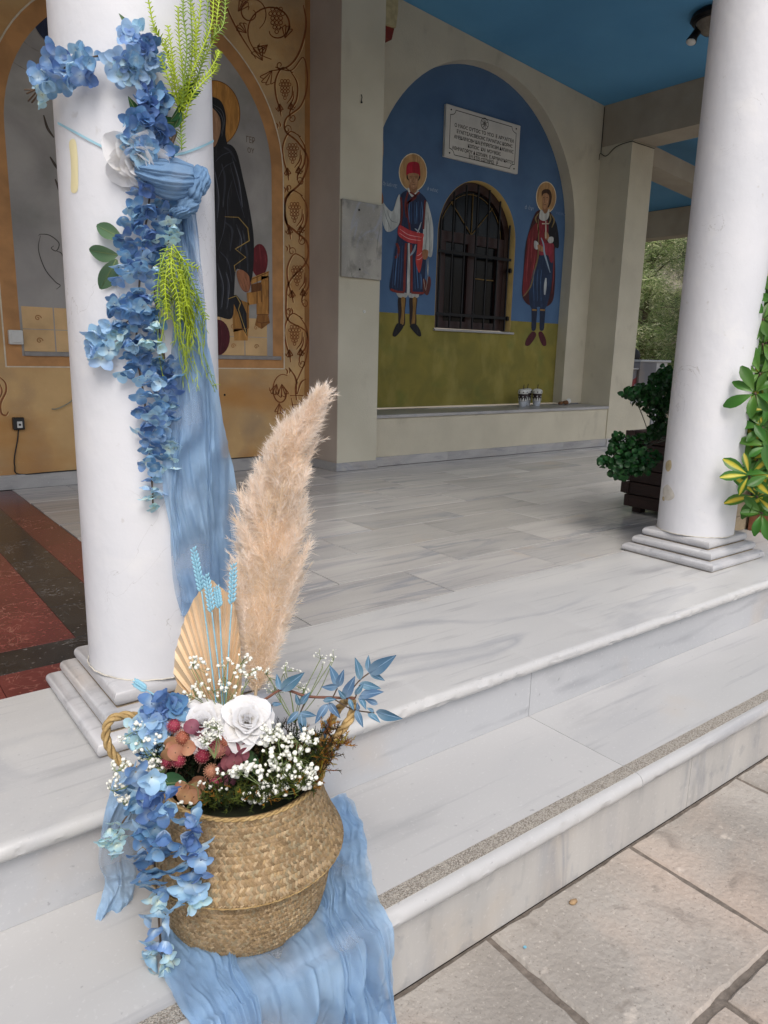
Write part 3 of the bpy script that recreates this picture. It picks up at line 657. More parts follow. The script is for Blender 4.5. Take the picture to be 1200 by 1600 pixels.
chip = flat('bare_undercoat', '#c3b28e', .9, .15, 30); chip2 = flat('filler_patch', '#cfcac0', .9, .1, 40); tapeM = flat('aged_tape', '#ddd2a6', .6, .05, 20)
patch_on_col([(1041, 722), (1048, 719), (1049, 730), (1044, 737), (1040, 732)], .0006, 'paint_chip', chip, c2, c2x, c2y)
patch_on_col([(1036, 764), (1043, 757), (1050, 765), (1054, 776), (1046, 782), (1037, 779)], .0006, 'paint_chip', chip2, c2, c2x, c2y)
patch_on_col([(1035, 776), (1038, 777), (1038, 783), (1035, 781)], .0012, 'paint_chip', chip, c2, c2x, c2y)
tape = link('tape_strip', None, c1) if False else patch_on_col([(108, 222), (117, 218), (121, 240), (122, 270), (121, 298), (111, 299), (111, 270), (110, 245)], .0006, 'tape_strip', tapeM, c1, c1x, c1y)
#PAINT
# ------------------------------------------------------------------ paintings on the walls (flat paint, a hair proud of the plaster)
PM = {}
def pcol(h, var=.12):
    k = (h, var)
    if k not in PM: PM[k] = overlay(mat('paint_'+h[1:], h, tuple(min(1, x*.68) for x in lin(h)), rough=.8, scale=22, detail=8, bump=.04, stretch=(1.6, 1, .35), contrast=(.4, .62), distort=.5), tuple(min(1, x*1.5+.02) for x in lin(h)), 48, .58, .70, stretch=(1.5, 1, .25), strength=.55)
    return PM[k]
def paint(name, pts, color, Y, layer, parent, smooth=True, mt=None):
    P = [Vector((x, y, 0)) for x, y in pts]
    if smooth: P = spline(P, 5, True)
    W = [ony(p.x, p.y, Y) for p in P]; y = Y-.0008-layer*.0009
    return fixed(prism_y([(v.x, v.z) for v in W], y, y+.0007), name, mt or pcol(color), parent)
def stroke_mb(mb, pts, wpx, Y, layer, smooth=True, n=6, taper=True):
    """brush stroke along a line of photo points; width in photo pixels, tapering to both ends"""
    P = [Vector((x, y, 0)) for x, y in pts]
    if smooth and len(P) > 2: P = spline(P, n)
    y = Y-.0008-layer*.0009; N = len(P); L, R = [], []
    for i, p in enumerate(P):
        t = (P[min(i+1, N-1)]-P[max(i-1, 0)]); t = t.normalized() if t.length else Vector((1, 0, 0)); nn = Vector((-t.y, t.x, 0))
        k = i/(N-1); wd = wpx*.5*((.35+.65*math.sin(math.pi*min(1, max(0, k*.9+.05)))) if taper else 1)
        for lst, sgn in ((L, 1), (R, -1)):
            q = ony(p.x+nn.x*wd*sgn, p.y+nn.y*wd*sgn, Y); lst.append(mb.vert((q.x, y, q.z)))
    for i in range(N-1): mb.f.append((L[i], L[i+1], R[i+1], R[i]))
def stroke(name, lines, wpx, color, Y, layer, parent, mt=None, **k):
    mb = MB()
    for l in lines: stroke_mb(mb, l, wpx, Y, layer, **k)
    return part(mb, name, mt or pcol(color), parent)
def ell(cx, cy, rx, ry, n=20, rot=0): return [(cx+rx*math.cos(2*math.pi*k/n)*math.cos(rot)-ry*math.sin(2*math.pi*k/n)*math.sin(rot), cy+rx*math.cos(2*math.pi*k/n)*math.sin(rot)+ry*math.sin(2*math.pi*k/n)*math.cos(rot)) for k in range(n)]
def Zc(ox, oy, s, *pts): return [(ox+x/s, oy+y/s) for x, y in pts]

# --- saint with red cap, left of the window (crop origin 580,220 at 5x)
A_ = lambda *p: Zc(580, 220, 5, *p)
s1 = paint('painted_saint', A_((225, 430), (290, 385), (370, 400), (430, 465), (428, 560), (412, 660), (405, 740), (425, 900), (415, 1100), (405, 1200), (300, 1205), (220, 1190), (143, 1160), (160, 1010), (185, 850), (210, 700), (222, 560)), '#1d2a48', YN, 3, mw)
s1['label'] = 'painted saint in dark blue coat, white sleeves and red cap'
def sub(nm, pts, c, l, par, sm=True): return paint(nm, pts, c, YN, l, par, sm)
sub('halo', [(580+x/5, 220+y/5) for x, y in ell(325, 247, 110, 150, 28)], '#e2d3b0', 1, s1, False)
sub('halo', [(580+x/5, 220+y/5) for x, y in ell(325, 247, 104, 143, 28)], '#b18a5c', 2, s1, False)
sub('sleeve', A_((222, 425), (200, 450), (165, 550), (120, 520), (85, 475), (66, 500), (80, 600), (110, 700), (160, 705), (215, 650), (224, 560)), '#b9bdbb', 3.4, s1)
sub('hand', A_((62, 395), (75, 390), (90, 430), (92, 485), (72, 490), (62, 450)), '#8b5a3e', 3.6, s1)
sub('sleeve', A_((428, 475), (455, 540), (480, 660), (482, 780), (470, 903), (430, 890), (395, 850), (402, 740), (412, 600)), '#b9bdbb', 3.4, s1)
sub('hand', A_((400, 855), (440, 855), (442, 890), (430, 925), (402, 920)), '#9a6b49', 3.6, s1)
sub('collar', A_((280, 370), (300, 420), (325, 440), (368, 395), (340, 380)), '#bfc0bd', 3.6, s1)
sub('neck', A_((298, 340), (350, 345), (352, 395), (325, 412), (297, 385)), '#8d6243', 3.7, s1)
sub('face', A_((285, 262), (300, 340), (318, 372), (338, 374), (360, 340), (374, 280), (365, 240), (290, 240)), '#a67a58', 3.9, s1)
sub('cap', A_((272, 268), (276, 195), (300, 168), (350, 166), (374, 190), (380, 275), (365, 262), (330, 252), (290, 258)), '#a3122b', 4.4, s1)
stroke('hair', [A_((276, 250), (280, 290), (290, 310)), A_((376, 255), (374, 290), (364, 312))], 2.2, '#2b1a12', YN, 4.2, s1)
stroke('features', [A_((296, 283), (308, 277), (320, 282)), A_((334, 282), (348, 277), (360, 284)), A_((300, 292), (310, 289), (318, 292)), A_((337, 292), (348, 289), (357, 293)), A_((327, 290), (322, 322), (333, 326)), A_((314, 343), (328, 340), (342, 344))], .65, '#2f1b12', YN, 4.6, s1)
stroke('coat_trim', [A_((228, 440), (238, 560), (225, 660)), A_((300, 400), (345, 440), (270, 490)), A_((375, 400), (300, 470), (275, 520), (290, 620), (300, 700)), A_((420, 465), (412, 560), (405, 690)), A_((285, 400), (265, 490), (275, 600))], 3.0, '#6b2626', YN, 4.0, s1, taper=False)
stroke('coat_trim', [A_((270, 800), (262, 950), (255, 1180)), A_((308, 810), (312, 1000), (312, 1185)), A_((148, 1160), (200, 1180), (255, 1184)), A_((312, 1186), (360, 1190), (408, 1190)), A_((195, 800), (212, 850), (200, 905), (182, 910))], 3.6, '#7a2b25', YN, 4.0, s1, taper=False)
stroke('coat_fold', [A_((x, 470), (x-6, 560), (x-4, 650)) for x in (315, 340, 365, 390)] + [A_((x, 820), (x-8, 1000), (x-16, 1150)) for x in (180, 200, 220, 240)] + [A_((x, 860), (x+6, 1000), (x+12, 1160)) for x in (330, 350, 370)], .8, '#3a5a86', YN, 3.8, s1)
stroke('sleeve_fold', [A_((95, 520), (115, 600), (150, 690)), A_((120, 540), (150, 620), (200, 640)), A_((440, 560), (455, 700), (450, 880)), A_((425, 600), (430, 740), (420, 850))], 1.1, '#7f8786', YN, 4.0, s1)
sub('shirt_front', A_((285, 800), (298, 800), (302, 1000), (298, 1190), (275, 1190), (280, 1000)), '#b4b6b4', 3.9, s1, False)
sub('sash', A_((222, 660), (205, 700), (215, 745), (280, 790), (345, 805), (385, 800), (408, 735), (380, 720), (300, 700)), '#b3363c', 4.5, s1)
sub('sash', A_((365, 735), (402, 740), (395, 880), (398, 920), (378, 1025), (360, 1010), (345, 930), (355, 850)), '#b23b36', 4.6, s1)
stroke('sash_fold', [A_((220, 690), (290, 735), (390, 755)), A_((215, 720), (290, 765), (385, 780)), A_((352, 900), (375, 890), (394, 870)), A_((350, 930), (375, 925), (396, 905))], 1.0, '#d8a0a0', YN, 5.2, s1)
stroke('dagger', [A_((388, 636), (370, 690), (355, 720)), A_((337, 686), (355, 700), (376, 720))], 2.0, '#a9b3bd', YN, 5.4, s1)
stroke('dagger', [A_((344, 812), (330, 860), (298, 900))], 3.4, '#8c9aa8', YN, 5.0, s1)
stroke('string', [A_((432, 920), (436, 990), (440, 1060)), A_((442, 920), (443, 990), (440, 1060))], .6, '#c9c4b8', YN, 5, s1)
sub('pouch', A_((405, 1075), (425, 1090), (435, 1120), (445, 1060), (460, 1075), (462, 1130), (440, 1205), (405, 1180), (400, 1110)), '#5a2a26', 4.8, s1)
stroke('pouch_edge', [A_((405, 1080), (418, 1160)), A_((440, 1060), (422, 1170))], 1.3, '#c0aa9c', YN, 5.7, s1)
sub('breeches', A_((200, 1185), (290, 1190), (365, 1190), (362, 1225), (300, 1225), (285, 1205), (268, 1225), (215, 1222)), '#a9a9a4', 3.6, s1)
for a in (0, 88):
    sub('boot', A_((212+a, 1222), (268+a, 1222), (262+a, 1330), (260+a, 1440), (215+a, 1440), (210+a, 1330)), '#2b1d18', 3.2, s1)
    sub('gaiter', A_((232+a*1.04, 1230), (262+a*1.0, 1232), (256+a, 1330), (250+a, 1430), (225+a, 1430), (236+a, 1330)), '#8d6a34', 3.9, s1)
sub('shoe', A_((205, 1425), (245, 1440), (240, 1470), (190, 1528), (165, 1518), (180, 1465)), '#151418', 4.7, s1)
sub('shoe', A_((300, 1445), (340, 1428), (375, 1470), (388, 1520), (365, 1526), (320, 1480)), '#151418', 4.7, s1)
stroke('face_light', [A_((304, 300), (306, 325)), A_((350, 300), (348, 325)), A_((322, 268), (332, 268)), A_((322, 356), (334, 356))], 1.3, '#cfa582', YN, 4.4, s1)
stroke('coat_light', [A_((300, 480), (292, 560), (296, 640)), A_((352, 480), (350, 560), (346, 650)), A_((392, 480), (398, 560), (392, 640)), A_((205, 880), (190, 1000), (180, 1130)), A_((350, 900), (356, 1040), (364, 1150)), A_((385, 1040), (390, 1100), (392, 1160))], 1.4, '#4d73a0', YN, 4.3, s1)
# --- saint with red cloak, right of the window (crop origin 780,260 at 5.333x)
B_ = lambda *p: Zc(780, 260, 5.333, *p)
s2 = paint('painted_saint', B_((330, 365), (290, 410), (240, 560), (215, 680), (200, 880), (188, 1060), (215, 1130), (260, 1160), (330, 1170), (400, 1165), (450, 1100), (465, 900), (462, 690), (490, 680), (495, 620), (470, 480), (430, 390), (395, 370)), '#3d1418', YN, 3, mw)
s2['label'] = 'painted saint in dark red cloak and blue breeches holding a cross'
sub('halo', [(780+x/5.333, 260+y/5.333) for x, y in ell(390, 258, 84, 132, 28)], '#e2d3b0', 1, s2, False)
sub('halo', [(780+x/5.333, 260+y/5.333) for x, y in ell(390, 258, 79, 125, 28)], '#b18a5c', 2, s2, False)
sub('jacket', B_((400, 375), (440, 420), (475, 480), (494, 600), (490, 680), (450, 660), (405, 600), (395, 480)), '#14131a', 4, s2)
sub('breeches', B_((300, 830), (360, 700), (440, 720), (440, 900), (420, 1060), (385, 1180), (350, 1180), (325, 1170), (265, 1180), (245, 1060), (270, 900)), '#1d2f4c', 4, s2)
sub('cloak_lining', B_((245, 560), (310, 470), (320, 560), (300, 640), (318, 740), (290, 850), (262, 980), (235, 1050), (195, 1075), (200, 900), (225, 700)), '#6e1c22', 3.8, s2)
stroke('cloak_edge', [B_((322, 440), (325, 600), (318, 760), (290, 870), (262, 990), (215, 1065), (192, 1085))], 2.2, '#77623f', YN, 4.9, s2)
sub('waistcoat', B_((335, 450), (400, 450), (405, 560), (390, 650), (340, 650), (330, 560)), '#7b1c28', 4.1, s2)
sub('collar', B_((345, 360), (330, 430), (370, 455), (405, 430), (415, 355), (380, 390)), '#b9bab5', 4.4, s2)
sub('neck', B_((362, 330), (400, 325), (402, 370), (380, 395), (362, 375)), '#8d6243', 4.5, s2)
sub('hair', B_((352, 250), (355, 205), (385, 190), (420, 200), (434, 250), (425, 310), (400, 345), (395, 240), (365, 235)), '#3d2417', 4.6, s2)
sub('face', B_((357, 250), (358, 320), (370, 355), (390, 350), (408, 310), (412, 250), (395, 225), (368, 228)), '#a67a58', 4.8, s2)
stroke('features', [B_((358, 265), (368, 260), (376, 264)), B_((384, 264), (396, 260), (406, 266)), B_((378, 268), (370, 300), (380, 304)), B_((366, 322), (378, 319), (390, 323))], .65, '#2f1b12', YN, 5.6, s2)
stroke('gold_embroidery', [B_((325, 390), (300, 430), (310, 470)), B_((430, 400), (455, 450), (435, 510)), B_((415, 390), (425, 440), (410, 480)), B_((318, 480), (322, 520), (330, 560))], 2.2, '#8a744a', YN, 4.9, s2)
sub('sash', B_((335, 650), (440, 640), (450, 700), (440, 800), (420, 790), (400, 740), (335, 740), (328, 700)), '#8e2c3c', 4.5, s2)
sub('hand', B_((315, 655), (345, 660), (375, 690), (360, 712), (325, 695)), '#a0714e', 5.2, s2)
sub('hand', B_((375, 550), (395, 548), (412, 580), (400, 612), (378, 600)), '#a0714e', 5.2, s2)
sub('cuff', B_((290, 620), (322, 640), (318, 690), (290, 680)), '#b8b9b6', 5.1, s2)
sub('cuff', B_((412, 590), (445, 590), (445, 630), (415, 640), (400, 615)), '#b8b9b6', 5.1, s2)
stroke('cross', [B_((384, 455), (384, 600)), B_((352, 478), (410, 478))], 1.7, '#c4b8a6', YN, 6.2, s2, taper=False)
stroke('sabre', [B_((345, 595), (365, 650), (372, 720), (395, 800), (420, 885))], 2.6, '#8fa0b2', YN, 6.0, s2)
stroke('breeches_light', [B_((385, 930), (380, 1000), (375, 1070))], 4.0, '#b9c0c4', YN, 5.0, s2)
stroke('breeches_light', [B_((x, 860), (x-8, 960), (x-4, 1120)) for x in (290, 320, 350)], .9, '#47658c', YN, 5.0, s2)
for a in (0, 68):
    sub('stocking', B_((272+a, 1175), (312+a, 1180), (308+a, 1280), (300+a, 1360), (268+a, 1360), (270+a, 1260)), '#18243c', 3.4, s2)
    stroke('garter', [B_((270+a, 1195), (310+a, 1198))], 2.6, '#8a6a3c', YN, 4.4, s2, taper=False)
sub('shoe', B_((268, 1380), (300, 1385), (300, 1420), (250, 1490), (215, 1488), (225, 1440)), '#4a1620', 4.2, s2)
sub('shoe', B_((325, 1385), (355, 1380), (385, 1440), (388, 1490), (360, 1492), (335, 1440)), '#4a1620', 4.2, s2)
stroke('cloak_fold', [B_((250, 600), (235, 760), (222, 960)), B_((280, 520), (270, 640), (262, 800)), B_((300, 700), (285, 820), (262, 940)), B_((450, 700), (450, 900), (435, 1060))], 1.2, '#8f3a3c', YN, 5, s2)
stroke('face_light', [B_((366, 285), (367, 305)), B_((398, 285), (396, 305)), B_((374, 240), (388, 240))], 1.2, '#cfa582', YN, 5.7, s2)
# halo of a third painted figure, mostly behind the pier, and painted script
sub('halo', [(x, y) for x, y in ell(588, 232, 11, 38, 24)], '#a07f50', 1, mw, False)
def script(txt, px, py, hpx, Y, parent, mt, tilt=0.0, layer=4, stretch=1.0, name='lettering', shear=0.0, width=None, extr=.0004):
    cu = bpy.data.curves.new('text', 'FONT'); cu.body = txt; cu.size = 1; cu.extrude = 0; cu.resolution_u = 2; cu.shear = shear
    tmp = bpy.data.objects.new('tmp', cu); COL.objects.link(tmp)
    dg = bpy.context.evaluated_depsgraph_get(); me = bpy.data.meshes.new_from_object(tmp.evaluated_get(dg))
    bpy.data.objects.remove(tmp)
    a = ony(px, py, Y); b = ony(px, py-hpx, Y); s = (b.z-a.z)/.73
    wd = max((v.co.x for v in me.vertices), default=1); sx = s*stretch if width is None else (ony(px+width, py, Y).x-a.x)/wd
    for v in me.vertices:
        x, z = v.co.x*sx, v.co.y*s; v.co = (a.x+x, Y-.0008-layer*.0009, a.z+z+x*tilt)
    me.materials.append(mt); me.name = name
    return link(name, me, parent, kind='stuff')
wpaint = pcol('#9fb0c4')
script('ἅγ ἰωάννης', 597, 289, 6.5, YN, mw, wpaint, width=23, shear=.3)
script('ὁ νέος', 666, 297, 5.5, YN, mw, wpaint, width=18, shear=.3)
script('ὁ ἅγι', 819, 326, 6, YN, mw, wpaint, width=14, shear=.2)
script('νεομ', 867, 334, 5, YN, mw, pcol('#6f84a6'), width=16, shear=.2)

# --- marble plaque with its inscription
pq = thing('inscription_plaque', ony(754, 218, YN-.02), 'white marble plaque with carved Greek inscription and cross, above the dark window', 'plaque')
PT = [ony(*p, YN-.024) for p in ((698, 163), (813, 195), (809, 272.5), (694, 244))]
px0, px1, pz0, pz1 = (PT[0].x+PT[3].x)/2, (PT[1].x+PT[2].x)/2, (PT[2].z+PT[3].z)/2, (PT[0].z+PT[1].z)/2
part(MB().box(px0, px1, YN-.024, YN-.0002, pz0, pz1, .003), 'stone_plate', flat('plaque_white', '#c9c6bf', .5, .05, 10), pq)
YP = YN-.0242; ink = flat('carved_ink', '#2a2624', .8, .05, 50)
def pl(u, v): return (px0+(px1-px0)*u, pz0+(pz1-pz0)*v)
mb = MB()
def line2(p, q, wd, mb=mb, y=YP-.0006):
    a = Vector((p[0], 0, p[1])); b = Vector((q[0], 0, q[1])); t = (b-a).normalized(); n = Vector((-t.z, 0, t.x))*wd/2
    o = [mb.vert((v.x, y, v.z)) for v in (a+n, b+n, b-n, a-n)]; mb.f.append(tuple(o))
mu, mv, ru, rvv = .055, .075, .065, .105
for (a, b) in (((mu+ru, mv), (1-mu-ru, mv)), ((mu+ru, 1-mv), (1-mu-ru, 1-mv)), ((mu, mv+rvv), (mu, 1-mv-rvv)), ((1-mu, mv+rvv), (1-mu, 1-mv-rvv))): line2(pl(*a), pl(*b), .005)
for cu_, cv_, a0 in ((mu, mv, 0), (1-mu, mv, 90), (1-mu, 1-mv, 180), (mu, 1-mv, 270)):
    pr_ = [pl(cu_+ru*math.cos(math.radians(a0+k*15)), cv_+rvv*math.sin(math.radians(a0+k*15))) for k in range(7)]
    for p, q in zip(pr_, pr_[1:]): line2(p, q, .005)
cc = pl(.5, .83); 
for k in range(24):
    a, b = 2*math.pi*k/24, 2*math.pi*(k+1)/24
    if k % 6 not in (1, 4) or True: line2((cc[0]+.042*math.cos(a), cc[1]+.042*math.sin(a)), (cc[0]+.042*math.cos(b), cc[1]+.042*math.sin(b)), .005)
for k in range(4):
    a = math.pi/2*k; c_, s_ = math.cos(a), math.sin(a); R2 = lambda x, z: (cc[0]+x*c_-z*s_, cc[1]+x*s_+z*c_)
    line2(R2(.005, .004), R2(.036, .017), .004); line2(R2(.005, -.004), R2(.036, -.017), .004); line2(R2(0, 0), R2(.026, 0), .004)
part(mb, 'border_line', ink, pq)
def ptext(txt, u0, u1, v):
    cu = bpy.data.curves.new('text', 'FONT'); cu.body = txt; cu.size = 1; cu.resolution_u = 2; cu.offset = .018
    tmp = bpy.data.objects.new('tmp', cu); COL.objects.link(tmp)
    me = bpy.data.meshes.new_from_object(tmp.evaluated_get(bpy.context.evaluated_depsgraph_get())); bpy.data.objects.remove(tmp)
    wd = max(v_.co.x for v_ in me.vertices); a = pl(u0, v); b = pl(u1, v); sx = (b[0]-a[0])/wd; sz = (pz1-pz0)*.068/.73
    for v_ in me.vertices: v_.co = (a[0]+v_.co.x*sx, YP-.0006, a[1]+v_.co.y*sz)
    me.materials.append(ink); me.name = 'inscription_line'; link('inscription_line', me, pq, kind='stuff')
for txt, a, b, v in (('Ο ΝΑΟC ΟΥΤΟC ΤΟ ΥΠΟ  Ε ΑΡΧΑΓΓΕΛ', .11, .92, .615), ('ΕΥΑΓΓΕΛΙCΘΕΙCΗC ΠΑΝΑΓΙΑC ΚΟΡΗC', .14, .90, .505), ('ΑΝΕΚΑΙΝΙCΘΗ ΚΑΙ ΕΥΠΡΕΠΙCΘΗ ΔΑΠΑΝΑΙC', .11, .92, .395),
                     ('ΚΟΠΟΙC  ΚΑΙ  ΜΟΧΘΟΙC', .29, .74, .285), ('ΑΘΗΝΑΓΟΡΟΥ Δ ΚΟΠΑΡΑ  Ε ΑΡΧΙΜΑΝΔΡΙΤΟΥ', .09, .93, .175), ('ΕΝ ΕΤΕΙ CΩΤΗΡΙΩ   Ρ', .31, .71, .085)): ptext(txt, a, b, v)
for u_, v_ in ((.06, .09), (.94, .09), (.94, .91), (.06, .91)):
    c = pl(u_, v_); part(MB().lathe([(.006, 0), (.006, .004), (.003, .006)], M=Matrix.Translation((c[0], YP-.0002, c[1])) @ Matrix.Rotation(math.pi/2, 4, 'X'), n=8), 'bolt', IRON, pq)

# --- blank marble tablet on the pier
T0, T1 = ony(530, 310, 2.985), ony(592, 435, 2.985); tb = thing('marble_tablet', T0, 'blank grey veined marble tablet with two bolts on the left pier', 'tablet')
part(MB().box(3.236, 3.566, 2.978, 2.9995, ony(545, 433, 2.98).z, ony(545, 312, 2.98).z, .002), 'tablet_stone', MT['plaque_stone'], tb)
for q in ((561, 328), (562, 421)):
    c = ony(*q, 2.978); part(MB().lathe([(.007, 0), (.007, .004), (.003, .007)], M=Matrix.Translation(c) @ Matrix.Rotation(math.pi/2, 4, 'X'), n=8), 'bolt', IRON, tb)
# small things fixed on the pier
c = ony(569, 487, 3.0); o = tag(part(MB().lathe([(.011, 0), (.011, .004), (.005, .006), (.004, .002)], M=Matrix.Translation(c) @ Matrix.Rotation(math.pi/2, 4, 'X'), n=12), 'wall_plug', PLASTW, None, True), 'small white round plug set in the pier below the marble tablet', 'wall plug')
c = ony(564, 156, 3.0); o = tag(part(MB().tube([c+Vector((0, -.004, .03)), c+Vector((0, -.012, .012)), c+Vector((0, -.006, -.01))], .003, 5).ball(c+Vector((0, -.008, -.016)), .007), 'wall_hook', IRON, None, True), 'small black hook high on the pier above the marble tablet', 'hook')
# curved bracket with a red end peeping past the pier
bk = thing('wall_bracket', ony(600, 60, 3.3), 'cream curved bracket with a red lower end beside the top of the left pier', 'bracket')
q0, q1, q2, q3 = ony(596, -10, 3.32), ony(609, -10, 3.32), ony(605, 50, 3.32), ony(599, 52, 3.32)
fixed(prism_y([(3.575, q0.z), (q1.x, q0.z), (q1.x, (q0.z+q2.z)/2), (q2.x, q2.z), (3.575, q2.z-.01)], 3.22, 3.368), 'bracket_body', flat('cream_paint', '#b9ac84', .8), bk)
fixed(prism_y([(3.575, q2.z-.012), (q2.x, q2.z-.002), (q2.x-.02, q2.z-.075), (3.575, q2.z-.075)], 3.24, 3.366), 'red_end', flat('red_paint', '#7a2416', .6), bk)

# --- ochre wall: painted arch with seated figure, vine border
WF = YW
arch_o = Zc(320, 100, 3.078, (215, 0), (300, 150), (350, 300), (378, 450), (386, 620), (386, 900), (389, 1200), (393, 1478))
FX, FZ = 2.135, 1.95
def farch(r, zb0, nb=.0): return [(FX+r, zb0)] + arch_pts(FX, FZ, r, 0, 180, 40) + [(FX-r, zb0)]
fz_low = .745
def fband(name, r0, r1, zb0, zb1, mt, layer):
    y = WF-.0008-layer*.0009; fixed(band(farch(r0, zb0), farch(r1, zb1), y, y+.0006), name, mt, fw)
def fpoly(name, poly, mt, layer, parent=None):
    y = WF-.0008-layer*.0009; return fixed(prism_y(poly, y, y+.0006), name, mt, parent or fw)
fpoly('grey_field', farch(.80, fz_low), MT['greyfresco'], 0)
fband('arch_band', .885, .80, .70, .70, MT['ochre2'], 1); fpoly('sill_band', [(FX-.885, .70), (FX-.885, .757), (FX+.885, .757), (FX+.885, .70)], MT['ochre2'], 1.1)
fband('white_line', .892, .884, .693, .70, MT['whiteline'], 2); fpoly('white_line', [(FX-.892, .693), (FX-.892, .700), (FX+.892, .700), (FX+.892, .693)], MT['whiteline'], 2.1)
fpoly('border_band', [(3.19, .02), (3.19, 3.3), (3.232, 3.3), (3.232, .02)], MT['ochre3'], 1)
part(MB().box(FX-.79, FX+.86, WF-.014, WF-.003, .757, .782, .002), 'metal_rail', flat('dull_metal', '#8e8a86', .5, .1, 20), fw)
# painted floor tiles with little scrolls at the foot of the picture
for r_ in range(2):
    for c_ in range(10):
        x = FX-.79+c_*.172; z = .783+r_*.125
        if x > FX+.70: continue
        o = fpoly('painted_tile', [(x+.003, z), (x+.003, z+.121), (x+.168, z+.121), (x+.168, z)], MT['tan'], 1.6)
        mb = MB(); cx_, cz_ = x+.085, z+.06
        P = [(cx_+.020*math.exp(-k*.09)*math.cos(k*.5), cz_+.020*math.exp(-k*.09)*math.sin(k*.5)) for k in range(18)]; y = WF-.0008-2.6*.0009
        for p, q in zip(P, P[1:]): line2(p, q, .006, mb, y)
        part(mb, 'scroll', MT['ochre3'], o)
# seated figure (generic) with halo, robe, cushion and throne
C_ = lambda *p: Zc(320, 100, 3.078, *p)
fg = paint('painted_seated_figure', C_((-40, 420), (30, 430), (100, 385), (150, 420), (185, 560), (215, 700), (235, 850), (228, 1020), (205, 1060), (190, 1010), (150, 990), (140, 1100), (130, 1220), (60, 1215), (-60, 1200), (-60, 800)), '#1c1c20', WF, 3, fw)
fg['label'] = 'painted seated figure in a black robe with golden hems and a halo'
def fsub(nm, pts, c, l, sm=True): return paint(nm, pts, c, WF, l, fg, sm)
fsub('halo', ell(333, 178, 41.5, 52, 30), '#b9823e', 1.4, False)
fsub('veil', C_((0, 170), (40, 160), (80, 185), (100, 250), (98, 340), (105, 395), (60, 420), (20, 430), (0, 420)), '#17171b', 3.8)
fsub('face', C_((0, 200), (38, 215), (70, 260), (74, 320), (60, 370), (42, 400), (0, 395)), '#a98060', 4.4)
stroke('veil_edge', [C_((38, 195), (80, 225), (92, 280), (80, 350)), C_((44, 210), (76, 245), (86, 290), (76, 340))], 1.0, '#5c5c62', WF, 5, fg)
stroke('robe_fold', [C_((50, 470), (80, 440), (130, 420)), C_((60, 560), (90, 500), (140, 470)), C_((120, 480), (150, 600), (190, 740)), C_((100, 700), (90, 800), (60, 900)), C_((70, 900), (110, 950), (130, 1050)), C_((130, 560), (110, 640), (110, 740))], 1.4, '#3d3e48', WF, 4, fg)
stroke('robe_light', [C_((44, 500), (60, 620), (58, 760)), C_((80, 480), (96, 560), (86, 690)), C_((130, 450), (160, 560), (176, 680)), C_((60, 960), (84, 1060), (76, 1180)), C_((100, 1000), (112, 1060), (104, 1180)), C_((150, 770), (170, 830), (160, 900)), C_((180, 800), (200, 900), (206, 1000)), C_((90, 400), (120, 420), (150, 470)), C_((96, 760), (130, 800), (120, 900))], 3.4, '#36373f', WF, 3.9, fg)
stroke('robe_glint', [C_((48, 520), (66, 640), (60, 740)), C_((136, 470), (164, 570), (180, 690)), C_((64, 980), (88, 1070), (80, 1170)), C_((156, 790), (176, 850), (166, 910)), C_((104, 1010), (116, 1070), (108, 1170))], 1.0, '#696b74', WF, 4.7, fg)
stroke('halo_ring', [ell(333, 178, 41.5, 52, 30)[22:]+ell(333, 178, 41.5, 52, 30)[:9]], 1.3, '#7a4f20', WF, 2.3, fg, taper=False)
stroke('throne_line', [C_((222, 1036), (304, 1002)), C_((250, 1024), (250, 1150)), C_((306, 1022), (306, 1200)), C_((272, 1060), (272, 1146)), C_((250, 1205), (304, 1205)), C_((250, 1240), (272, 1246), (308, 1240)), C_((204, 1160), (206, 1270)), C_((140, 1275), (208, 1272)), C_((272, 1246), (274, 1270))], 1.1, '#6a3f1a', WF, 4.4, fg, smooth=False, taper=False)
stroke('gold_hem', [C_((95, 735), (160, 738), (205, 790), (212, 850), (145, 890), (195, 930), (140, 970), (145, 1000)), C_((110, 1130), (150, 1115), (170, 1150), (160, 1180), (200, 1300))], 1.8, '#a88c4c', WF, 5, fg, smooth=False)
fsub('robe_tail', C_((120, 1115), (150, 1110), (175, 1140), (200, 1200), (203, 1310), (180, 1270), (160, 1200)), '#1a1a1f', 4.2, False)
fsub('hand', C_((152, 1000), (175, 990), (210, 1020), (214, 1080), (200, 1095), (175, 1080), (158, 1040)), '#a1694a', 5.2)
stroke('finger_line', [C_((170, 1040), (185, 1080)), C_((182, 1030), (198, 1082)), C_((194, 1025), (208, 1070))], .8, '#5a3322', WF, 6.1, fg)
fsub('cushion', ell(320+262/3.078, 100+945/3.078, 13, 26, 24), '#6b1d24', 2.4, False)
fsub('cushion', C_((160, 1020), (215, 1040), (212, 1090), (190, 1095), (170, 1070)), '#7b2a26', 4.6)
fsub('cushion', ell(340, 100+1315/3.078, 19, 28, 24), '#4e141e', 2.6, False)
for pts, c_ in ((C_((218, 1030), (308, 995), (305, 1025), (222, 1060)), '#b98646'), (C_((270, 1020), (308, 1020), (308, 1205), (248, 1205), (248, 1150), (272, 1150)), '#a9763a'), (C_((200, 1100), (272, 1090), (272, 1150), (205, 1160)), '#b07c3e'),
                (C_((252, 1205), (305, 1205), (312, 1245), (272, 1275), (240, 1255)), '#8f5f2e'), (C_((222, 1060), (270, 1050), (270, 1090), (222, 1100)), '#6d431f'), (C_((130, 1120), (212, 1150), (212, 1270), (135, 1290)), '#a27236'), (C_((138, 1275), (210, 1275), (205, 1330), (140, 1330)), '#b98646')):
    fsub('throne', pts, c_, 2.9 if c_ != '#6d431f' else 3.3, False)
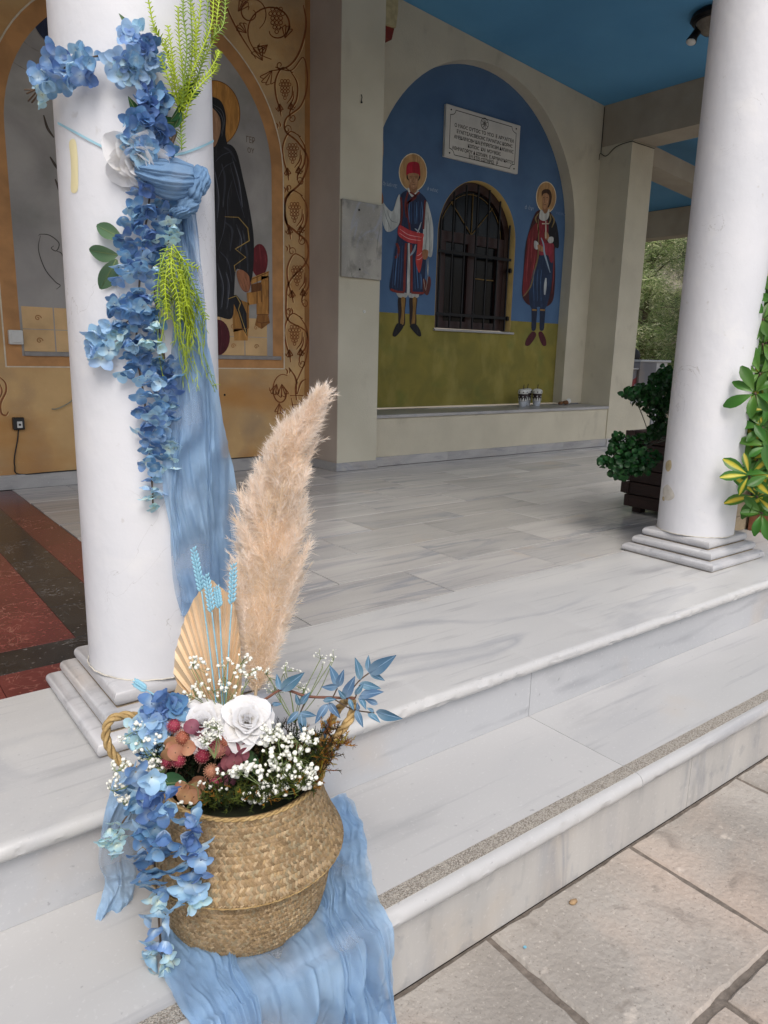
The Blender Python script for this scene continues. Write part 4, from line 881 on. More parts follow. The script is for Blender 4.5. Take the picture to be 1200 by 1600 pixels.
script('ΓΕΡ', 384, 222, 10, WF, fw, pcol('#6d5a48'), width=14, layer=2)
script('ΟΥ', 386, 238, 8, WF, fw, pcol('#6d5a48'), width=11, layer=2)
# left half: dark blue glory, pale circle line, lower part of a scrollwork chair and wing tips
fpoly('dark_blue_disc', [(1.84+.42*math.cos(math.radians(a)), 2.80+.42*math.sin(math.radians(a))) for a in range(150, 296, 5)] + [(2.1, 2.75)], pcol('#27304c'), 1.2) if False else None
paint('dark_blue_glory', [(48, 30), (60, 52), (76, 70), (92, 82), (110, 84), (110, -20), (70, -20)], '#262d47', WF, .4, fw, False)
stroke('halo_line', [[(18, 44), (38, 66), (60, 80), (95, 92)], [(2, 80), (22, 98), (45, 112)], [(48, 30), (60, 52), (76, 70), (95, 83)]], 1.5, '#8b8580', WF, .9, fw)
stroke('chair_scroll', [[(60, 368), (64, 366), (78, 368), (92, 380), (88, 392), (80, 388), (84, 384)], [(63, 368), (60, 390), (70, 420), (86, 440), (94, 446), (88, 452)], [(88, 392), (98, 400), (104, 440)]], 1.6, '#4c4844', WF, 1.4, fw)
stroke('wing_tip', [[(68, 180), (74, 200), (84, 215)], [(78, 245), (86, 258), (94, 268)], [(86, 280), (92, 295), (96, 310)]], 4, '#4b4038', WF, 1.4, fw)
# vine scrolls with grapes
vm = MB()
hm = MB()
def vs_(pts, wd, lay=1.5): stroke_mb(vm, pts, wd*1.35, WF, lay); stroke_mb(hm, [(x+wd*.8, y+.5) for x, y in pts], wd*.9, WF, .9)
def curl(cx, cy, r, a0, turns, wd=2.0, fx=1, sy=1.25):
    pts = []
    n = int(16*turns)
    for k in range(n+1):
        a = math.radians(a0)+fx*2*math.pi*turns*k/n; q = r*(1-k/n*.82); pts.append((cx+q*math.cos(a), cy+q*math.sin(a)*sy))
    stroke_mb(vm, pts, wd, WF, 1.5, n=2)
def acanthus(x, y, L, ang, fx=1):
    for k in range(4):
        a = ang+fx*(k-1.5)*.33; l = L*(1-.12*abs(k-1.5))
        pts = [(x, y), (x+l*.5*math.cos(a)-fx*l*.12*math.sin(a), y+l*.5*math.sin(a)+fx*l*.12*math.cos(a)), (x+l*math.cos(a+fx*.25), y+l*math.sin(a+fx*.25)), (x+l*.85*math.cos(a+fx*.6), y+l*.85*math.sin(a+fx*.6))]
        stroke_mb(vm, pts, 1.8, WF, 1.5, n=4)
gm = MB()
def grapes(cx, cy, h):
    for r_, nn in enumerate((3, 4, 3, 3, 2, 1)):
        for k in range(nn):
            x = cx+(k-(nn-1)/2)*h*.15; y = cy-h/2+h*(r_+.5)/6; R = h*.085
            W = [ony(x+R*math.cos(2*math.pi*j/8), y+R*1.1*math.sin(2*math.pi*j/8), WF) for j in range(8)]; c = ony(x, y, WF)
            yb_ = WF-.0008-1.5*.0009
            a = [gm.vert((v.x, yb_, v.z)) for v in W]; i_ = [gm.vert((c.x+(v.x-c.x)*.62, yb_, c.z+(v.z-c.z)*.62)) for v in W]
            for j in range(8): gm.f.append((a[j], a[(j+1) % 8], i_[(j+1) % 8], i_[j]))
main = [(463, 625), (462, 600), (478, 560), (479, 520), (450, 500), (447, 470), (452, 440), (478, 410), (480, 380), (462, 362), (446, 345), (446, 310), (470, 285), (481, 250), (465, 222), (446, 205), (447, 185), (470, 165), (480, 130), (474, 90), (455, 110), (430, 105)]
vs_(main, 2.4)
for i, (cx_, cy_) in enumerate(((445, 140), (457, 240), (460, 332), (464, 431), (460, 524))):
    grapes(cx_, cy_, 32); f_ = 1 if i % 2 == 0 else -1
    vs_([(cx_+13, cy_-26), (cx_-4, cy_-34), (cx_-15, cy_-14), (cx_-14, cy_+10), (cx_-8, cy_+30), (cx_-6, cy_+42)], 2.0)
    vs_([(cx_+8, cy_-30), (cx_+19, cy_-10), (cx_+18, cy_+16), (cx_+8, cy_+34), (cx_+9, cy_+46)], 2.0)
    vs_([(cx_+12, cy_-5), (cx_+11, cy_+10), (cx_+3, cy_+22)], 1.6); vs_([(cx_+14, cy_+2), (cx_+13, cy_+14), (cx_+6, cy_+28)], 1.6)
    acanthus(cx_-8, cy_+22, 13, math.pi*.42, 1); acanthus(cx_+9, cy_+20, 13, math.pi*.55, -1)
    curl(cx_-8, cy_-38, 6, 20, 1.2, 1.6, f_); curl(cx_+12, cy_+44, 6, 200, 1.2, 1.6, -f_)
    vs_([(cx_-14, cy_+52), (cx_-11, cy_+56), (cx_-12, cy_+61)], 1.6); vs_([(cx_-9, cy_+50), (cx_-7, cy_+55), (cx_-8, cy_+59)], 1.6)
curl(428, 44, 49, 95, 1.15, 2.6, 1, 1.0); grapes(432, 32, 42); acanthus(445, 60, 22, -1.1, -1); acanthus(418, 70, 18, 2.2, 1)
curl(392, 20, 26, 60, 1.3, 2.2, -1, 1.1); acanthus(410, 95, 26, -2.3, 1); acanthus(425, 110, 26, 2.4, -1); acanthus(372, 18, 22, -1.2, 1); acanthus(385, 52, 20, -2.6, 1)
vs_([(474, 8), (478, 40), (468, 80), (450, 104), (420, 112)], 2.4); vs_([(400, 92), (380, 62), (362, 30), (350, 0)], 2.0)
# pot and lower scrolls
vs_([(453, 618), (474, 618)], 2.2); vs_([(455, 622), (458, 640), (456, 660), (452, 675)], 1.6); vs_([(472, 622), (468, 640), (470, 660), (474, 675)], 1.6); vs_([(456, 632), (471, 632)], 1.5); vs_([(456, 645), (470, 645)], 1.5)
vs_([(463, 616), (462, 592), (452, 575)], 2); vs_([(464, 616), (470, 598), (478, 592)], 2)
curl(440, 612, 18, 300, 1.1, 2.2, -1, 1.6); acanthus(432, 600, 18, 1.6, 1); acanthus(440, 600, 22, 1.2, 1); acanthus(436, 630, 18, 1.8, -1)
vs_([(-2, 588), (8, 598), (9, 612), (1, 630), (2, 645), (9, 649), (13, 643)], 2.4); vs_([(0, 600), (3, 612), (-2, 625)], 1.8)
part(hm, 'vine_highlight', flat('fresco_vine_light', '#e0be88', .8, .1, 20), fw, kind='stuff'); part(vm, 'vine_scroll', MT['vine'], fw, kind='stuff'); part(gm, 'grape_cluster', MT['vine'], fw, kind='stuff')
# frescoed chip and cable things on the ochre wall
c = ony(351, 617, WF); part(MB().lathe([(.008, 0), (.006, .002)], M=Matrix.Translation(c+Vector((0, -.0012, 0))) @ Matrix.Rotation(math.pi/2, 4, 'X'), n=7), 'dark_hole', IRON, fw)
sw = thing('switch_box', ony(24, 526, WF), 'white square switch box at the foot of the grey painted field, far left', 'switch')
a = ony(15, 538, WF-.03); b = ony(35, 516, WF-.03)
part(MB().box(a.x, b.x, WF-.035, WF-.0035, a.z, b.z, .004), 'box_body', PLASTW, sw); part(MB().box(a.x+.012, b.x-.008, WF-.040, WF-.0352, a.z+.01, b.z-.01, .002), 'rocker', PLASTW, sw)
pg = thing('wall_socket', ony(29, 662, WF), 'black plug in a wall socket with its cable hanging down the ochre wall, lower left', 'socket')
a = ony(21, 672, WF-.02); b = ony(37, 652, WF-.02)
part(MB().box(a.x, b.x, WF-.03, WF-.0005, a.z, b.z, .004), 'socket_body', PLASTB, pg)
part(MB().box(a.x+.02, b.x-.012, WF-.0325, WF-.0302, a.z+.012, b.z-.022, .001), 'label_plate', PLASTW, pg)
part(MB().lathe([(.007, 0), (.006, .004), (.0, .0045)], M=Matrix.Translation(((a.x+b.x)/2+.004, WF-.0326, (a.z+b.z)/2-.005)) @ Matrix.Rotation(math.pi/2, 4, 'X'), n=10), 'socket_hole', PLASTB, pg)
part(MB().tube(spline([ony(x, y, WF-.012) for x, y in ((29, 672), (27, 690), (23, 712), (23, 728), (30, 741))] + [Vector((1.45, WF-.025, .088)), Vector((1.9, WF-.022, .09)), Vector((2.9, WF-.02, .09))], 6), .0035, 6), 'cable', PLASTB, pg, True)
# loose pale wire crossing the wall
tag(part(MB().tube(spline([ony(x, y, WF-.02) for x, y in ((81, 639), (88, 639), (100, 634), (112, 626), (124, 612))], 6), .0038, 6), 'hose_end', flat('pale_wire', '#9c9a85', .6), None, True), 'short pale curved wire end sticking out left of the near column', 'wire')
# black cable looping over the right pier
cw = MB(); 
cw.tube(spline([ony(936, 250, 3.35), ony(938, 240, 3.345), Vector((6.352, 3.30, 2.63)), Vector((6.354, 3.2, 2.690)), Vector((6.354, 3.05, 2.705)), Vector((6.40, 3.032, 2.70)), Vector((6.69, 3.032, 2.70))], 6), .0035, 5)
cw.tube([Vector((6.350, 3.361, z)) for z in (3.05, 2.9, 2.78, 2.66)], .003, 5)
tag(part(cw, 'cable', IRON, None, True), 'thin black cable looping round the top of the right pier', 'cable')

# ------------------------------------------------------------------ small objects
def cup(px, py, label):
    c = onz(px, py, .3797); t = thing('drink_cup', c, label, 'cup', 'cups left on the marble bench')
    wcup = PLASTW; h = .15
    part(MB().lathe([(.030, 0), (.037, .045)], c, 18), 'cup_base', flat('cup_grey_white', '#b9bec6', .5), t, True, 50)
    mb = MB().lathe([(.0375, .0455), (.044, .112)], c, 18); part(mb, 'cup_band', flat('cup_dark_brown', '#26161a', .5, .1), t, True, 50)
    mb = MB()
    for k in range(11):
        a = 2*math.pi*k/11; z0 = .0455; R = .0388
        P = [(a-.26, z0+.002), (a+.26, z0+.002), (a+.12, z0+.02+.012*rnd(.4, 1)), (a-.05, z0+.032)]
        mb.f.append(tuple(mb.vert(c+Vector(((R+z*.0-.0455*0+.0008+(z-.0455)*.098)*math.cos(b), (R+.0008+(z-.0455)*.098)*math.sin(b), z))) for b, z in P))
    for k in range(7):
        a = 2*math.pi*k/7+.3; z = .088; R = .0375+(z-.0455)*.098+.0012
        mb.f.append(tuple(mb.vert(c+Vector((R*math.cos(a+du), R*math.sin(a+du), z+dz))) for du, dz in ((-.12, 0), (0, -.007), (.14, .001), (.0, .008))))
    part(mb, 'cup_print', PLASTW, t, kind='stuff')
    part(MB().lathe([(.0445, .1125), (.047, .116), (.0465, .138), (.0455, .143), (.03, .153), (.012, .156)], c, 18), 'cup_lid', PLASTW, t, True, 50)
    mb = MB()
    for k in range(8):
        a = 2*math.pi*k/8; R = .0474; mb.f.append(tuple(mb.vert(c+Vector((R*math.cos(a+du), R*math.sin(a+du), .128+dz))) for du, dz in ((-.14, -.002), (0, -.008), (.16, 0), (.03, .007))))
    part(mb, 'lid_print', PLASTB, t, kind='stuff')
    part(MB().tube([c+Vector((.0, 0, .15)), c+Vector((.004, -.002, .195))], .0035, 6), 'straw', PLASTB, t)
    return t
cup(816, 635, 'brown and white paper cup with black straw, leftmost of the three on the bench')
cup(822.5, 633, 'brown and white paper cup partly behind the leftmost cup on the bench')
cup(838, 634, 'brown and white paper cup standing apart, rightmost of the three on the bench')
c = onz(885, 632, .3797); t = thing('crumpled_wrapper', c, 'crumpled white wrapper with brown pastry remains near the right end of the bench', 'wrapper')
for nm, mt_, ctr, r_, sq in (('paper', PLASTW, (.03, .01, .028), .034, (1, .8, .85)), ('pastry', flat('pastry_brown', '#7d5636', .8, .3, 30), (-.02, -.01, .02), .026, (1.3, .9, .75)), ('pastry', flat('pastry_brown', '#7d5636', .8, .3, 30), (-.085, 0, .015), .02, (1.4, .9, .7))):
    mb = MB().ball(c+Vector(ctr), r_, 12, 8, sq); mb.v = [tuple(Vector(v)+noise.noise_vector(Vector(v)*60)*.009) for v in mb.v]; part(mb, nm, mt_, t)
# dry leaf on the paving
c = onz(895, 1411, H0); mb = MB().ball(c+Vector((0, 0, .004)), .011, 8, 6, (1.2, .6, .45)); mb.v = [tuple(Vector(v)+noise.noise_vector(Vector(v)*150)*.003) for v in mb.v]
tag(part(mb, 'dry_leaf', flat('dry_leaf_tan', '#a98c68', .8, .2, 80), None, True), 'small curled tan dry leaf lying on the paving in front of the steps', 'leaf')
c = onz(820, 1482, H0); tag(part(MB().box(c.x-.003, c.x+.003, c.y-.0025, c.y+.0025, H0+.0025, H0+.0045), 'petal_scrap', flat('aqua_scrap', '#7fc0d8', .7), None), 'tiny light blue scrap on the paving below the dry leaf', 'scrap')

# ceiling lamp with spot
cz0 = ceil_z(5.55); lc = Vector((5.60, 1.93, cz0)); d = ray(1121, 22)
tt = 0
for _ in range(30):
    p = CAM+d*tt; z = ceil_z(p.x); tt += (z-p.z)/(d.z+.0875*d.x) if abs(d.z) > 1e-6 else 0
lc = CAM+d*tt
lm = thing('ceiling_lamp', lc, 'black ringed round ceiling lamp with frosted bowl, half behind the far column', 'ceiling lamp')
part(MB().lathe([(.16, -.0), (.17, -.03), (.155, -.05), (.13, -.052)], lc, 28), 'ring', IRON, lm, True, 40)
part(MB().lathe([(.135, -.05), (.12, -.085), (.08, -.115), (.0, -.13)], lc, 24, cap=False), 'bowl', flat('dim_glass', '#7d766c', .2), lm, True)
d = ray(1090, 30); tt = 0
for _ in range(30):
    p = CAM+d*tt; tt += (ceil_z(p.x)-p.z)/(d.z+.0875*d.x)
sc = CAM+d*tt; sp_ = thing('spot_lamp', sc, 'small black swivel spotlight hanging from the blue ceiling beside the round lamp', 'spotlight')
dep = (sc-CAM).dot(FWD)
P = lambda x, y: at(x, y, dep-.03)
part(MB().lathe([(.045, .0), (.05, -.02), (.03, -.035)], sc, 16), 'mount', IRON, sp_, True, 40)
part(MB().tube([sc+Vector((0, 0, -.03)), P(1088, 36), P(1089, 44)], .011, 6), 'arm', IRON, sp_, True)
part(MB().tube([P(1093, 42), P(1091, 47), P(1084, 57), P(1080, 65)], [.018, .026, .027, .036], 12), 'spot_head', IRON, sp_, True)
part(MB().tube([P(1079.8, 65.5), P(1079.4, 67)], [.035, .030], 12), 'spot_glass', PLASTW, sp_, True)

# ------------------------------------------------------------------ plants
def leaf_mesh(L, W, kind='oval', n=5, cup_=.15, bend=.2, fold=.25):
    """leaf along +Y, up +Z; uv.y runs 0 at the base to 1 at the tip"""
    mb = MB(); rows_ = []
    for j in range(n+1):
        t = j/n
        if kind == 'oval': w_ = math.sin(math.pi*min(1, t*.96+.02))**.75
        elif kind == 'obov': w_ = math.sin(math.pi*(t*.97+.01)**1.6)**.7
        elif kind == 'lance': w_ = math.sin(math.pi*(t*.98+.01)**.8)**.9*(1-.25*t)
        elif kind == 'round': w_ = max(.12, math.sqrt(max(0, 1-(2*(t*.98)-1)**2)))
        w_ *= W/2; y = L*t; z = -bend*L*t*t
        row = []
        for i, s in enumerate((-1, -.5, 0, .5, 1)):
            row.append(mb.vert((s*w_, y, z+fold*abs(s)*w_ - cup_*w_*(1-abs(s))*.0 + (cup_*L*.25*math.sin(t*math.pi))*abs(s)), (abs(s), t)))
        rows_.append(row)
    for A, B in zip(rows_, rows_[1:]):
        for i in range(4): mb.f.append((A[i], A[i+1], B[i+1], B[i]))
    return mb
def orient(p, ydir, up=None, s=1.0, roll=0.0):
    y = Vector(ydir).normalized(); u = Vector(up) if up is not None else Vector((0, 0, 1)); x = y.cross(u)
    if x.length < 1e-4: x = y.orthogonal()
    x.normalize(); z = x.cross(y); M = Matrix((x, y, z)).transposed().to_4x4()
    return Matrix.Translation(p) @ M @ Matrix.Rotation(roll, 4, 'Y') @ Matrix.Scale(s, 4)
def rv3(s=1.0): return Vector((rnd(-1, 1), rnd(-1, 1), rnd(-1, 1)))*s

# variegated glossy shrub right of the far column
sch_meshes = [leaf_mesh(.085, .036, 'obov', 6, bend=b, fold=.18).mesh('leaf', LEAF_SCH, True) for b in (.15, .3, .45)] + [leaf_mesh(.085, .036, 'obov', 6, bend=b, fold=.18).mesh('leaf', LEAF_YEL, True) for b in (.2, .4)]
shb = Vector((4.12, .52, 0)); sh = thing('variegated_shrub', shb, 'tall shrub with glossy green and yellow whorled leaves to the right of the far column', 'shrub')
st = MB(); whorls = []
for (px, py, dz) in ((1166, 466, -.1), (1195, 470, 0), (1185, 500, 0), (1182, 535, -.05), (1205, 520, 0), (1196, 560, 0), (1180, 585, -.05), (1172, 612, -.1), (1200, 610, 0), (1190, 640, 0), (1205, 660, 0), (1186, 670, -.04), (1192, 700, 0), (1175, 720, 0), (1210, 700, .05),
                     (1165, 745, -.08), (1192, 742, -.1), (1175, 775, -.08), (1198, 770, -.05), (1185, 800, -.05), (1205, 730, 0), (1215, 580, 0), (1220, 640, 0), (1222, 480, 0), (1225, 760, 0), (1190, 440, .1), (1215, 800, 0), (1235, 550, .1), (1240, 700, .1), (1188, 615, .1), (1185, 720, .15), (1195, 500, .15), (1210, 650, .2), (1200, 780, .1), (1200, 470, .2)):
    c = at(px+rnd(-3, 3)+8, py+rnd(-3, 3), 2.95+dz+rnd(-.05, .05)); whorls.append(c)
for k in range(14): whorls.append(at(rnd(1182, 1260), rnd(450, 800), 3.02+rnd(-.02, .22)))
for c in whorls:
    base = Vector((4.12+rnd(-.05, .05), .52+rnd(-.05, .05), max(.18, c.z-.25)))
    st.tube(spline([base, (base+c)/2+Vector((0, 0, -.03)), c], 4), .005, 5)
    ax = (c-base).normalized()*.5+(CAM-c).normalized()*.5+Vector((0, 0, .25)); ax.normalize()
    x = ax.orthogonal().normalized(); y = ax.cross(x); nl = random.randint(6, 8); ph = rnd(0, 6); ye = random.random() < .38
    for k in range(nl):
        a = ph+2*math.pi*k/nl+rnd(-.25, .25); dr = (x*math.cos(a)+y*math.sin(a))*1.0+ax*rnd(.1, .6)
        me = random.choice(sch_meshes[3:] if ye and random.random() < .7 else sch_meshes[:3])
        link('leaf', me, sh, orient(c+dr.normalized()*.008, dr, ax, rnd(.85, 1.3), rnd(-.3, .3)))
for k in range(4): st.tube(spline([Vector((4.12+rnd(-.03, .03), .52+rnd(-.03, .03), .15)), Vector((4.12+rnd(-.06, .06), .52+rnd(-.06, .06), .7)), Vector((4.12+rnd(-.1, .1), .52+rnd(-.1, .1), 1.35))], 5), .008, 6)
part(st, 'stem', STEM, sh, True)
# stone pedestal blocks and terracotta trough under the shrub
sb = thing('stone_block_pedestal', (3.95, .62, 0), 'rough beige stone blocks stacked behind the far column plinth', 'stone blocks')
for z0, z1, dx in ((.001, .075, 0), (.0765, .30, .01)): part(slab_mesh(3.86+dx, 4.26-dx, .50, .80, z1, z1-z0, wob=.006), 'stone_block', BEIGEST, sb)
tr = thing('terracotta_trough', (4.2, .4, 0), 'earthy brown trough at the right edge under the variegated shrub', 'trough')
part(slab_mesh(4.02, 4.7, .335, .485, .12, .119, wob=.006), 'trough_body', TERRA, tr); part(MB().box(4.04, 4.68, .35, .47, .1205, .128), 'soil', MT['grout'], tr)
# low wall behind them, closing the porch floor on the right
# dark wooden planter with trailing plant
PX0, PY0, PX1, PY1 = 3.86, .80, 4.32, 1.10
pt = thing('wooden_planter', (4.09, .95, 0), 'dark brown slatted wooden planter behind the far column', 'planter')
for lv in range(6):
    z0 = .035+lv*.070; z1 = z0+.064; ex = .012 if lv % 2 else 0
    part(MB().box(PX0-ex, PX1+ex, PY0, PY0+.028, z0, z1, .003), 'plank', PLANK, pt); part(MB().box(PX0-ex, PX1+ex, PY1-.028, PY1, z0, z1, .003), 'plank', PLANK, pt)
    ex2 = 0 if lv % 2 else .012
    part(MB().box(PX0+.001, PX0+.029, PY0+.0285-(.0285+ex2 if lv % 2 == 0 else 0)*0, PY1-.0285, z0, z1, .003), 'plank', PLANK, pt); part(MB().box(PX1-.029, PX1-.001, PY0+.0285, PY1-.0285, z0, z1, .003), 'plank', PLANK, pt)
    for yy in (PY0-.012, PY1-.028+.012):
        if lv % 2: part(MB().box(PX0-.010, PX0-.0005, yy, yy+.036, z0+.002, z1-.002, .002), 'plank_end', PLANK, pt)
part(MB().box(PX0+.03, PX1-.03, PY0+.03, PY1-.03, .03, .41), 'soil', MT['grout'], pt)
for x in (PX0+.04, PX1-.09):
    for y in (PY0+.03, PY1-.08): part(MB().box(x, x+.05, y, y+.05, .0005, .034), 'foot', PLANK, pt)
iv = thing('trailing_plant', (4.0, .95, .41), 'dark green small leaved plant spilling over the wooden planter', 'plant')
ivm = [leaf_mesh(.027, .028, 'round', 5, bend=b, fold=.2).mesh('leaf', LEAF_IVY, True) for b in (.1, .35)]
ist = MB(); rest = MB(); cnt = 0
def ivy_leaf(p, s):
    global cnt
    dr = rv3()+Vector((0, 0, -.4)); up = (CAM-p).normalized()+rv3(.7)
    M = orient(p, dr, up, s, rnd(-.4, .4))
    if cnt < 290: link('leaf', random.choice(ivm), iv, M)
    else:
        src = leaf_mesh(.027, .028, 'round', 4, bend=rnd(.1, .4), fold=.2); o = len(rest.v)
        for v, u in zip(src.v, src.uv): rest.vert(M @ Vector(v), u)
        rest.f += [tuple(i+o for i in f) for f in src.f]
    cnt += 1
blobs = [((1035, 612), 30, 26, 3.45), ((1010, 618), 22, 18, 3.40), ((1040, 590), 18, 16, 3.5), ((985, 608+4), 14, 10, 3.38), ((1030, 640), 22, 14, 3.45), ((1042, 570+10), 10, 10, 3.5), ((1025, 672), 16, 12, 3.5), ((1010, 680), 20, 6, 3.45), ((975, 690), 20, 12, 3.4), ((965, 715), 22, 16, 3.38), ((985, 725), 22, 16, 3.36), ((945, 720), 12, 8, 3.36), ((970, 738), 20, 10, 3.34), ((1010, 715), 20, 14, 3.34), ((990, 700), 22, 16, 3.38), ((1002, 732), 14, 8, 3.33), ((1035, 660), 12, 16, 3.5)]
order = []
for (cx_, cy_), rx, ry, dp in blobs:
    for k in range(int(rx*ry*.27)+6):
        a = rnd(0, 6.28); q = math.sqrt(random.random()); order.append((at(cx_+rx*q*math.cos(a), cy_+ry*q*math.sin(a), dp+rnd(-.06, .06)), rnd(.6, 1.05)))
random.shuffle(order)
order.sort(key=lambda e: (e[0]-CAM).dot(FWD))
for p, s in order: ivy_leaf(p, s)
for (cx_, cy_), rx, ry, dp in blobs:
    for k in range(1): ist.tube(spline([Vector((3.95+rnd(-.05, .05), .95+rnd(-.06, .06), .42)), at((cx_+1015)/2, (cy_+668)/2, dp+.04), at(cx_+rnd(-.8, .8)*rx, cy_+rnd(-.8, .8)*ry, dp)], 5), .0022, 4)
part(ist, 'stem', flat('dark_stem', '#2c3320', .8), iv); part(rest, 'foliage', LEAF_IVY, iv, True, kind='stuff')

# trees beyond the porch
def needle_clump(mb, c, R, n, cols, ln=.09, down=.5):
    for _ in range(n):
        p = c+rv3(1).normalized()*R*random.random()**.5; dr = (rv3(1)+(p-c).normalized()*.6+Vector((0, 0, -down))).normalized(); s = dr.orthogonal().normalized()*rnd(.004, .010)
        q = p+dr*ln*rnd(.5, 1.2); mb.c = random.choice(cols); o = [mb.vert(v) for v in (p-s, p+s, q)]; mb.f.append(tuple(o))
def tree(base, H, R, label, cols, dens=1.0, lean=(0, 0), crown=(.12, 1.0), ln=.14, down=.5, name='pine_tree'):
    t = thing(name, base, label, 'tree', 'trees beyond the porch'); base = Vector(base); tk = MB(); fo = MB(); fo.c = cols[0]
    top = base+Vector((lean[0], lean[1], H)); axis = spline([base, base*.6+top*.4+Vector((rnd(-.1, .1), rnd(-.1, .1), 0)), top], 8)
    tk.tube(axis, [.13*(1-.85*i/(len(axis)-1)) for i in range(len(axis))], 8)
    nb = int(44*dens)
    for k in range(nb):
        h = crown[0]+(crown[1]-crown[0])*(k+.5)/nb; p0 = axis[int(h*(len(axis)-1))]; a = k*2.4; rr = R*(1.05-.6*h)*rnd(.7, 1.15)
        tip = p0+Vector((math.cos(a)*rr, math.sin(a)*rr, rnd(-.35, .5))); pts = spline([p0, (p0+tip)/2+Vector((0, 0, .15)), tip], 5)
        tk.tube(pts, [.022*(1-.8*i/(len(pts)-1)) for i in range(len(pts))], 4)
        for q in pts[2:]:
            for j in range(3): needle_clump(fo, q+rv3(.25), .20, int(30), cols, ln, down)
    part(tk, 'trunk', flat('bark', '#6e5f50', .95, .2, 9), t); part(fo, 'crown', TREEV, t, kind='stuff')
    return t
GA = [lin(h) for h in ('#8b9c60', '#768a52', '#657846', '#a0ad78', '#c2c299', '#dfdcb8', '#566b40')]  # palest tones paint bright highlights into the needles
GB = [lin(h) for h in ('#3c4b2c', '#2e3c24', '#4a5a36', '#56603c')]
GC = [lin(h) for h in ('#b5ae9a', '#9a9484', '#a6a985', '#c3bdab')]
tree((16.4, 9.3, H0), 5.0, 1.6, 'light green feathery pine left of the gap between pier and far column', GA, 1.5)
tree((15.4, 7.4, H0), 5.2, 1.2, 'dark green tree next to the far column, right side of the gap', GB, .7, lean=(.3, .2))
tree((18.5, 9.0, H0), 5.6, 1.8, 'pale dry twiggy tree behind the two nearer trees', GC+GA[:2], 1.4, down=1.4, ln=.22)
tree((19.5, 12.0, H0+.4), 5.5, 2.0, 'green pine farthest back, mostly behind the light green pine', GA, 1.2)
tree((17.2, 6.8, H0), 5.5, 1.6, 'dark pine hidden mostly by the far column', GB+GA[:1], 1.2)
# marble garden bench blocks, seated person and their seat
mbk = thing('marble_garden_seat', (9.3, 4.6, H0), 'grey marble garden block with a white slab top beyond the parapet', 'stone seat')
a = ony(1001, 562, 4.5); b = ony(1047, 562, 4.5); mid = ony(1027, 562, 4.5); l0 = ony(978, 575, 4.5)
GRY = marble('grey_panel_marble', '#7d7c80', '#66666c', .4, stretch=(2, 2, 1.2), vs=.6)
part(MB().box(a.x, mid.x-.001, 4.5, 4.9, H0, a.z-.031), 'side_panel', GRY, mbk)
part(MB().box(mid.x, b.x-.05, 4.502, 4.9, H0, a.z-.031), 'side_panel', MT['tread'], mbk)
part(MB().box(a.x-.02, b.x, 4.48, 4.92, a.z-.03, a.z, .006), 'top_slab', MT['slab'], mbk)
part(MB().box(l0.x-.6, a.x-.022, 4.53, 4.9, H0, l0.z-.021), 'low_panel', GRY, mbk)
part(MB().box(l0.x-.6, a.x-.022, 4.50, 4.92, l0.z-.02, l0.z, .005), 'low_slab', MT['slab'], mbk)
q = [(992, 592), (996, 590), (996, 600), (990, 606)]
paint('red_mark', [(989, 593), (995, 589), (994, 598), (990, 602), (993, 606), (988, 610), (986, 603)], '#8e3a3c', 4.53, 0, mbk, False)

def skin_obj(name, verts, edges, radii, mt, parent, sub=2):
    me = bpy.data.meshes.new(name); me.from_pydata(verts, edges, []); o = bpy.data.objects.new(name, me); COL.objects.link(o)
    md = o.modifiers.new('skin', 'SKIN'); sk_ = me.skin_vertices[0].data
    for i, r in enumerate(radii): sk_[i].radius = (r, r) if not hasattr(r, '__len__') else r
    sk_[0].use_root = True
    s2_ = o.modifiers.new('sub', 'SUBSURF'); s2_.levels = sub; s2_.render_levels = sub
    dg = bpy.context.evaluated_depsgraph_get(); m2 = bpy.data.meshes.new_from_object(o.evaluated_get(dg)); bpy.data.objects.remove(o)
    m2.polygons.foreach_set('use_smooth', [True]*len(m2.polygons)); m2.materials.clear(); m2.materials.append(mt); m2.name = name
    return link(name, m2, parent)
hd = ony(989, 558, 5.1); pr_ = thing('person', (hd.x, 5.1, H0), 'dark haired person sitting behind the marble block, mostly hidden by the right pier', 'person')
skin = flat('skin', '#a3705a', .6, .05); shirt = flat('dark_shirt', '#23242a', .9, .1)
hx, hy, hz = hd.x-.02, 5.1, hd.z-.03
V = [(hx-.02, hy, hz-.62), (hx-.015, hy, hz-.42), (hx-.01, hy, hz-.25), (hx, hy, hz-.14), (hx, hy-.01, hz-.04), (hx, hy-.015, hz+.06),
     (hx-.17, hy, hz-.27), (hx-.24, hy-.05, hz-.52), (hx-.16, hy-.26, hz-.56), (hx+.16, hy, hz-.27), (hx+.22, hy-.05, hz-.52), (hx+.1, hy-.26, hz-.56),
     (hx-.11, hy-.05, hz-.66), (hx-.13, hy-.45, hz-.64), (hx-.13, hy-.47, hz-1.05), (hx+.09, hy-.05, hz-.66), (hx+.1, hy-.45, hz-.64), (hx+.1, hy-.47, hz-1.05)]
Eg = [(0, 1), (1, 2), (2, 3), (3, 4), (4, 5), (2, 6), (6, 7), (7, 8), (2, 9), (9, 10), (10, 11), (0, 12), (12, 13), (13, 14), (0, 15), (15, 16), (16, 17)]
skin_obj('body', V, Eg, [.14, .14, .12, .05, .085, .07, .06, .045, .03, .06, .045, .03, .09, .065, .045, .09, .065, .045], skin, pr_)
mb = MB().ball((hx, hy+.005, hz+.035), .112, 14, 10, (.92, 1.08, 1.12)); part(mb, 'hair', flat('black_hair', '#120d0c', .6), pr_, True)
mb = MB().lathe([(.17, -.68), (.165, -.45), (.17, -.3), (.09, -.2), (.06, -.19)], (hx-.01, hy, hz), 16); part(mb, 'shirt', shirt, pr_, True)
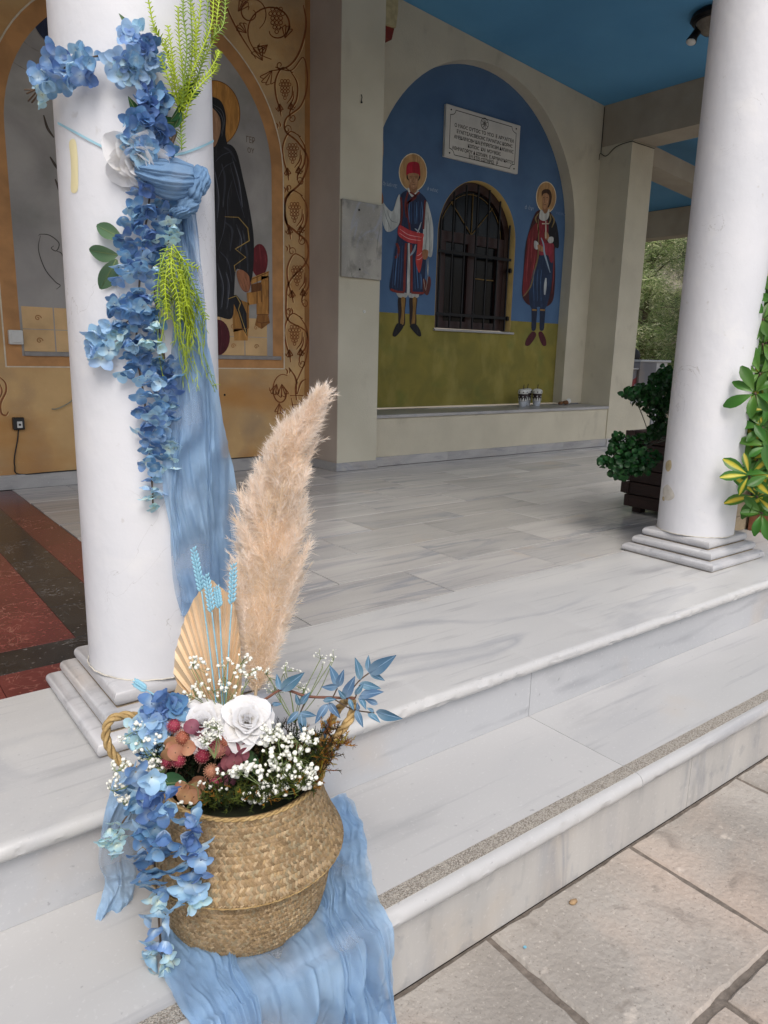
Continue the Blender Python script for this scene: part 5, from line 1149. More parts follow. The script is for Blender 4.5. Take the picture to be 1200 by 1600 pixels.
sl = thing('garden_bench', (hx, 5.15, H0), 'plain low stone seat under the seated person', 'bench')
part(MB().box(hx-.5, hx+.3, 4.95, 5.4, H0, max(H0+.05, hz-.76)), 'seat_block', BEIGEST, sl)
#FLOWERS
# ------------------------------------------------------------------ flowers: blossoms, roses, ferns
def merge(dst, src, M):
    o = len(dst.v)
    for v, u, c in zip(src.v, src.uv, src.col): dst.vert(M @ Vector(v), u, c)
    dst.f += [tuple(i+o for i in f) for f in src.f]
def blossom(np_, L, W, spread, curl_, mt, seed):
    """drooping blossom: rounded petals round a small eye; axis is +Y"""
    random.seed(seed); mb = MB()
    for k in range(np_):
        a = 2*math.pi*k/np_+rnd(-.25, .25); sp = math.radians(spread+rnd(-14, 14))
        pet = leaf_mesh(L*rnd(.85, 1.12), W*rnd(.85, 1.1), 'round', 5, bend=curl_*rnd(.5, 1.3), fold=.22, cup_=.35)
        dr = Vector((math.sin(sp)*math.cos(a), math.cos(sp), math.sin(sp)*math.sin(a))); up = Vector((-math.cos(sp)*math.cos(a), math.sin(sp), -math.cos(sp)*math.sin(a)))
        merge(mb, pet, orient(dr*.0015, dr, up))
    return mb.mesh('blossom', mt, True)
BL = {}
for key, mt_ in (('deep', P_DEEP), ('mid', P_MID), ('light', P_LIGHT), ('pale', P_PALE)):
    L_ = .0232 if key != 'pale' else .0175
    BL[key] = [blossom(random.choice((3, 4, 4)), L_, L_*.95, sp, cu, mt_, 100+i+len(key)) for i, (sp, cu) in enumerate(((54, .25), (40, .15), (68, .3), (32, .1), (78, .25)))]
random.seed(21)
class Flo:
    """a string of blossoms hung along a line of photo points lying on some surface"""
    def __init__(s, th, place): s.th = th; s.place = place; s.st = MB()
    def stem(s, pts, r=.0016, lift=.01, n=6, tube_n=5):
        P = spline([s.place(x, y, lift) for x, y in pts], n); s.st.tube(P, r, tube_n)
    def bloom(s, px, py, lift, key, sc=1.0, down=.9, out=.9, jit=.6):
        p = s.place(px, py, lift); tc_ = (CAM-p).normalized()
        ax = Vector((0, 0, -down))+tc_*out+rv3(jit)
        link('blossom', random.choice(BL[key]), s.th, orient(p, ax, tc_+rv3(.3), sc, 0))
    def done(s, mt_=None):
        if s.st.v: part(s.st, 'stem', mt_ or STEM, s.th, True)
colp = lambda x, y, l: oncol(x, y, l)

# column garland: main hanging cascade
gl = thing('flower_garland', oncol(225, 300, .02), 'long dense cascade of deep to pale blue blossoms down the near column', 'flower garland', 'blue blossom strings')
G = Flo(gl, colp)
prof_ = [(292, 205, 255), (320, 190, 272), (350, 184, 278), (380, 180, 272), (405, 178, 262), (430, 172, 262), (455, 172, 262), (480, 160, 262), (505, 168, 262), (530, 180, 256), (555, 190, 262), (580, 182, 272), (605, 205, 275), (632, 206, 276), (655, 212, 272), (680, 208, 268), (705, 214, 266), (728, 216, 262)]
for y, xa, xb in prof_:
    n = max(4, int((xb-xa)/8.2))
    for k in range(n):
        x = xa+7+(xb-xa-14)*(k+.5)/n+rnd(-4, 4); yy = y+rnd(-12, 12)
        q = random.random()
        if yy < 400: key = 'deep' if q < .5 else 'mid' if q < .82 else 'light'
        elif yy < 600: key = 'deep' if q < .28 else 'mid' if q < .66 else 'light'
        else: key = 'deep' if q < .2 else 'mid' if q < .6 else 'light' if q < .93 else 'pale'
        edge = abs((x-(xa+xb)/2)/((xb-xa)/2)); G.bloom(x, yy, .026*(1-edge*.75)+rnd(0, .014), key, rnd(.70, .92), 1.05, .9, .6)
for (x, y, key) in ((232, 745, 'mid'), (246, 742, 'light'), (228, 757, 'light'), (240, 760, 'pale'), (250, 765, 'light'), (236, 775, 'pale'), (228, 778, 'pale'), (243, 785, 'pale'), (238, 792, 'pale'), (248, 775, 'pale')): G.bloom(x, y, .012+rnd(0, .008), key, rnd(.7, .9), 1.3, .5)
G.stem([(235, 300), (222, 400), (214, 500), (215, 560), (225, 620), (232, 690), (238, 760), (239, 790)], .0019, .012)
G.stem([(245, 320), (240, 430), (250, 520), (260, 600), (265, 680), (272, 715)], .0015, .012); G.done()
# short side sprays (their own stems)
gl2 = thing('flower_spray', oncol(165, 530, .02), 'short pale aqua blossom spray sticking out to the left of the long cascade', 'flower spray', 'blue blossom strings'); G = Flo(gl2, colp)
for (x, y) in ((185, 505), (172, 508), (178, 520), (160, 515), (150, 525), (142, 532), (165, 532), (155, 542), (145, 548), (170, 548), (160, 560), (152, 560), (180, 535), (190, 520), (138, 540), (148, 516)): G.bloom(x, y, .012+rnd(0, .015), 'pale' if random.random() < .75 else 'light', rnd(.85, 1.1), .5, .9, .8)
G.stem([(215, 490), (190, 510), (165, 530), (148, 552)], .0015, .01); G.done()
gl3 = thing('flower_spray', oncol(268, 370, .02), 'small pale aqua blossom spray just below the gauze knot', 'flower spray', 'blue blossom strings'); G = Flo(gl3, colp)
for (x, y) in ((262, 345), (272, 350), (268, 362), (258, 368), (272, 372), (250, 372), (264, 380), (276, 360)): G.bloom(x, y, .03+rnd(0, .01), 'pale', rnd(.7, .9), 1.2, .6)
for (x, y) in ((246, 500), (238, 508), (230, 530), (222, 528), (240, 532), (248, 540), (236, 545)): G.bloom(x, y, .042+rnd(0, .01), 'pale', rnd(.8, 1.0), 1.2, .6)
G.stem([(262, 330), (266, 355), (262, 385)], .0014, .025); G.done()
gl4 = thing('flower_spray', oncol(268, 620, .02), 'slim second blossom string with pale tips right of the long cascade', 'flower spray', 'blue blossom strings'); G = Flo(gl4, colp)
for (x, y, k_) in ((262, 560, 'deep'), (270, 568, 'mid'), (255, 572, 'deep'), (272, 585, 'deep'), (262, 592, 'mid'), (268, 608, 'deep'), (258, 615, 'mid'), (270, 628, 'deep'), (262, 640, 'mid'), (268, 655, 'mid'), (262, 668, 'light'), (270, 688, 'pale'), (264, 700, 'pale'), (273, 700, 'pale'), (266, 716, 'pale'), (270, 728, 'pale')): G.bloom(x, y, .02+rnd(0, .012), k_, rnd(.75, 1.0), 1.1, .7)
G.stem([(255, 540), (262, 600), (266, 670), (270, 728)], .0014, .012); G.done()
# upper group
gu = thing('flower_cluster', oncol(208, 90, .02), 'round cluster of light and mid blue blossoms near the top of the near column', 'flower cluster', 'blue blossom strings'); G = Flo(gu, colp)
for k in range(42):
    a = rnd(0, 6.28); q = math.sqrt(random.random()); x = 210+36*q*math.cos(a); y = 88+44*q*math.sin(a)
    G.bloom(x, y, .02+.03*(1-q)+rnd(0, .01), ('deep' if x > 222 and y < 90 else 'pale' if y > 95 and x < 215 and random.random() < .6 else 'light' if random.random() < .5 else 'mid'), rnd(.68, .92), .2, 1.0, .9)
G.stem([(238, 140), (225, 110), (205, 90)], .0018, .01); G.done()
gs = thing('flower_spray', oncol(100, 110, .03), 'blossom spray on a bare stem reaching out past the left edge of the near column', 'flower spray', 'blue blossom strings')
dl = lambda x, y, l: oncol(x, y, .03+max(0, l)); G = Flo(gs, dl)
for (x, y, k_) in ((82, 78, 'deep'), (90, 86, 'deep'), (78, 92, 'mid'), (120, 80, 'light'), (130, 90, 'mid'), (145, 90, 'deep'), (132, 105, 'mid'), (118, 100, 'light'), (108, 98, 'light'), (100, 92, 'mid'), (112, 118, 'mid'), (125, 118, 'mid'), (132, 122, 'deep'), (100, 112, 'light'), (98, 128, 'light'), (104, 132, 'mid'), (88, 108, 'deep'), (76, 102, 'mid'), (70, 114, 'deep'), (84, 122, 'deep'), (80, 135, 'mid'), (62, 108, 'light'), (60, 122, 'mid'), (52, 110, 'mid'), (56, 130, 'pale'), (64, 138, 'pale'), (66, 148, 'pale'), (60, 156, 'pale'), (50, 126, 'light'), (72, 128, 'light'), (92, 118, 'mid'), (140, 98, 'mid')):
    G.bloom(x, y, rnd(-.015, .016), k_, rnd(.7, .92), .2, .9, 1.0)
G.stem([(215, 92), (190, 88), (155, 87), (120, 98), (85, 115), (55, 140)], .0018, .0)
for q in (((60, 138), (42, 146)), ((58, 142), (44, 158)), ((55, 140), (38, 140)), ((62, 145), (50, 160))): G.stem(list(q), .0016, .0)
G.done()
gm_ = thing('flower_cluster', oncol(230, 210, .02), 'dark blue blossom cluster over the white rose, above the gauze knot', 'flower cluster', 'blue blossom strings'); G = Flo(gm_, colp)
for k in range(26):
    x, y = rnd(222, 262), rnd(138, 185); G.bloom(x, y, .012+rnd(0, .025), 'deep' if random.random() < .8 else 'mid', rnd(.75, 1.0), .2, .8, 1)
for k in range(34):
    x, y = rnd(196, 264), rnd(182, 245); 
    key = ('light' if x < 228 and y > 205 else 'pale' if x < 225 and y > 212 else 'deep' if y < 205 or x > 240 else 'mid'); G.bloom(x, y, .035+rnd(0, .02), key, rnd(.8, 1.05), .1, 1.1, .8)
G.stem([(240, 290), (245, 240), (250, 200), (258, 160), (238, 128), (215, 115)], .0022, .012); G.stem([(272, 240), (262, 205), (258, 170), (245, 140)], .0022, .012); G.stem([(266, 240), (268, 225), (275, 205)], .004, .012); G.done()
def bare(name, label, cat, pts, place, r, mt_, lift=.012):
    return tag(part(MB().tube(spline([place(x, y, lift) for x, y in pts], 6), r, 6), name, mt_, None, True), label, cat)

# roses
def rose(c, R, face, name, label, grp=None, tight=1.0):
    t = thing(name, c, label, 'rose', grp); f = Vector(face).normalized(); x = f.orthogonal().normalized(); y = f.cross(x)
    for ring, (n, rr, tilt, L, W) in enumerate(((6, .30, 78, 1.12, 1.25), (6, .24, 62, 1.0, 1.15), (5, .18, 46, .86, 1.0), (5, .12, 30, .72, .85), (4, .07, 16, .58, .62), (3, .03, 6, .48, .45))):
        for k in range(n):
            a = 2*math.pi*(k+ring*.37)/n+rnd(-.15, .15); tl = math.radians(tilt+rnd(-6, 6)); rad = x*math.cos(a)+y*math.sin(a)
            dr = rad*math.sin(tl)+f*math.cos(tl); up = f*math.sin(tl)-rad*math.cos(tl)
            pm_ = leaf_mesh(R*L*rnd(.9, 1.08), R*W*rnd(.9, 1.1), 'round', 7, bend=-.05 if ring > 1 else .25, fold=.28, cup_=.9)
            mb = MB(); mb.v = [tuple(Vector(v)+Vector((0, 0, math.sin(v[0]*900+ring)*R*.02*max(0, v[1]/R)))) for v in pm_.v]; mb.uv = pm_.uv; mb.col = pm_.col; mb.f = pm_.f
            link('petal', mb.mesh('petal', P_WHITE, True), t, orient(c+rad*R*rr*.5-f*R*(.12+.06*(5-ring)*.6), dr, up))
    return t
rose(oncol(216, 250, .03), .05, (CAM-oncol(213, 238, .02))+Vector((-.1, 0, -.5)), 'white_rose', 'white rose pinned on the near column behind pale blue blossoms, left of the gauze knot')

# leaves on the column
def leaves(name, label, specs, mt_, kind='lance', cat='leaf spray', wid=.36, place=colp, rib=None):
    b0 = specs[0]; t = thing(name, place(b0[0], b0[1], .012), label, cat); sm = MB()
    for (x0_, y0_, x1_, y1_, l0_, l1_) in specs:
        a = place(x0_, y0_, l0_); b = place(x1_, y1_, l1_); L = (b-a).length; W = L*wid
        mb = leaf_mesh(L, W, kind, 8, bend=.08, fold=.25); up = (CAM-a).normalized()+rv3(.35)
        o = link('leaf', mb.mesh('leaf', mt_, True), t, orient(a, b-a, up))
        rb = MB(); rb.tube([Vector((0, L*.0, .0006)), Vector((0, L*.5, .0006-.08*L*.25)), Vector((0, L*.93, .0006-.08*L*.86))], [.0009, .0007, .0003], 4); link('midrib', rb.mesh('midrib', rib or STEMG, True), o, orient(a, b-a, up))
    return t
leaves('sage_leaf_spray', 'three sage green leaves sticking out left of the blue cascade', [(190, 372, 149, 351, .02, .012), (184, 398, 137, 392, .02, .012), (182, 405, 157, 453, .02, .012)], LEAF_SAGE, 'oval', wid=.5)
leaves('dark_leaf_spray', 'dark green leaves between the dark blossoms and the lime fern on the near column', [(222, 190, 200, 150, .02, .03), (228, 182, 206, 172, .02, .02), (280, 150, 303, 128, .02, .05), (278, 160, 314, 142, .02, .05), (275, 192, 242, 190, .02, .04), (283, 165, 268, 190, .02, .04), (272, 200, 285, 172, .02, .03)], LEAF_DARK, 'lance', wid=.42)
leaves('sage_leaf', 'single small light green leaf above the round blossom cluster at the top', [(206, 50, 186, 20, .02, .03)], LEAF_SAGE, 'lance', wid=.36)

# lime plastic asparagus ferns
def fern(name, label, stems, nl, place, wavy=0.0, dens=1.0, two=True, tail=0.0, lift=0.0):
    t = thing(name, place(*stems[0][0][:2], .02), label, 'fern')
    for si, pts in enumerate(stems):
        P = spline([place(x, y, l+lift) for x, y, l in pts], 12); mb = MB(); mb.tube(P, .0013, 4)
        tot = sum((b-a).length for a, b in zip(P, P[1:])); n = int(tot/.0042*dens)
        for k in range(n):
            f_ = (k+.5)/n; i = min(int(f_*(len(P)-1)), len(P)-2); p = P[i].lerp(P[i+1], f_*(len(P)-1)-i); d = (P[i+1]-P[i]).normalized(); tc_ = (CAM-p).normalized()
            side = d.cross(tc_).normalized()
            for sg in ((1, -1) if two else (random.choice((1, -1)),)):
                L = nl*rnd(.7, 1.15)*(1-.45*f_ if not wavy else 1); e = d*rnd(.35, .8)+side*sg*rnd(.6, 1.0)+tc_*rnd(-.2, .5)+Vector((0, 0, -tail))
                e.normalize(); q = p+e*L; m_ = p+e*L*.5+rv3(wavy*L*.35)+Vector((0, 0, .0008)); q += rv3(wavy*L*.3)
                mb.tube([p, m_, q], [.0013, .0012, .0006], 3, cap=False)
        part(mb, 'frond', LIME if si % 4 else LIME2, t, True)
    return t
fern('lime_fern', 'lime green plastic fern rising at the top of the near column', [
    [(284, 235, .015), (283, 190, .02), (290, 140, .03), (300, 80, .03), (298, 10, .03), (296, -30, .03)], [(284, 200, .02), (276, 150, .03), (268, 100, .03), (250, 60, .03), (240, 40, .03), (231, -5, .03)],
    [(287, 170, .03), (305, 130, .04), (320, 90, .05), (335, 60, .06), (340, 20, .06), (345, -20, .06)], [(288, 160, .03), (285, 110, .04), (280, 60, .04), (278, 10, .04)],
    [(290, 150, .03), (312, 110, .05), (322, 60, .06), (325, 0, .06)], [(285, 180, .02), (272, 130, .04), (262, 90, .04), (258, 60, .04)], [(292, 140, .03), (320, 120, .06), (338, 92, .07), (343, 80, .07)], [(300, 90, .04), (310, 40, .05), (316, -20, .05)], [(330, 60, .06), (348, 40, .07), (352, 5, .07), (350, -20, .07)], [(286, 190, .02), (282, 150, .035), (272, 110, .05), (268, 78, .055), (262, 40, .05)], [(290, 165, .03), (298, 120, .05), (312, 85, .06), (330, 40, .07), (334, -10, .07)], [(289, 185, .03), (300, 150, .05), (318, 128, .06), (334, 112, .07), (340, 100, .07)], [(284, 170, .03), (288, 120, .05), (292, 70, .06), (286, 20, .06), (288, -20, .06)], [(287, 150, .03), (304, 100, .05), (306, 50, .06), (300, 5, .06)], [(276, 160, .03), (262, 120, .04), (250, 88, .045)]], .0135, colp, dens=.62)
lf = fern('lime_fern', 'lime green plastic fern hanging below the gauze knot, right of the long cascade', [[(262, 385, .03), (250, 420, .045), (246, 460, .045), (250, 480, .045)], [(268, 385, .03), (268, 425, .05), (278, 465, .05), (282, 500, .05)], [(270, 382, .03), (290, 410, .045), (310, 420, .045)], [(268, 390, .03), (258, 440, .05), (262, 500, .045)], [(272, 390, .03), (296, 430, .045), (312, 470, .04), (322, 500, .04)], [(264, 395, .04), (284, 440, .05), (292, 480, .05)]], .0165, colp, dens=.5, lift=.018)
for k in range(46):
    x0_ = rnd(250, 292); y0_ = rnd(395, 440); xe = x0_+rnd(-8, 54)*(.5+.5*(k % 3 > 0)); ye = rnd(500, 615) if k % 3 else rnd(470, 540); n_ = 7; mb = MB(); amp = rnd(3, 7); ph = rnd(0, 6)
    P = spline([colp(x0_+(xe-x0_)*t+amp*math.sin(ph+t*9)*t**.5, y0_+(ye-y0_)*t, .045-.012*t+.010*math.sin(ph*2+t*7)) for t in [q/n_ for q in range(n_+1)]], 5)
    mb.tube(P, [.0011*(1-.5*i/len(P)) for i in range(len(P))], 4)
    for j in range(3, len(P)-1, 2 if k % 2 else 3):
        d = (P[j+1]-P[j]).normalized(); e = (d*.9+rv3(.9)).normalized(); L = rnd(.008, .02); mb.tube([P[j], P[j]+e*L*.5+rv3(.001), P[j]+(e+d*.5).normalized()*L], [.0009, .0008, .0004], 3, cap=False)
    part(mb, 'tendril', LIME if k % 5 else LIME2, lf, True)

# ribbon, gauze knot and gauze tail
rb = MB(); 
for seg_ in (((90, 192), (120, 208), (150, 224), (178, 238)), ((288, 239), (305, 233), (320, 227), (334, 220))):
    P = [oncol(x, y, .0028) for x, y in seg_]; P = spline(P, 6); o = len(rb.v)
    for p in P: rb.vert(p+Vector((0, 0, .0022))); rb.vert(p-Vector((0, 0, .0022)))
    for i in range(len(P)-1): a = o+2*i; rb.f.append((a, a+1, a+3, a+2))
aq = flat('aqua_ribbon', '#9cc9d8', .5, .05)
# the ribbon goes all the way round the column behind the flowers
P = [oncol(x, y, .0028) for x, y in ((178, 238), (230, 250), (288, 239))]; P = spline(P, 8); o = len(rb.v)
for p in P: rb.vert(p+Vector((0, 0, .0022))); rb.vert(p-Vector((0, 0, .0022)))
for i in range(len(P)-1): a = o+2*i; rb.f.append((a, a+1, a+3, a+2))
me = rb.mesh('ribbon', aq, True); bm = bmesh.new(); bm.from_mesh(me); bmesh.ops.remove_doubles(bm, verts=bm.verts, dist=.0008); bm.to_mesh(me); bm.free()
tag(link('ribbon', me), 'thin pale aqua ribbon tied round the near column at the height of the gauze knot', 'ribbon')

def fold_noise(u, v, seed, fr=1.0):
    s = 0; a = 1
    for k, f_ in enumerate((1.3, 2.9, 5.7, 10.1)):
        ph = 1.5*noise.noise(Vector((v*1.1+k*7.1+seed, k*3.3, seed)))+.5*noise.noise(Vector((v*3.1, k*5.3, seed)))
        w_ = (.5+.5*math.sin(2*math.pi*(u*f_*fr+ph+seed*1.3+k)))**2.2
        s += a*w_*(.35+1.5*abs(noise.noise(Vector((u*4+k, v*1.6, seed+k))))); a *= .66
    return s/1.5
def gauze(rows_, place, nu, nv, amp, seed, name, mt_, parent, fr=1.0, crk=.0006):
    """cloth hung between left and right edges given as photo points; folds are pushed toward the viewer"""
    Lp = spline([Vector((r[0], r[1], 0)) for r in rows_], 10); Rp = spline([Vector((r[2], r[3], 0)) for r in rows_], 10); Dp = spline([Vector((r[4], 0, 0)) for r in rows_], 10); n = len(Lp)
    mb = MB()
    def fn(u, v):
        f_ = v*(n-1); i = min(int(f_), n-2); k = f_-i; a = Lp[i].lerp(Lp[i+1], k); b = Rp[i].lerp(Rp[i+1], k); d = Dp[i].lerp(Dp[i+1], k).x; q = a.lerp(b, u)
        fo = fold_noise(u+.04*math.sin(v*5+seed), v*3, seed, fr); p = place(q.x, q.y, d); tc_ = (CAM-p).normalized()
        edge = min(1, 6*u, 6*(1-u))
        return p+tc_*(amp*fo*(.4+.6*edge))+RGT*(amp*.5*math.sin(v*9+u*13+seed)*.5)+noise.noise_vector(p*170)*crk*.6+noise.noise_vector(Vector((p.x*90, p.y*90, p.z*14)))*crk*4+noise.noise_vector(Vector((p.x*30, p.y*30, p.z*7)))*crk*4
    mb.grid(fn, nu, nv); return part(mb, name, mt_, parent, True)
gz = thing('gauze_drape', oncol(275, 285, .02), 'blue gauze knotted on the near column and falling behind the pampas plume', 'cloth')
tailp = lambda x, y, d: oncol(x, y, .004+.012*max(0, min(1, (d-1.48)/.08)))
gauze([(272, 300, 300, 300, 1.47), (276, 345, 302, 340, 1.47), (280, 400, 312, 400, 1.48), (278, 470, 322, 470, 1.48), (272, 540, 330, 530, 1.49), (262, 620, 342, 610, 1.54), (254, 700, 354, 690, 1.56), (252, 770, 366, 760, 1.58), (262, 830, 372, 830, 1.60), (270, 890, 374, 890, 1.61), (282, 930, 370, 940, 1.62), (286, 962, 330, 985, 1.63)], tailp, 120, 150, .026, 1.3, 'tail', GAUZE, gz, 1.2)
gauze([(275, 330, 300, 330, 1.48), (272, 470, 316, 470, 1.48), (268, 640, 335, 640, 1.48), (266, 800, 358, 800, 1.48), (275, 930, 366, 930, 1.48), (300, 985, 345, 990, 1.48)], tailp, 70, 90, .010, 4.1, 'tail_back', GAUZE, gz, 1.0)
# knot: wrapped band of folds and a loose rosette
mb = MB()
def knot(u, v):
    x = 210+(325-210)*u; 
    top = 250-10*math.sin(math.pi*min(1, u*1.25))+ (8 if u > .8 else 0); bot = 284+36*math.sin(math.pi*min(1, u*1.05))**.8*(.55+.45*u)
    y = top+(bot-top)*v+6*u; h = math.sin(math.pi*min(1, max(0, v*.96+.02)))**.6*math.sin(math.pi*min(1, u*.92+.06))**.5
    yy = y+ (u-.5)*10; p = oncol(x, yy, .012+.045*h); tc_ = (CAM-p).normalized()
    fo = abs(math.sin(v*11+u*2.2+1.4*noise.noise(Vector((u*3, v*2, 5)))))+.5*abs(math.sin(v*26+u*5))
    return p+tc_*(.0085*fo)+noise.noise_vector(p*90)*.0008
mb.grid(knot, 70, 60); part(mb, 'knot_wrap', GAUZE2, gz, True)
def puff(cx_, cy_, rx, ry, dep, seed, nm='knot_puff'):
    mb = MB(); c = oncol(cx_, cy_, dep)
    def fn(u, v):
        th_ = u*2*math.pi; ph = (v-.5)*math.pi*.98; dx = rx*math.cos(ph)*math.cos(th_); dz = ry*math.sin(ph); dy = .022*math.cos(ph)*math.sin(th_)
        n_ = noise.noise(Vector((dx*70+seed, dz*70, dy*60)))*.3+abs(math.sin(th_*4+ph*5+seed+2*noise.noise(Vector((dx*50, dz*50, seed)))))*.22
        k = 1+n_; return c+RGT*dx*k+UPV*dz*k+(CAM-c).normalized()*dy*k+noise.noise_vector(Vector((dx*120+seed, dz*120, dy*100)))*.002
    mb.grid(fn, 56, 36); part(mb, nm, GAUZE2, gz, True)
puff(312, 282, .017, .026, .03, 2.2); puff(300, 296, .018, .024, .035, 5.7); puff(290, 318, .024, .020, .03, 9.1); puff(283, 330, .018, .012, .03, 3.3)

# ------------------------------------------------------------------ basket and what stands in it
BX, BY, BZ = .918, -.156, H1+.006
bk_ = thing('seagrass_basket', (BX, BY, BZ), 'round belly basket of woven seagrass full of flowers, standing on the lower step', 'basket')
bprof = [(.0, .124), (.004, .137), (.02, .143), (.05, .1505), (.09, .157), (.120, .162), (.130, .174), (.137, .1805), (.146, .176), (.17, .163), (.20, .150), (.23, .141), (.25, .137), (.262, .136)]
def brad(z):
    for (a, ra), (b, rb_) in zip(bprof, bprof[1:]):
        if z <= b: return ra+(rb_-ra)*max(0, (z-a))/(b-a)
    return bprof[-1][1]
part(MB().lathe([(r-.003, z) for z, r in bprof]+[(r-.008, z) for z, r in reversed(bprof)], (BX, BY, BZ), 80, cap=True), 'basket_lining', flat('basket_inner', '#8f7550', .9), bk_, True)
wv = MB(); wv.c = (1, 1, 1); tans = [lin(h) for h in ('#ab9270', '#9c8463', '#b59e7d', '#927a5a', '#a48b66', '#a19173')]
rowh = .0054; nr = int(.262/rowh); ncol = 196
for r_ in range(nr):
    z = .002+r_*rowh; ra = brad(z)
    for c_ in range(ncol):
        if random.random() < .004: continue
        a = 2*math.pi*(c_+.5+(.5 if r_ % 4 in (1, 2) else 0))/ncol
        tl = (.95 if r_ % 2 else -.95)+rnd(-.16, .16); Lh = .0044*rnd(.9, 1.15); Wh = .0023*rnd(.85, 1.15)
        base = tans[random.randrange(6)]; k = rnd(.70, 1.12)*(1 if r_ % 2 else .86); wv.c = tuple(x*k for x in base)
        def P_(du, dz, out):
            zz = min(.261, max(.0, z+dz)); rr = brad(zz)+out; aa = a+du/max(.1, ra); return (BX+rr*math.cos(aa), BY+rr*math.sin(aa), BZ+zz)
        ct, st_ = math.cos(tl), math.sin(tl)
        cs = [(-Lh*ct-Wh*-st_*-1, -Lh*st_-Wh*ct), (Lh*ct+Wh*st_, Lh*st_-Wh*ct), (Lh*ct-Wh*st_, Lh*st_+Wh*ct), (-Lh*ct-Wh*st_, -Lh*st_+Wh*ct)]
        cs[0] = (-Lh*ct+Wh*st_, -Lh*st_-Wh*ct)
        ids = [wv.vert(P_(du, dz, -.0012)) for du, dz in cs]; m0 = wv.vert(P_(-Lh*.45*ct, -Lh*.45*st_, .0022)); m1 = wv.vert(P_(Lh*.45*ct, Lh*.45*st_, .0022))
        wv.f += [(ids[0], ids[1], m1, m0), (ids[3], m0, m1, ids[2]), (ids[0], m0, ids[3]), (ids[1], ids[2], m1)]
part(wv, 'weave', WEAVE, bk_, True, kind='stuff')
for z, rr, wd in ((.2625, .137, .0034), (.1350, .1802, .0013)):
    for s_ in (0, math.pi):
        mb = MB(); pts = []
        for k in range(361):
            a = 2*math.pi*k/360; w2 = k*.55+s_; q = rr+wd*.55*math.cos(w2); pts.append((BX+q*math.cos(a), BY+q*math.sin(a), BZ+z+wd*.55*math.sin(w2)))
        mb.tube(pts[:-1], wd*.62, 5, closed=True); part(mb, 'rim_strand' if z > .2 else 'belly_strand', ROPE, bk_, True)
def rope(pts, rad, sr, nm, lab=None):
    P = spline(pts, 24); root = None; x0_ = (P[1]-P[0]).orthogonal().normalized(); L = 0; prev = x0_
    strands = [[] for _ in range(3)]
    for i, p in enumerate(P):
        d = (P[min(i+1, len(P)-1)]-P[max(i-1, 0)]).normalized(); prev = (prev-d*prev.dot(d)).normalized(); y = d.cross(prev)
        if i: L += (p-P[i-1]).length
        for s_ in range(3):
            a = L/.009+2*math.pi*s_/3; strands[s_].append(p+(prev*math.cos(a)+y*math.sin(a))*rad)
    h_ = part(MB().tube(P, rad*.8, 6), nm, ROPE, bk_, True)
    for s_ in strands: part(MB().tube(s_, sr, 6), 'strand', ROPE, h_, True)
dB = (Vector((BX, BY, .07))-CAM).dot(FWD)
rope([at(x, y, dB+dd) for x, y, dd in ((238, 1216, .02), (212, 1205, .0), (182, 1185, -.01), (166, 1155, -.02), (170, 1128, -.02), (192, 1118, -.01), (218, 1122, .0), (243, 1145, .02), (250, 1180, .04))], .0042, .0040, 'handle')
rope([at(x, y, dB+dd) for x, y, dd in ((494, 1236, .0), (502, 1205, -.02), (516, 1165, -.02), (530, 1145, -.02), (545, 1126, -.02), (552, 1108, 0), (548, 1094, .04), (535, 1100, .08), (515, 1130, .1), (500, 1170, .1))], .0042, .0040, 'handle')

# gauze under the basket: down the riser, over the tread and nosing to the ground
cl = thing('gauze_runner', (.9, -.3, H1), 'light blue gauze runner spread under the basket and falling over the lower step', 'cloth')
path = spline([Vector((0, .004, H1+.006)), Vector((0, -.02, H1+.004)), Vector((0, -.1, H1+.003)), Vector((0, -.2, H1+.003)), Vector((0, -.3, H1+.003)), Vector((0, -.342, H1+.002)), Vector((0, -.358, H1-.014)), Vector((0, -.362, H1-.05)), Vector((0, -.368, H1-.12)), Vector((0, -.375, H0+.03)), Vector((0, -.42, H0+.006)), Vector((0, -.50, H0+.005))], 10)
plen = [0.0]
for a, b in zip(path, path[1:]): plen.append(plen[-1]+(b-a).length)
def runner(xl_, xr_, seed, amp, nm, nu=150, nv=190, lift=0, fr=1.05, v0=0.0, v1=1.0):
    n = len(path); mb = MB()
    def fn(u, v):
        v = v0+(v1-v0)*v; s_ = v*plen[-1]; i = 0
        while i < n-2 and plen[i+1] < s_: i += 1
        k = (s_-plen[i])/max(1e-6, plen[i+1]-plen[i]); p = path[i].lerp(path[i+1], k); d = (path[min(i+1, n-1)]-path[max(i, 0)]).normalized(); nn = Vector((0, d.z, -d.y)); 
        if nn.z < 0 and abs(nn.z) > .3: nn = -nn
        if nn.y > 0 and abs(nn.y) > .5: nn = -nn
        q = s_/plen[-1]; xl2, xr2 = xl_(q), xr_(q); x = xl2+(xr2-xl2)*u+.012*math.sin(v*7+u*4+seed)+.010*noise.noise(Vector((v*14, seed, u*2)))
        f_ = fold_noise(u, v*1.1, seed, fr)*1.2; hang = 1 if (nn.y < -.5) else .45
        under = 1-.85*max(0, 1-((x-BX)**2+(p.y-BY)**2)/.15**2) if p.y > -.33 else 1
        return Vector((x, p.y, p.z))+nn*(lift+.001+amp*f_*hang*max(.1, under)*min(1, .2+s_*10))+noise.noise_vector(Vector((x*160, s_*160, seed)))*.0004+nn*min(1, .25+s_*12)*max(0, .002+.008*abs(noise.noise(Vector((x*48+s_*9, s_*7, seed))))+.005*abs(noise.noise(Vector((x*95-s_*14, s_*16, seed+4))))+.001*noise.noise(Vector((x*60, s_*60, seed))))*max(.15, under)
    mb.grid(fn, nu, nv); return part(mb, nm, GAUZE, cl, True)
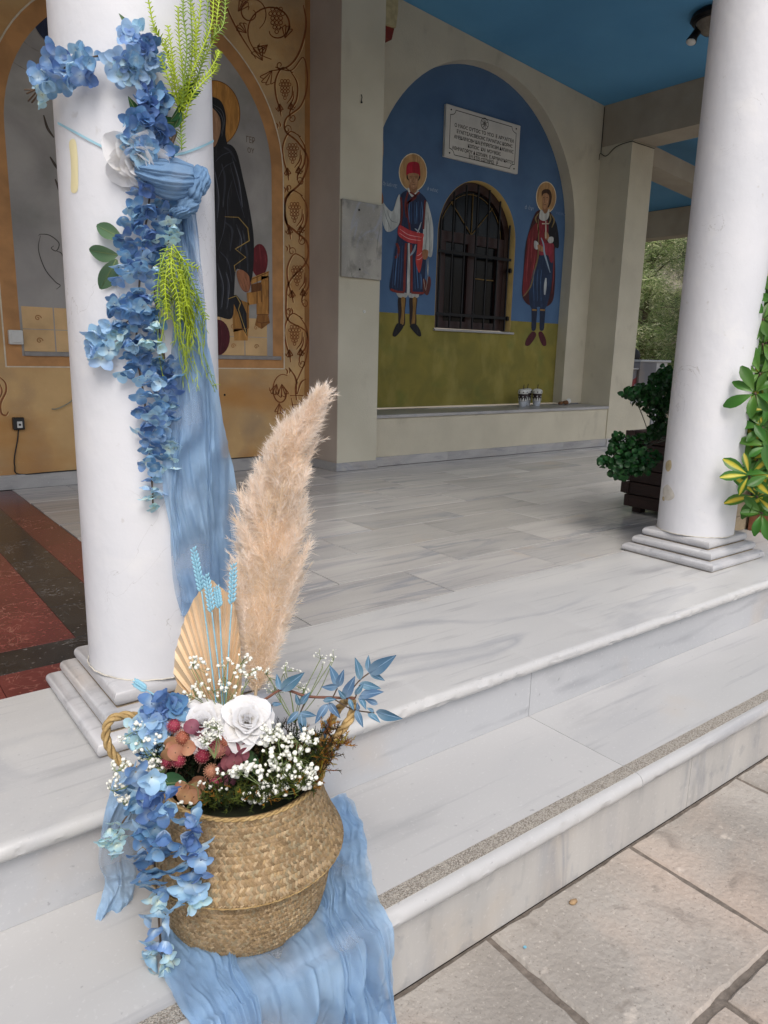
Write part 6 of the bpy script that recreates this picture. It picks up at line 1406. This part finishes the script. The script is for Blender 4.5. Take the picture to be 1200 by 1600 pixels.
lerp = lambda a, b, t: a+(b-a)*t
def piece(ks):
    def f(q):
        for (a, va), (b, vb) in zip(ks, ks[1:]):
            if q <= b: return lerp(va, vb, (q-a)/(b-a))
        return ks[-1][1]
    return f
runner(piece([(0, .84), (.3, .75), (.5, .728), (.62, .75), (1, .73)]), piece([(0, 1.245), (.15, 1.215), (.3, 1.16), (.45, 1.10), (.52, 1.083), (.7, 1.078), (1, 1.085)]), 2.7, .034, 'runner_layer')
runner(piece([(0, 1.10), (.3, 1.03), (.5, .985), (1, .985)]), piece([(0, 1.262), (.15, 1.232), (.3, 1.175), (.45, 1.108), (.52, 1.088), (.7, 1.076), (1, 1.08)]), 6.1, .042, 'runner_layer', 70, 190, .006, 1.0)
runner(piece([(0, .84), (.3, .76), (.5, .732), (.7, .755), (1, .74)]), piece([(0, .95), (.3, .84), (.6, .83), (1, .87)]), 8.4, .034, 'runner_layer', 60, 150, .005, 1.0, .15, 1.0)
st_g = thing('gauze_end', ony(180, 1300, -.03), 'loose end of blue gauze hanging over the steps left of the basket', 'cloth')
gauze([(186, 1200, 232, 1215, 0), (175, 1240, 222, 1262, 0), (158, 1292, 214, 1310, 0), (150, 1345, 214, 1350, 0), (166, 1376, 214, 1385, 0), (160, 1405, 206, 1418, 0), (146, 1450, 184, 1452, 0)], lambda x, y, d: ony(x, y, -.022-.02*max(0, (y-1380)/70)), 50, 90, .016, 3.9, 'drape', GAUZE, st_g, .8)

# pampas plume
dP = dB+.01
pp_ = thing('pampas_plume', at(400, 1070, dP), 'tall fluffy beige pampas grass plume standing in the basket', 'pampas grass')
axis = spline([at(x, y, dP+dd) for x, y, dd in ((395, 1130, .02), (401, 1070, .02), (410, 1000, .02), (420, 900, .03), (430, 800, .04), (445, 720, .05), (468, 672, .06), (500, 622, .07))], 14)
part(MB().tube(axis[:60], .003, 6), 'stem', PALM, pp_, True)
pm2 = MB(); pcs = [lin(h) for h in ('#f6ebe0', '#f1e3d4', '#faf3ec', '#ecdac4', '#f4e8dc', '#eedfce')]; pdark = [lin(h) for h in ('#f1dec2', '#ebd3b2', '#f3e2ca')]
pm2.c = pcs[0]
# half width of the plume in photo pixels against height
HWK = .92
hw = [(1070, 8, 10), (1040, 26, 14), (1000, 34, 26), (950, 42, 44), (900, 62, 52), (850, 58, 56), (800, 56, 54), (750, 48, 50), (700, 38, 38), (670, 30, 24), (645, 17, 14), (625, 7, 6), (612, 3, 3)]
def hwf(y, side):
    for (ya, la, ra_), (yb, lb, rb_) in zip(hw, hw[1:]):
        if y >= yb: k = (ya-y)/(ya-yb); return HWK*(lerp(la, lb, k) if side < 0 else lerp(ra_, rb_, k))
    return 6
def hair(p, q, col_, w_=.00045):
    d = q-p; s_ = d.cross((CAM-p)).normalized()*w_; pm2.c = col_; m_ = p.lerp(q, .55)+rv3(.0012); o = [pm2.vert(p-s_), pm2.vert(p+s_), pm2.vert(m_+s_*.7), pm2.vert(m_-s_*.7), pm2.vert(q)]
    pm2.f.append((o[0], o[1], o[2], o[3])); pm2.f.append((o[3], o[2], o[4]))
def apx(y):
    best = min(range(len(axis)), key=lambda i: abs(pyx(axis[i])[1]-y)); return axis[best]
def pyx(P): d = P-CAM; z = d.dot(FWD); return 600+F_PX*d.dot(RGT)/z, 800-F_PX*d.dot(UPV)/z
AXP = [(pyx(a), a) for a in axis]
nbr = 250
for b_ in range(nbr):
    f_ = (b_+.5)/nbr; i = int((.12+.86*f_)*(len(axis)-1)); p0 = axis[i]; (x0_, y0_), _ = AXP[i]
    side = rnd(-1, 1); L = rnd(85, 150)*(1-.72*f_**2)
    tipy = y0_-L*rnd(.75, 1.0); tipy = max(tipy, 618); xa_ = min(AXP, key=lambda e: abs(e[0][1]-tipy))[0][0]
    wid_ = hwf(tipy, side)*(abs(side)**.6)*(1 if side > 0 else -1)*rnd(.8, 1.25); dd = rnd(-.04, .04)
    if f_ > .9: wid_ *= .5
    P = spline([p0, at((x0_+xa_+wid_)/2+wid_*.12, (y0_+tipy)/2, dP+.04+dd*.6), at(xa_+wid_, tipy, dP+.05+dd)], 9)
    for j, p in enumerate(P[1:]):
        d = (P[min(j+2, len(P)-1)]-P[j]).normalized(); k_ = j/len(P)
        for h_ in range(30):
            e = d*rnd(.5, 1.3)+rv3(.75); e.normalize(); inner = abs(side)*k_
            hair(p+rv3(.004), p+e*rnd(.010, .030)*(1.15-.2*k_)*(1 if f_ < .8 else .7), random.choice(pdark if random.random() > .35+.9*inner+.4*f_ else pcs), .00042*rnd(.6, 1.1))
        if j % 3 == 2:
            # small side tuft
            e = (d+rv3(.55)).normalized(); tip = p+e*rnd(.015, .03)
            for h_ in range(14):
                q = p.lerp(tip, rnd(.2, 1)); hair(q, q+(e+rv3(.5)).normalized()*rnd(.006, .014), random.choice(pcs), .0004)
part(pm2, 'plume', PLUME, pp_, kind='stuff')

# dried palm leaf with pleats
dL = dB+.03; pw = thing('dried_palm_leaf', at(345, 1130, dL), 'pleated golden tan dried palm leaf behind the blue wheat ears', 'palm leaf')
outl = [(285, 1118), (274, 1068), (281, 1050), (272, 1046), (274, 1020), (282, 990), (292, 958), (303, 934), (318, 915), (333, 905), (348, 908), (360, 928), (370, 952), (376, 1000), (378, 1050), (374, 1095), (366, 1125)]
outl = [(275, 1124), (268, 1100), (277, 1068), (271, 1052), (273, 1028), (277, 1008), (282, 990), (287, 973), (293, 957), (299, 944), (308, 930), (317, 917), (326, 910), (334, 908), (343, 916), (352, 924), (360, 933), (367, 948), (371, 970), (374, 995), (376, 1020), (378, 1050), (376, 1085), (368, 1120)]
SP = spline([Vector((x, y, 0)) for x, y in outl], 2); base = Vector((347, 1142, 0)); mb = MB(); nP = len(SP)
for i, p in enumerate(SP):
    j_ = rnd(-2.5, 2.5) if i % 2 else 0; tip = p+(p-base).normalized()*j_; pleat = (-1 if i % 2 else 1)
    for k in range(9):
        t = .05+.95*k/8; q = base.lerp(tip, t); mb.vert(at(q.x, q.y, dL-.0042*pleat*t**.8*1.2-.012*math.sin(t*2)+.02*((q.x-330)/60)**2), (0, t))
for i in range(nP-1):
    for k in range(8): a = i*9+k; mb.f.append((a, a+1, a+10, a+9))
pl_ = part(mb, 'pleated_blade', PALM, pw); md = pl_.modifiers.new('t', 'SOLIDIFY'); md.thickness = .0008
part(MB().tube([at(347, 1145, dL-.002), at(350, 1175, dL), at(355, 1200, dL+.01)], .003, 6), 'stalk', PALM, pw, True)

# blue dyed wheat
def wheat(px, py, hx_, hy_, bx, by, dd, label):
    t = thing('wheat_ear', at(bx, by, dB-.02+dd), label, 'wheat ear', 'blue dyed wheat ears'); tipp = at(px, py, dB-.03+dd); hb_ = at(hx_, hy_, dB-.03+dd); bs_ = at(bx, by, dB-.02+dd)
    part(MB().tube(spline([bs_, at((bx+hx_)/2+rnd(-1, 1), (by+hy_)/2, dB-.025+dd), hb_], 8), .0014, 5), 'stalk', WHEAT, t, True)
    d = (tipp-hb_); n = max(7, int(d.length/.0072)); dn = d.normalized(); tc_ = (CAM-hb_).normalized(); sd_ = dn.cross(tc_).normalized()
    gmesh = MB().ball((0, .0048, 0), .0027, 7, 6, (.85, 2.1, .75)).mesh('grain', WHEAT, True)
    for k in range(n):
        for s_ in (-1, 1, 0):
            p = hb_+d*(k+(.5 if s_ > 0 else 0 if s_ < 0 else .25))/n; o_ = sd_*s_*.0022+tc_*(.002 if s_ == 0 else 0); e = dn+sd_*s_*.55+tc_*(.4 if s_ == 0 else 0)
            link('grain', gmesh, t, orient(p+o_*.8, e, tc_, (1.0 if k < n-2 else .75)))
wheat(302, 856, 315, 924, 340, 1118, 0, 'tallest blue dyed wheat ear, leftmost of those over the palm leaf')
wheat(322, 898, 331, 956, 350, 1120, -.006, 'second blue dyed wheat ear from the left over the palm leaf')
wheat(338, 917, 343, 950, 352, 1122, .004, 'shortest thin blue dyed wheat ear in the middle of the palm leaf')
wheat(365, 881, 362, 944, 352, 1116, -.004, 'rightmost blue dyed wheat ear in front of the pampas plume')
wheat(211, 1066, 229, 1078, 268, 1104, -.02, 'small blue dyed wheat ear leaning far left over the column plinth')

# big flowers in the basket
fc = (CAM-at(350, 1130, dB)).normalized()
rose(at(316, 1130, dB-.05), .042, fc+Vector((-.1, 0, .75)), 'white_rose', 'white rose in the basket behind the baby breath, left of the fuller white rose', 'white roses in the basket')
rose(at(386, 1126, dB-.055), .041, fc+Vector((.05, 0, .35)), 'white_rose', 'full white rose in the middle of the basket arrangement, right of the other white rose', 'white roses in the basket')
# blossoms
inb = lambda x, y, l: at(x, y, dB-.03-l)
b1 = thing('flower_cluster', at(262, 1112, dB-.03), 'deep blue blossom cluster at the left of the basket by the palm leaf', 'flower cluster', 'blue blossom strings'); G = Flo(b1, inb)
for k in range(24):
    x, y = rnd(236, 282), rnd(1095, 1125); G.bloom(x, y, rnd(0, .03), 'deep' if random.random() < .6 else 'mid', rnd(.85, 1.1), -.2, .9, .9)
for k in range(14): G.bloom(rnd(222, 268), rnd(1125, 1180), rnd(-.02, .01), 'mid' if random.random() < .7 else 'deep', rnd(.8, 1.05), 0, .9, .9)
G.stem([(280, 1180), (262, 1130), (255, 1110)], .0018, -.01); G.done()
b2 = thing('flower_cluster', at(225, 1140, dB-.04), 'light sky blue blossom cluster over the left basket handle', 'flower cluster', 'blue blossom strings'); G = Flo(b2, inb)
for k in range(20):
    a = rnd(0, 6.28); q = math.sqrt(random.random()); G.bloom(228+26*q*math.cos(a), 1140+22*q*math.sin(a), rnd(.01, .03), 'light' if random.random() < .75 else 'pale', rnd(.85, 1.05), -.1, 1.0, .8)
G.stem([(275, 1190), (250, 1160), (226, 1140)], .0018, -.01); G.done()
def hang_depth(x, y, l):
    # the strings hang in front of the basket's round belly
    d = ray(x, y); R_ = .172+l; ox, oy = CAM.x-BX, CAM.y-BY; a = d.x**2+d.y**2; b = 2*(ox*d.x+oy*d.y); c = ox*ox+oy*oy-R_*R_; D = b*b-4*a*c
    tt = (-b-math.sqrt(D))/(2*a) if D > 0 else -b/(2*a); return CAM+d*tt
b3 = thing('flower_garland', at(240, 1250, dB-.12), 'longest string of blue blossoms hanging over the basket front', 'flower garland', 'blue blossom strings'); G = Flo(b3, hang_depth)
for y, xa, xb in ((1212, 188, 262), (1232, 190, 272), (1255, 196, 274), (1275, 200, 268), (1295, 205, 268), (1318, 215, 270), (1338, 206, 266), (1358, 212, 268), (1380, 218, 268), (1402, 222, 264), (1425, 226, 268), (1448, 228, 266), (1470, 230, 270)):
    n = max(2, int((xb-xa)/13))
    for k in range(n): G.bloom(xa+6+(xb-xa-12)*(k+.5)/n+rnd(-4, 4), y+rnd(-7, 7), .015+rnd(0, .02), ('deep' if random.random() < .4 else 'mid' if random.random() < .6 else 'light') if y < 1390 else ('mid' if random.random() < .35 else 'light' if random.random() < .6 else 'pale'), rnd(.78, 1.0), 1.0, .8, .65)
for (x, y) in ((240, 1480), (255, 1478), (262, 1490), (244, 1495), (236, 1490), (252, 1505), (262, 1510), (246, 1518), (255, 1528), (262, 1530), (248, 1535), (268, 1500)): G.bloom(x, y, .015+rnd(0, .01), 'pale' if random.random() < .8 else 'light', rnd(.85, 1.05), 1.2, .6)
G.stem([(225, 1200), (238, 1260), (240, 1330), (246, 1400), (250, 1460), (256, 1530)], .0019, .008); G.done()
b4 = thing('flower_garland', at(300, 1300, dB-.12), 'shorter blue blossom string with pale tip, right of the longest on the basket', 'flower garland', 'blue blossom strings'); G = Flo(b4, hang_depth)
for y, xa, xb in ((1268, 290, 318), (1285, 282, 320), (1303, 272, 322), (1322, 270, 328), (1342, 274, 328), (1362, 276, 326)):
    n = max(2, int((xb-xa)/13))
    for k in range(n): G.bloom(xa+5+(xb-xa-10)*(k+.5)/n+rnd(-4, 4), y+rnd(-7, 7), .012+rnd(0, .018), 'deep' if random.random() < .4 else 'mid' if random.random() < .6 else 'light', rnd(.75, .98), 1.0, .8, .65)
for (x, y) in ((288, 1382), (300, 1380), (308, 1388), (294, 1395), (284, 1400), (302, 1402), (312, 1402), (296, 1412), (308, 1410)): G.bloom(x, y, .012+rnd(0, .01), 'pale' if random.random() < .6 else 'light', rnd(.85, 1.05), 1.3, .5)
G.stem([(305, 1262), (300, 1310), (298, 1360), (298, 1410)], .0019, .006); G.done()
b5 = thing('flower_spray', at(180, 1290, dB-.08), 'small pale aqua blossom tip hanging over the gauze end left of the basket', 'flower spray', 'blue blossom strings'); G = Flo(b5, lambda x, y, l: at(x, y, dB-.09-l))
for (x, y) in ((180, 1285), (190, 1293), (172, 1293), (178, 1302), (188, 1305), (168, 1308), (176, 1315), (165, 1320), (183, 1318), (172, 1328), (162, 1312), (182, 1328)): G.bloom(x, y, rnd(0, .015), 'pale', rnd(.65, .85), 1.0, .7)
G.stem([(215, 1255), (195, 1280), (175, 1315)], .0015, -.005); G.done()

# red globe flowers, plum and peach rounded petals
def globe(px, py, rpx, dd, hexc, label):
    c = at(px, py, dB-.07+dd); R = rpx/F_PX*(dB-.07); t = thing('globe_flower', c, label, 'globe flower', 'red globe flowers'); col_ = flat('globe_'+hexc[1:], hexc, .7, .15, 200); tipc = flat('globe_tip_'+hexc[1:], '#c99083' if hexc < '#a5' else '#d3a07c', .6)
    part(MB().ball(c, R*.8, 14, 10), 'core', col_, t, True); mb = MB(); mt2 = MB()
    for k in range(150):
        z = 1-2*(k+.5)/150; a = k*2.39996; r_ = math.sqrt(1-z*z); d = Vector((r_*math.cos(a), r_*math.sin(a), z)); x = d.orthogonal().normalized()*R*.07; y = d.cross(x)
        o = [mb.vert(c+d*R*.72+x), mb.vert(c+d*R*.72-x*.5+y*.87), mb.vert(c+d*R*.72-x*.5-y*.87), mb.vert(c+d*R*1.06)]; mb.f += [(o[0], o[1], o[3]), (o[1], o[2], o[3]), (o[2], o[0], o[3])]
        if k % 2: mt2.ball(c+d*R*1.05, R*.055, 4, 3)
    part(mb, 'florets', col_, t, kind='stuff'); part(mt2, 'floret_tips', tipc, t, kind='stuff')
    part(MB().tube([c-Vector((0, 0, R*.7)), c-Vector((0, -.02, .04))], .0016, 5), 'stem', STEM, t)
for a in ((272, 1134, 11.5, 0, '#a03a50', 'pinkish red globe flower highest at the left beside the plum petals'), (285, 1152, 11.5, -.012, '#a8604a', 'orange red globe flower between the peach petals and the plum petals'), (262, 1190, 11, 0, '#8f2a42', 'dark red globe flower lowest at the far left of the red group'), (279, 1188, 11, -.01, '#9c3248', 'crimson globe flower under the peach petals'),
          (316, 1181, 11.5, -.01, '#94283f', 'dark crimson globe flower standing alone in the centre of the arrangement'), (331, 1161, 10, 0, '#9a3048', 'small crimson globe flower touching the left white rose'), (340, 1172, 12, -.012, '#b8776a', 'salmon globe flower in front of the white roses'), (352, 1158, 11, 0, '#a6624d', 'brownish salmon globe flower between the two white roses'),
          (330, 1205, 11.5, -.012, '#b47c60', 'orange brown globe flower above the lowest pink one'), (336, 1221, 11, -.005, '#a53f58', 'pink globe flower lowest of all near the basket rim')): globe(*a)
def round_petals(name, label, specs, mt_):
    t = thing(name, at(specs[0][0], specs[0][1], dB-.07), label, 'petal cluster'); st2 = MB()
    for (px, py, rpx, dd) in specs:
        c = at(px, py, dB-.07+dd); R = rpx/F_PX*dB; up = (CAM-c).normalized()+rv3(.45); dr = RGT*rnd(-1, 1)+UPV*rnd(-1, 1)
        mb = leaf_mesh(R*2, R*2, 'round', 8, bend=.12, fold=.22, cup_=.5); dn = dr.normalized(); link('petal', mb.mesh('petal', mt_, True), t, orient(c-dn*R, dr, up)); st2.tube([c, c+Vector((.0, .02, -.03))], .0012, 4)
    part(st2, 'stem', STEM, t)
round_petals('rounded_petals', 'peach brown rounded petal cluster at the left of the red globe flowers', [(268, 1160, 11, 0), (263, 1178, 11, -.012), (274, 1176, 12, -.015), (294, 1168, 11.5, -.012), (269, 1168, 10, -.006), (284, 1160, 10, 0)], P_PEACH)
round_petals('rounded_petals', 'plum pink rounded petals above the peach cluster', [(299, 1136, 11.5, -.008), (306, 1150, 12, 0), (311, 1160, 11, .004), (296, 1150, 11, .006), (312, 1142, 9, .008)], P_PLUM)
round_petals('rounded_petals', 'golden brown rounded petal cluster lowest on the left, over the basket rim', [(284, 1232, 11.5, -.01), (289, 1244, 11, -.015), (303, 1245, 11, -.014), (296, 1230, 12, -.004), (312, 1222, 12, .005), (318, 1238, 11, .008)], P_PEACH)
round_petals('rounded_petals', 'dark rose rounded petals under the fuller white rose', [(363, 1170, 12, 0), (378, 1178, 11, -.005), (366, 1190, 12, -.008), (356, 1192, 11, .005), (383, 1170, 8, 0), (350, 1200, 12, .01), (358, 1218, 11, .005)], P_PLUM)
leaves('broad_green_leaves', 'broad dark green rose leaves under the white roses and at the rim', [(385, 1170, 392, 1214, .0, .02), (380, 1180, 372, 1140, .0, 0), (245, 1225, 290, 1222, .02, .02), (260, 1222, 244, 1246, .0, .0)], LEAF_DARK, 'oval', wid=.7, place=lambda x, y, l: at(x, y, dB-.05-l))

# dusty blue leaf branch to the right
lbp = lambda x, y, l: at(x, y, dB-.02-l)
bl_leaves = [(438, 1078, 432, 1053, 0, 0), (440, 1078, 474, 1052, 0, .02), (440, 1078, 462, 1070, 0, .01), (528, 1073, 516, 1040, 0, .01), (528, 1073, 537, 1047, 0, .01), (528, 1073, 503, 1074, 0, .02), (563, 1062, 556, 1028, 0, .01), (576, 1050, 575, 1024, 0, 0), (577, 1052, 617, 1025, 0, .03), (578, 1052, 601, 1063, 0, .01),
    (538, 1090, 554, 1058, 0, .02), (540, 1092, 528, 1078, 0, .01), (545, 1092, 553, 1110, 0, .01), (562, 1088, 598, 1080, 0, .02), (562, 1068, 595, 1076, 0, .01), (562, 1088, 572, 1108, 0, .02), (555, 1085, 568, 1068, 0, .01), (572, 1100, 560, 1092, 0, .01), (584, 1112, 574, 1106, 0, .01), (575, 1115, 594, 1128, 0, .02), (588, 1112, 627, 1124, 0, .03),
    (556, 1110, 567, 1136, 0, .02), (560, 1110, 558, 1098, 0, .01), (512, 1100, 492, 1130, 0, .02), (514, 1098, 531, 1122, 0, .02), (505, 1095, 525, 1092, 0, .01), (470, 1115, 474, 1148, 0, .03), (468, 1115, 494, 1118, 0, .01), (466, 1112, 447, 1132, 0, .02), (470, 1100, 484, 1082, 0, .01), (468, 1102, 462, 1085, 0, .01), (420, 1100, 410, 1125, 0, .01), (425, 1100, 440, 1100, 0, .01), (415, 1095, 425, 1112, 0, .01), (508, 1125, 508, 1155, -.02, -.02), (590, 1100, 570, 1092, 0, .01)]
lb = leaves('blue_leaf_branch', 'branch of dusty blue artificial leaves stretching right of the basket over the steps', bl_leaves, LEAF_BLUE, 'lance', 'leaf branch', .42, lbp, flat('blue_midrib', '#8fb0ce', .6))
mb = MB().tube(spline([lbp(x, y, -.004) for x, y in ((385, 1108), (415, 1092), (438, 1078), (455, 1080), (480, 1088), (520, 1090), (555, 1091))], 6), .0024, 6)
part(mb, 'branch', TWIG, lb, True); mb = MB()
for q in (((520, 1090), (527, 1075)), ((540, 1091), (560, 1065), (576, 1052)), ((520, 1091), (550, 1108), (585, 1114)), ((555, 1091), (562, 1070)), ((480, 1088), (470, 1112))): mb.tube(spline([lbp(x, y, -.002) for x, y in q], 5), .0013, 5)
part(mb, 'twig', STEM, lb, True)

# baby breath
def gyp(label, root, zones, n, d0, stems=14, sz=(.0022, .0042)):
    t = thing('babys_breath', at(root[0], root[1], dB+d0), label, 'baby breath', 'baby breath sprays'); sm = MB(); bd = MB(); ends = []
    for _ in range(n):
        zx, zy, rx, ry = random.choice(zones); a = rnd(0, 6.28); q = math.sqrt(random.random()); ends.append((zx+rx*q*math.cos(a), zy+ry*q*math.sin(a), rnd(-.02, .02)))
    rt = at(root[0], root[1], dB+d0); hubs = []
    for k in range(stems):
        zx, zy, rx, ry = zones[k % len(zones)]; hx2, hy2 = zx+rnd(-.4, .4)*rx, zy+rnd(-.4, .4)*ry+6; h_ = at(hx2, hy2, dB+d0+rnd(-.01, .01)); hubs.append(((hx2, hy2), h_)); sm.tube(spline([rt, rt.lerp(h_, .5)+rv3(.006), h_], 5), .0007, 4)
    for x, y, dd in ends:
        p = at(x, y, dB+d0+dd); hb2 = min(hubs, key=lambda e: (e[0][0]-x)**2+(e[0][1]-y)**2)[1]; sm.tube([hb2, hb2.lerp(p, .6)+rv3(.003), p], .0004, 3, cap=False)
        r_ = rnd(*sz); mbb = MB().ball(p, r_, 7, 5, (1, 1, .85)); mbb.v = [tuple(Vector(v)+noise.noise_vector(Vector(v)*400)*r_*.45) for v in mbb.v]; merge(bd, mbb, Matrix.Identity(4))
        if random.random() < .4: q = p+rv3(.004); merge(bd, MB().ball(q, r_*.55, 5, 4), Matrix.Identity(4))
    part(sm, 'stems', STEMG, t, kind='stuff'); part(bd, 'buds', BUD, t, True, kind='stuff')
gyp('baby breath spray with white buds in front of the palm leaf', (352, 1130), [(345, 1045, 30, 22), (375, 1030, 18, 14), (388, 1052, 22, 16), (305, 1035, 14, 12), (330, 1075, 30, 14), (300, 1085, 16, 14), (360, 1080, 22, 14)], 95, -.03)
gyp('baby breath spray at the left by the rope handle', (262, 1200), [(210, 1160, 26, 18), (228, 1180, 24, 14), (185, 1195, 18, 12), (180, 1225, 14, 18), (196, 1250, 12, 10), (240, 1195, 16, 12), (255, 1155, 16, 12), (215, 1135, 14, 8)], 120, -.06)
gyp('dense baby breath spray on the right half over the basket rim', (440, 1240), [(430, 1165, 26, 26), (455, 1190, 34, 28), (430, 1215, 26, 22), (415, 1235, 20, 12), (470, 1155, 30, 16), (480, 1215, 22, 20), (395, 1200, 20, 14), (372, 1205, 16, 8), (425, 1140, 18, 18), (400, 1245, 24, 10), (435, 1232, 22, 12), (470, 1215, 20, 16), (440, 1190, 30, 20)], 270, -.105, 20, (.0026, .0048))
gyp('thin baby breath sprigs rising behind the dusty blue leaf branch', (460, 1130), [(450, 1045, 22, 10), (500, 1030, 12, 18), (520, 1025, 8, 10), (430, 1075, 20, 12), (468, 1075, 18, 10), (420, 1050, 10, 8)], 85, -.0, 12, (.0010, .0022))
gyp('tiny white baby breath buds lying over the left white rose', (335, 1185), [(335, 1140, 20, 18), (325, 1155, 14, 12)], 90, -.115, 6, (.0014, .003))
gyp('few baby breath buds among the red globe flowers', (310, 1250), [(300, 1220, 20, 8), (325, 1225, 14, 10), (290, 1256, 12, 6), (352, 1205, 14, 8), (345, 1232, 12, 6)], 24, -.09, 5, (.0022, .0038))

# cypress greenery with rusty tips filling the basket mouth
def cypress(name, label, zones, n, d0, cols, L=.03, kind_='stuff'):
    t = thing(name, at(zones[0][0], zones[0][1], dB+d0), label, 'greenery'); fo = MB(); fo.c = cols[0]
    for _ in range(n):
        zx, zy, rx, ry = random.choice(zones); a = rnd(0, 6.28); q = math.sqrt(random.random()); x, y = zx+rx*q*math.cos(a), zy+ry*q*math.sin(a); p = at(x, y, dB+d0+rnd(-.03, .03)); d = (rv3(1)+UPV*.6+(CAM-p).normalized()*.4).normalized(); c_ = random.choice(cols); fo.c = c_
        tipc = random.choice(cols)
        pts = [p, p+d*L*.5+rv3(.002), p+d*L*rnd(.7, 1.1)]; fo.tube(pts, [.0009, .0008, .0004], 3, cap=False)
        for k in range(12):
            f_ = rnd(.1, 1); b0 = pts[0].lerp(pts[2], f_); e = (d*.7+rv3(.8)).normalized(); fo.c = tipc if f_ > .7 else c_
            fo.tube([b0, b0+e*rnd(.003, .008)], [.0007, .0003], 3, cap=False)
    part(fo, 'sprigs', PINEV, t, kind='stuff'); return t
gcol = [lin(h) for h in ('#3c4a1e', '#2c3a1a', '#4f5a22', '#5d6426', '#25301a')]; rust = [lin(h) for h in ('#8a5a24', '#a8772c', '#6f4320', '#9c8a30')]
cypress('cypress_greenery', 'dark green cypress sprigs with golden tips along the basket rim', [(350, 1240, 30, 16), (385, 1235, 30, 18), (420, 1215, 36, 24), (455, 1195, 36, 26), (480, 1175, 26, 26), (330, 1250, 20, 10), (475, 1215, 18, 18)], 560, -.06, gcol*4+rust[:2]+[lin('#6a7a30')])
cypress('cypress_greenery', 'short mossy green and yellow sprigs spilling over the front of the basket rim', [(345, 1252, 28, 8), (380, 1250, 26, 9), (410, 1244, 24, 10), (440, 1232, 24, 12), (465, 1222, 18, 12)], 300, -.100, gcol*3+[rust[1]]+[lin('#55622a'), lin('#6a7a30')], .022)
cypress('cypress_greenery', 'rusty brown cypress sprigs sticking out at the right basket handle', [(500, 1165, 14, 18), (505, 1190, 10, 16), (495, 1215, 10, 18), (515, 1140, 12, 8), (530, 1163, 14, 3), (512, 1185, 8, 6)], 150, -.05, rust+[lin('#3b3424'), lin('#51482c')], .022)
cypress('green_filler', 'very dark green sprigs in the heart of the arrangement', [(300, 1205, 40, 26), (350, 1200, 36, 24), (400, 1190, 30, 26), (270, 1200, 24, 22), (440, 1165, 30, 24), (320, 1170, 40, 16), (250, 1170, 20, 20)], 420, -.02, [lin(h) for h in ('#1f2c16', '#28361b', '#352a20', '#18220f')], .035)  # filler sprigs in near-black greens and dark brown
part(MB().lathe([(.0, .0), (.128, .0), (.12, .022), (.0, .045)], (BX, BY, BZ+.20), 32, cap=False), 'floral_foam', flat('foam_dark', '#2a2f1c', .95), bk_, True)
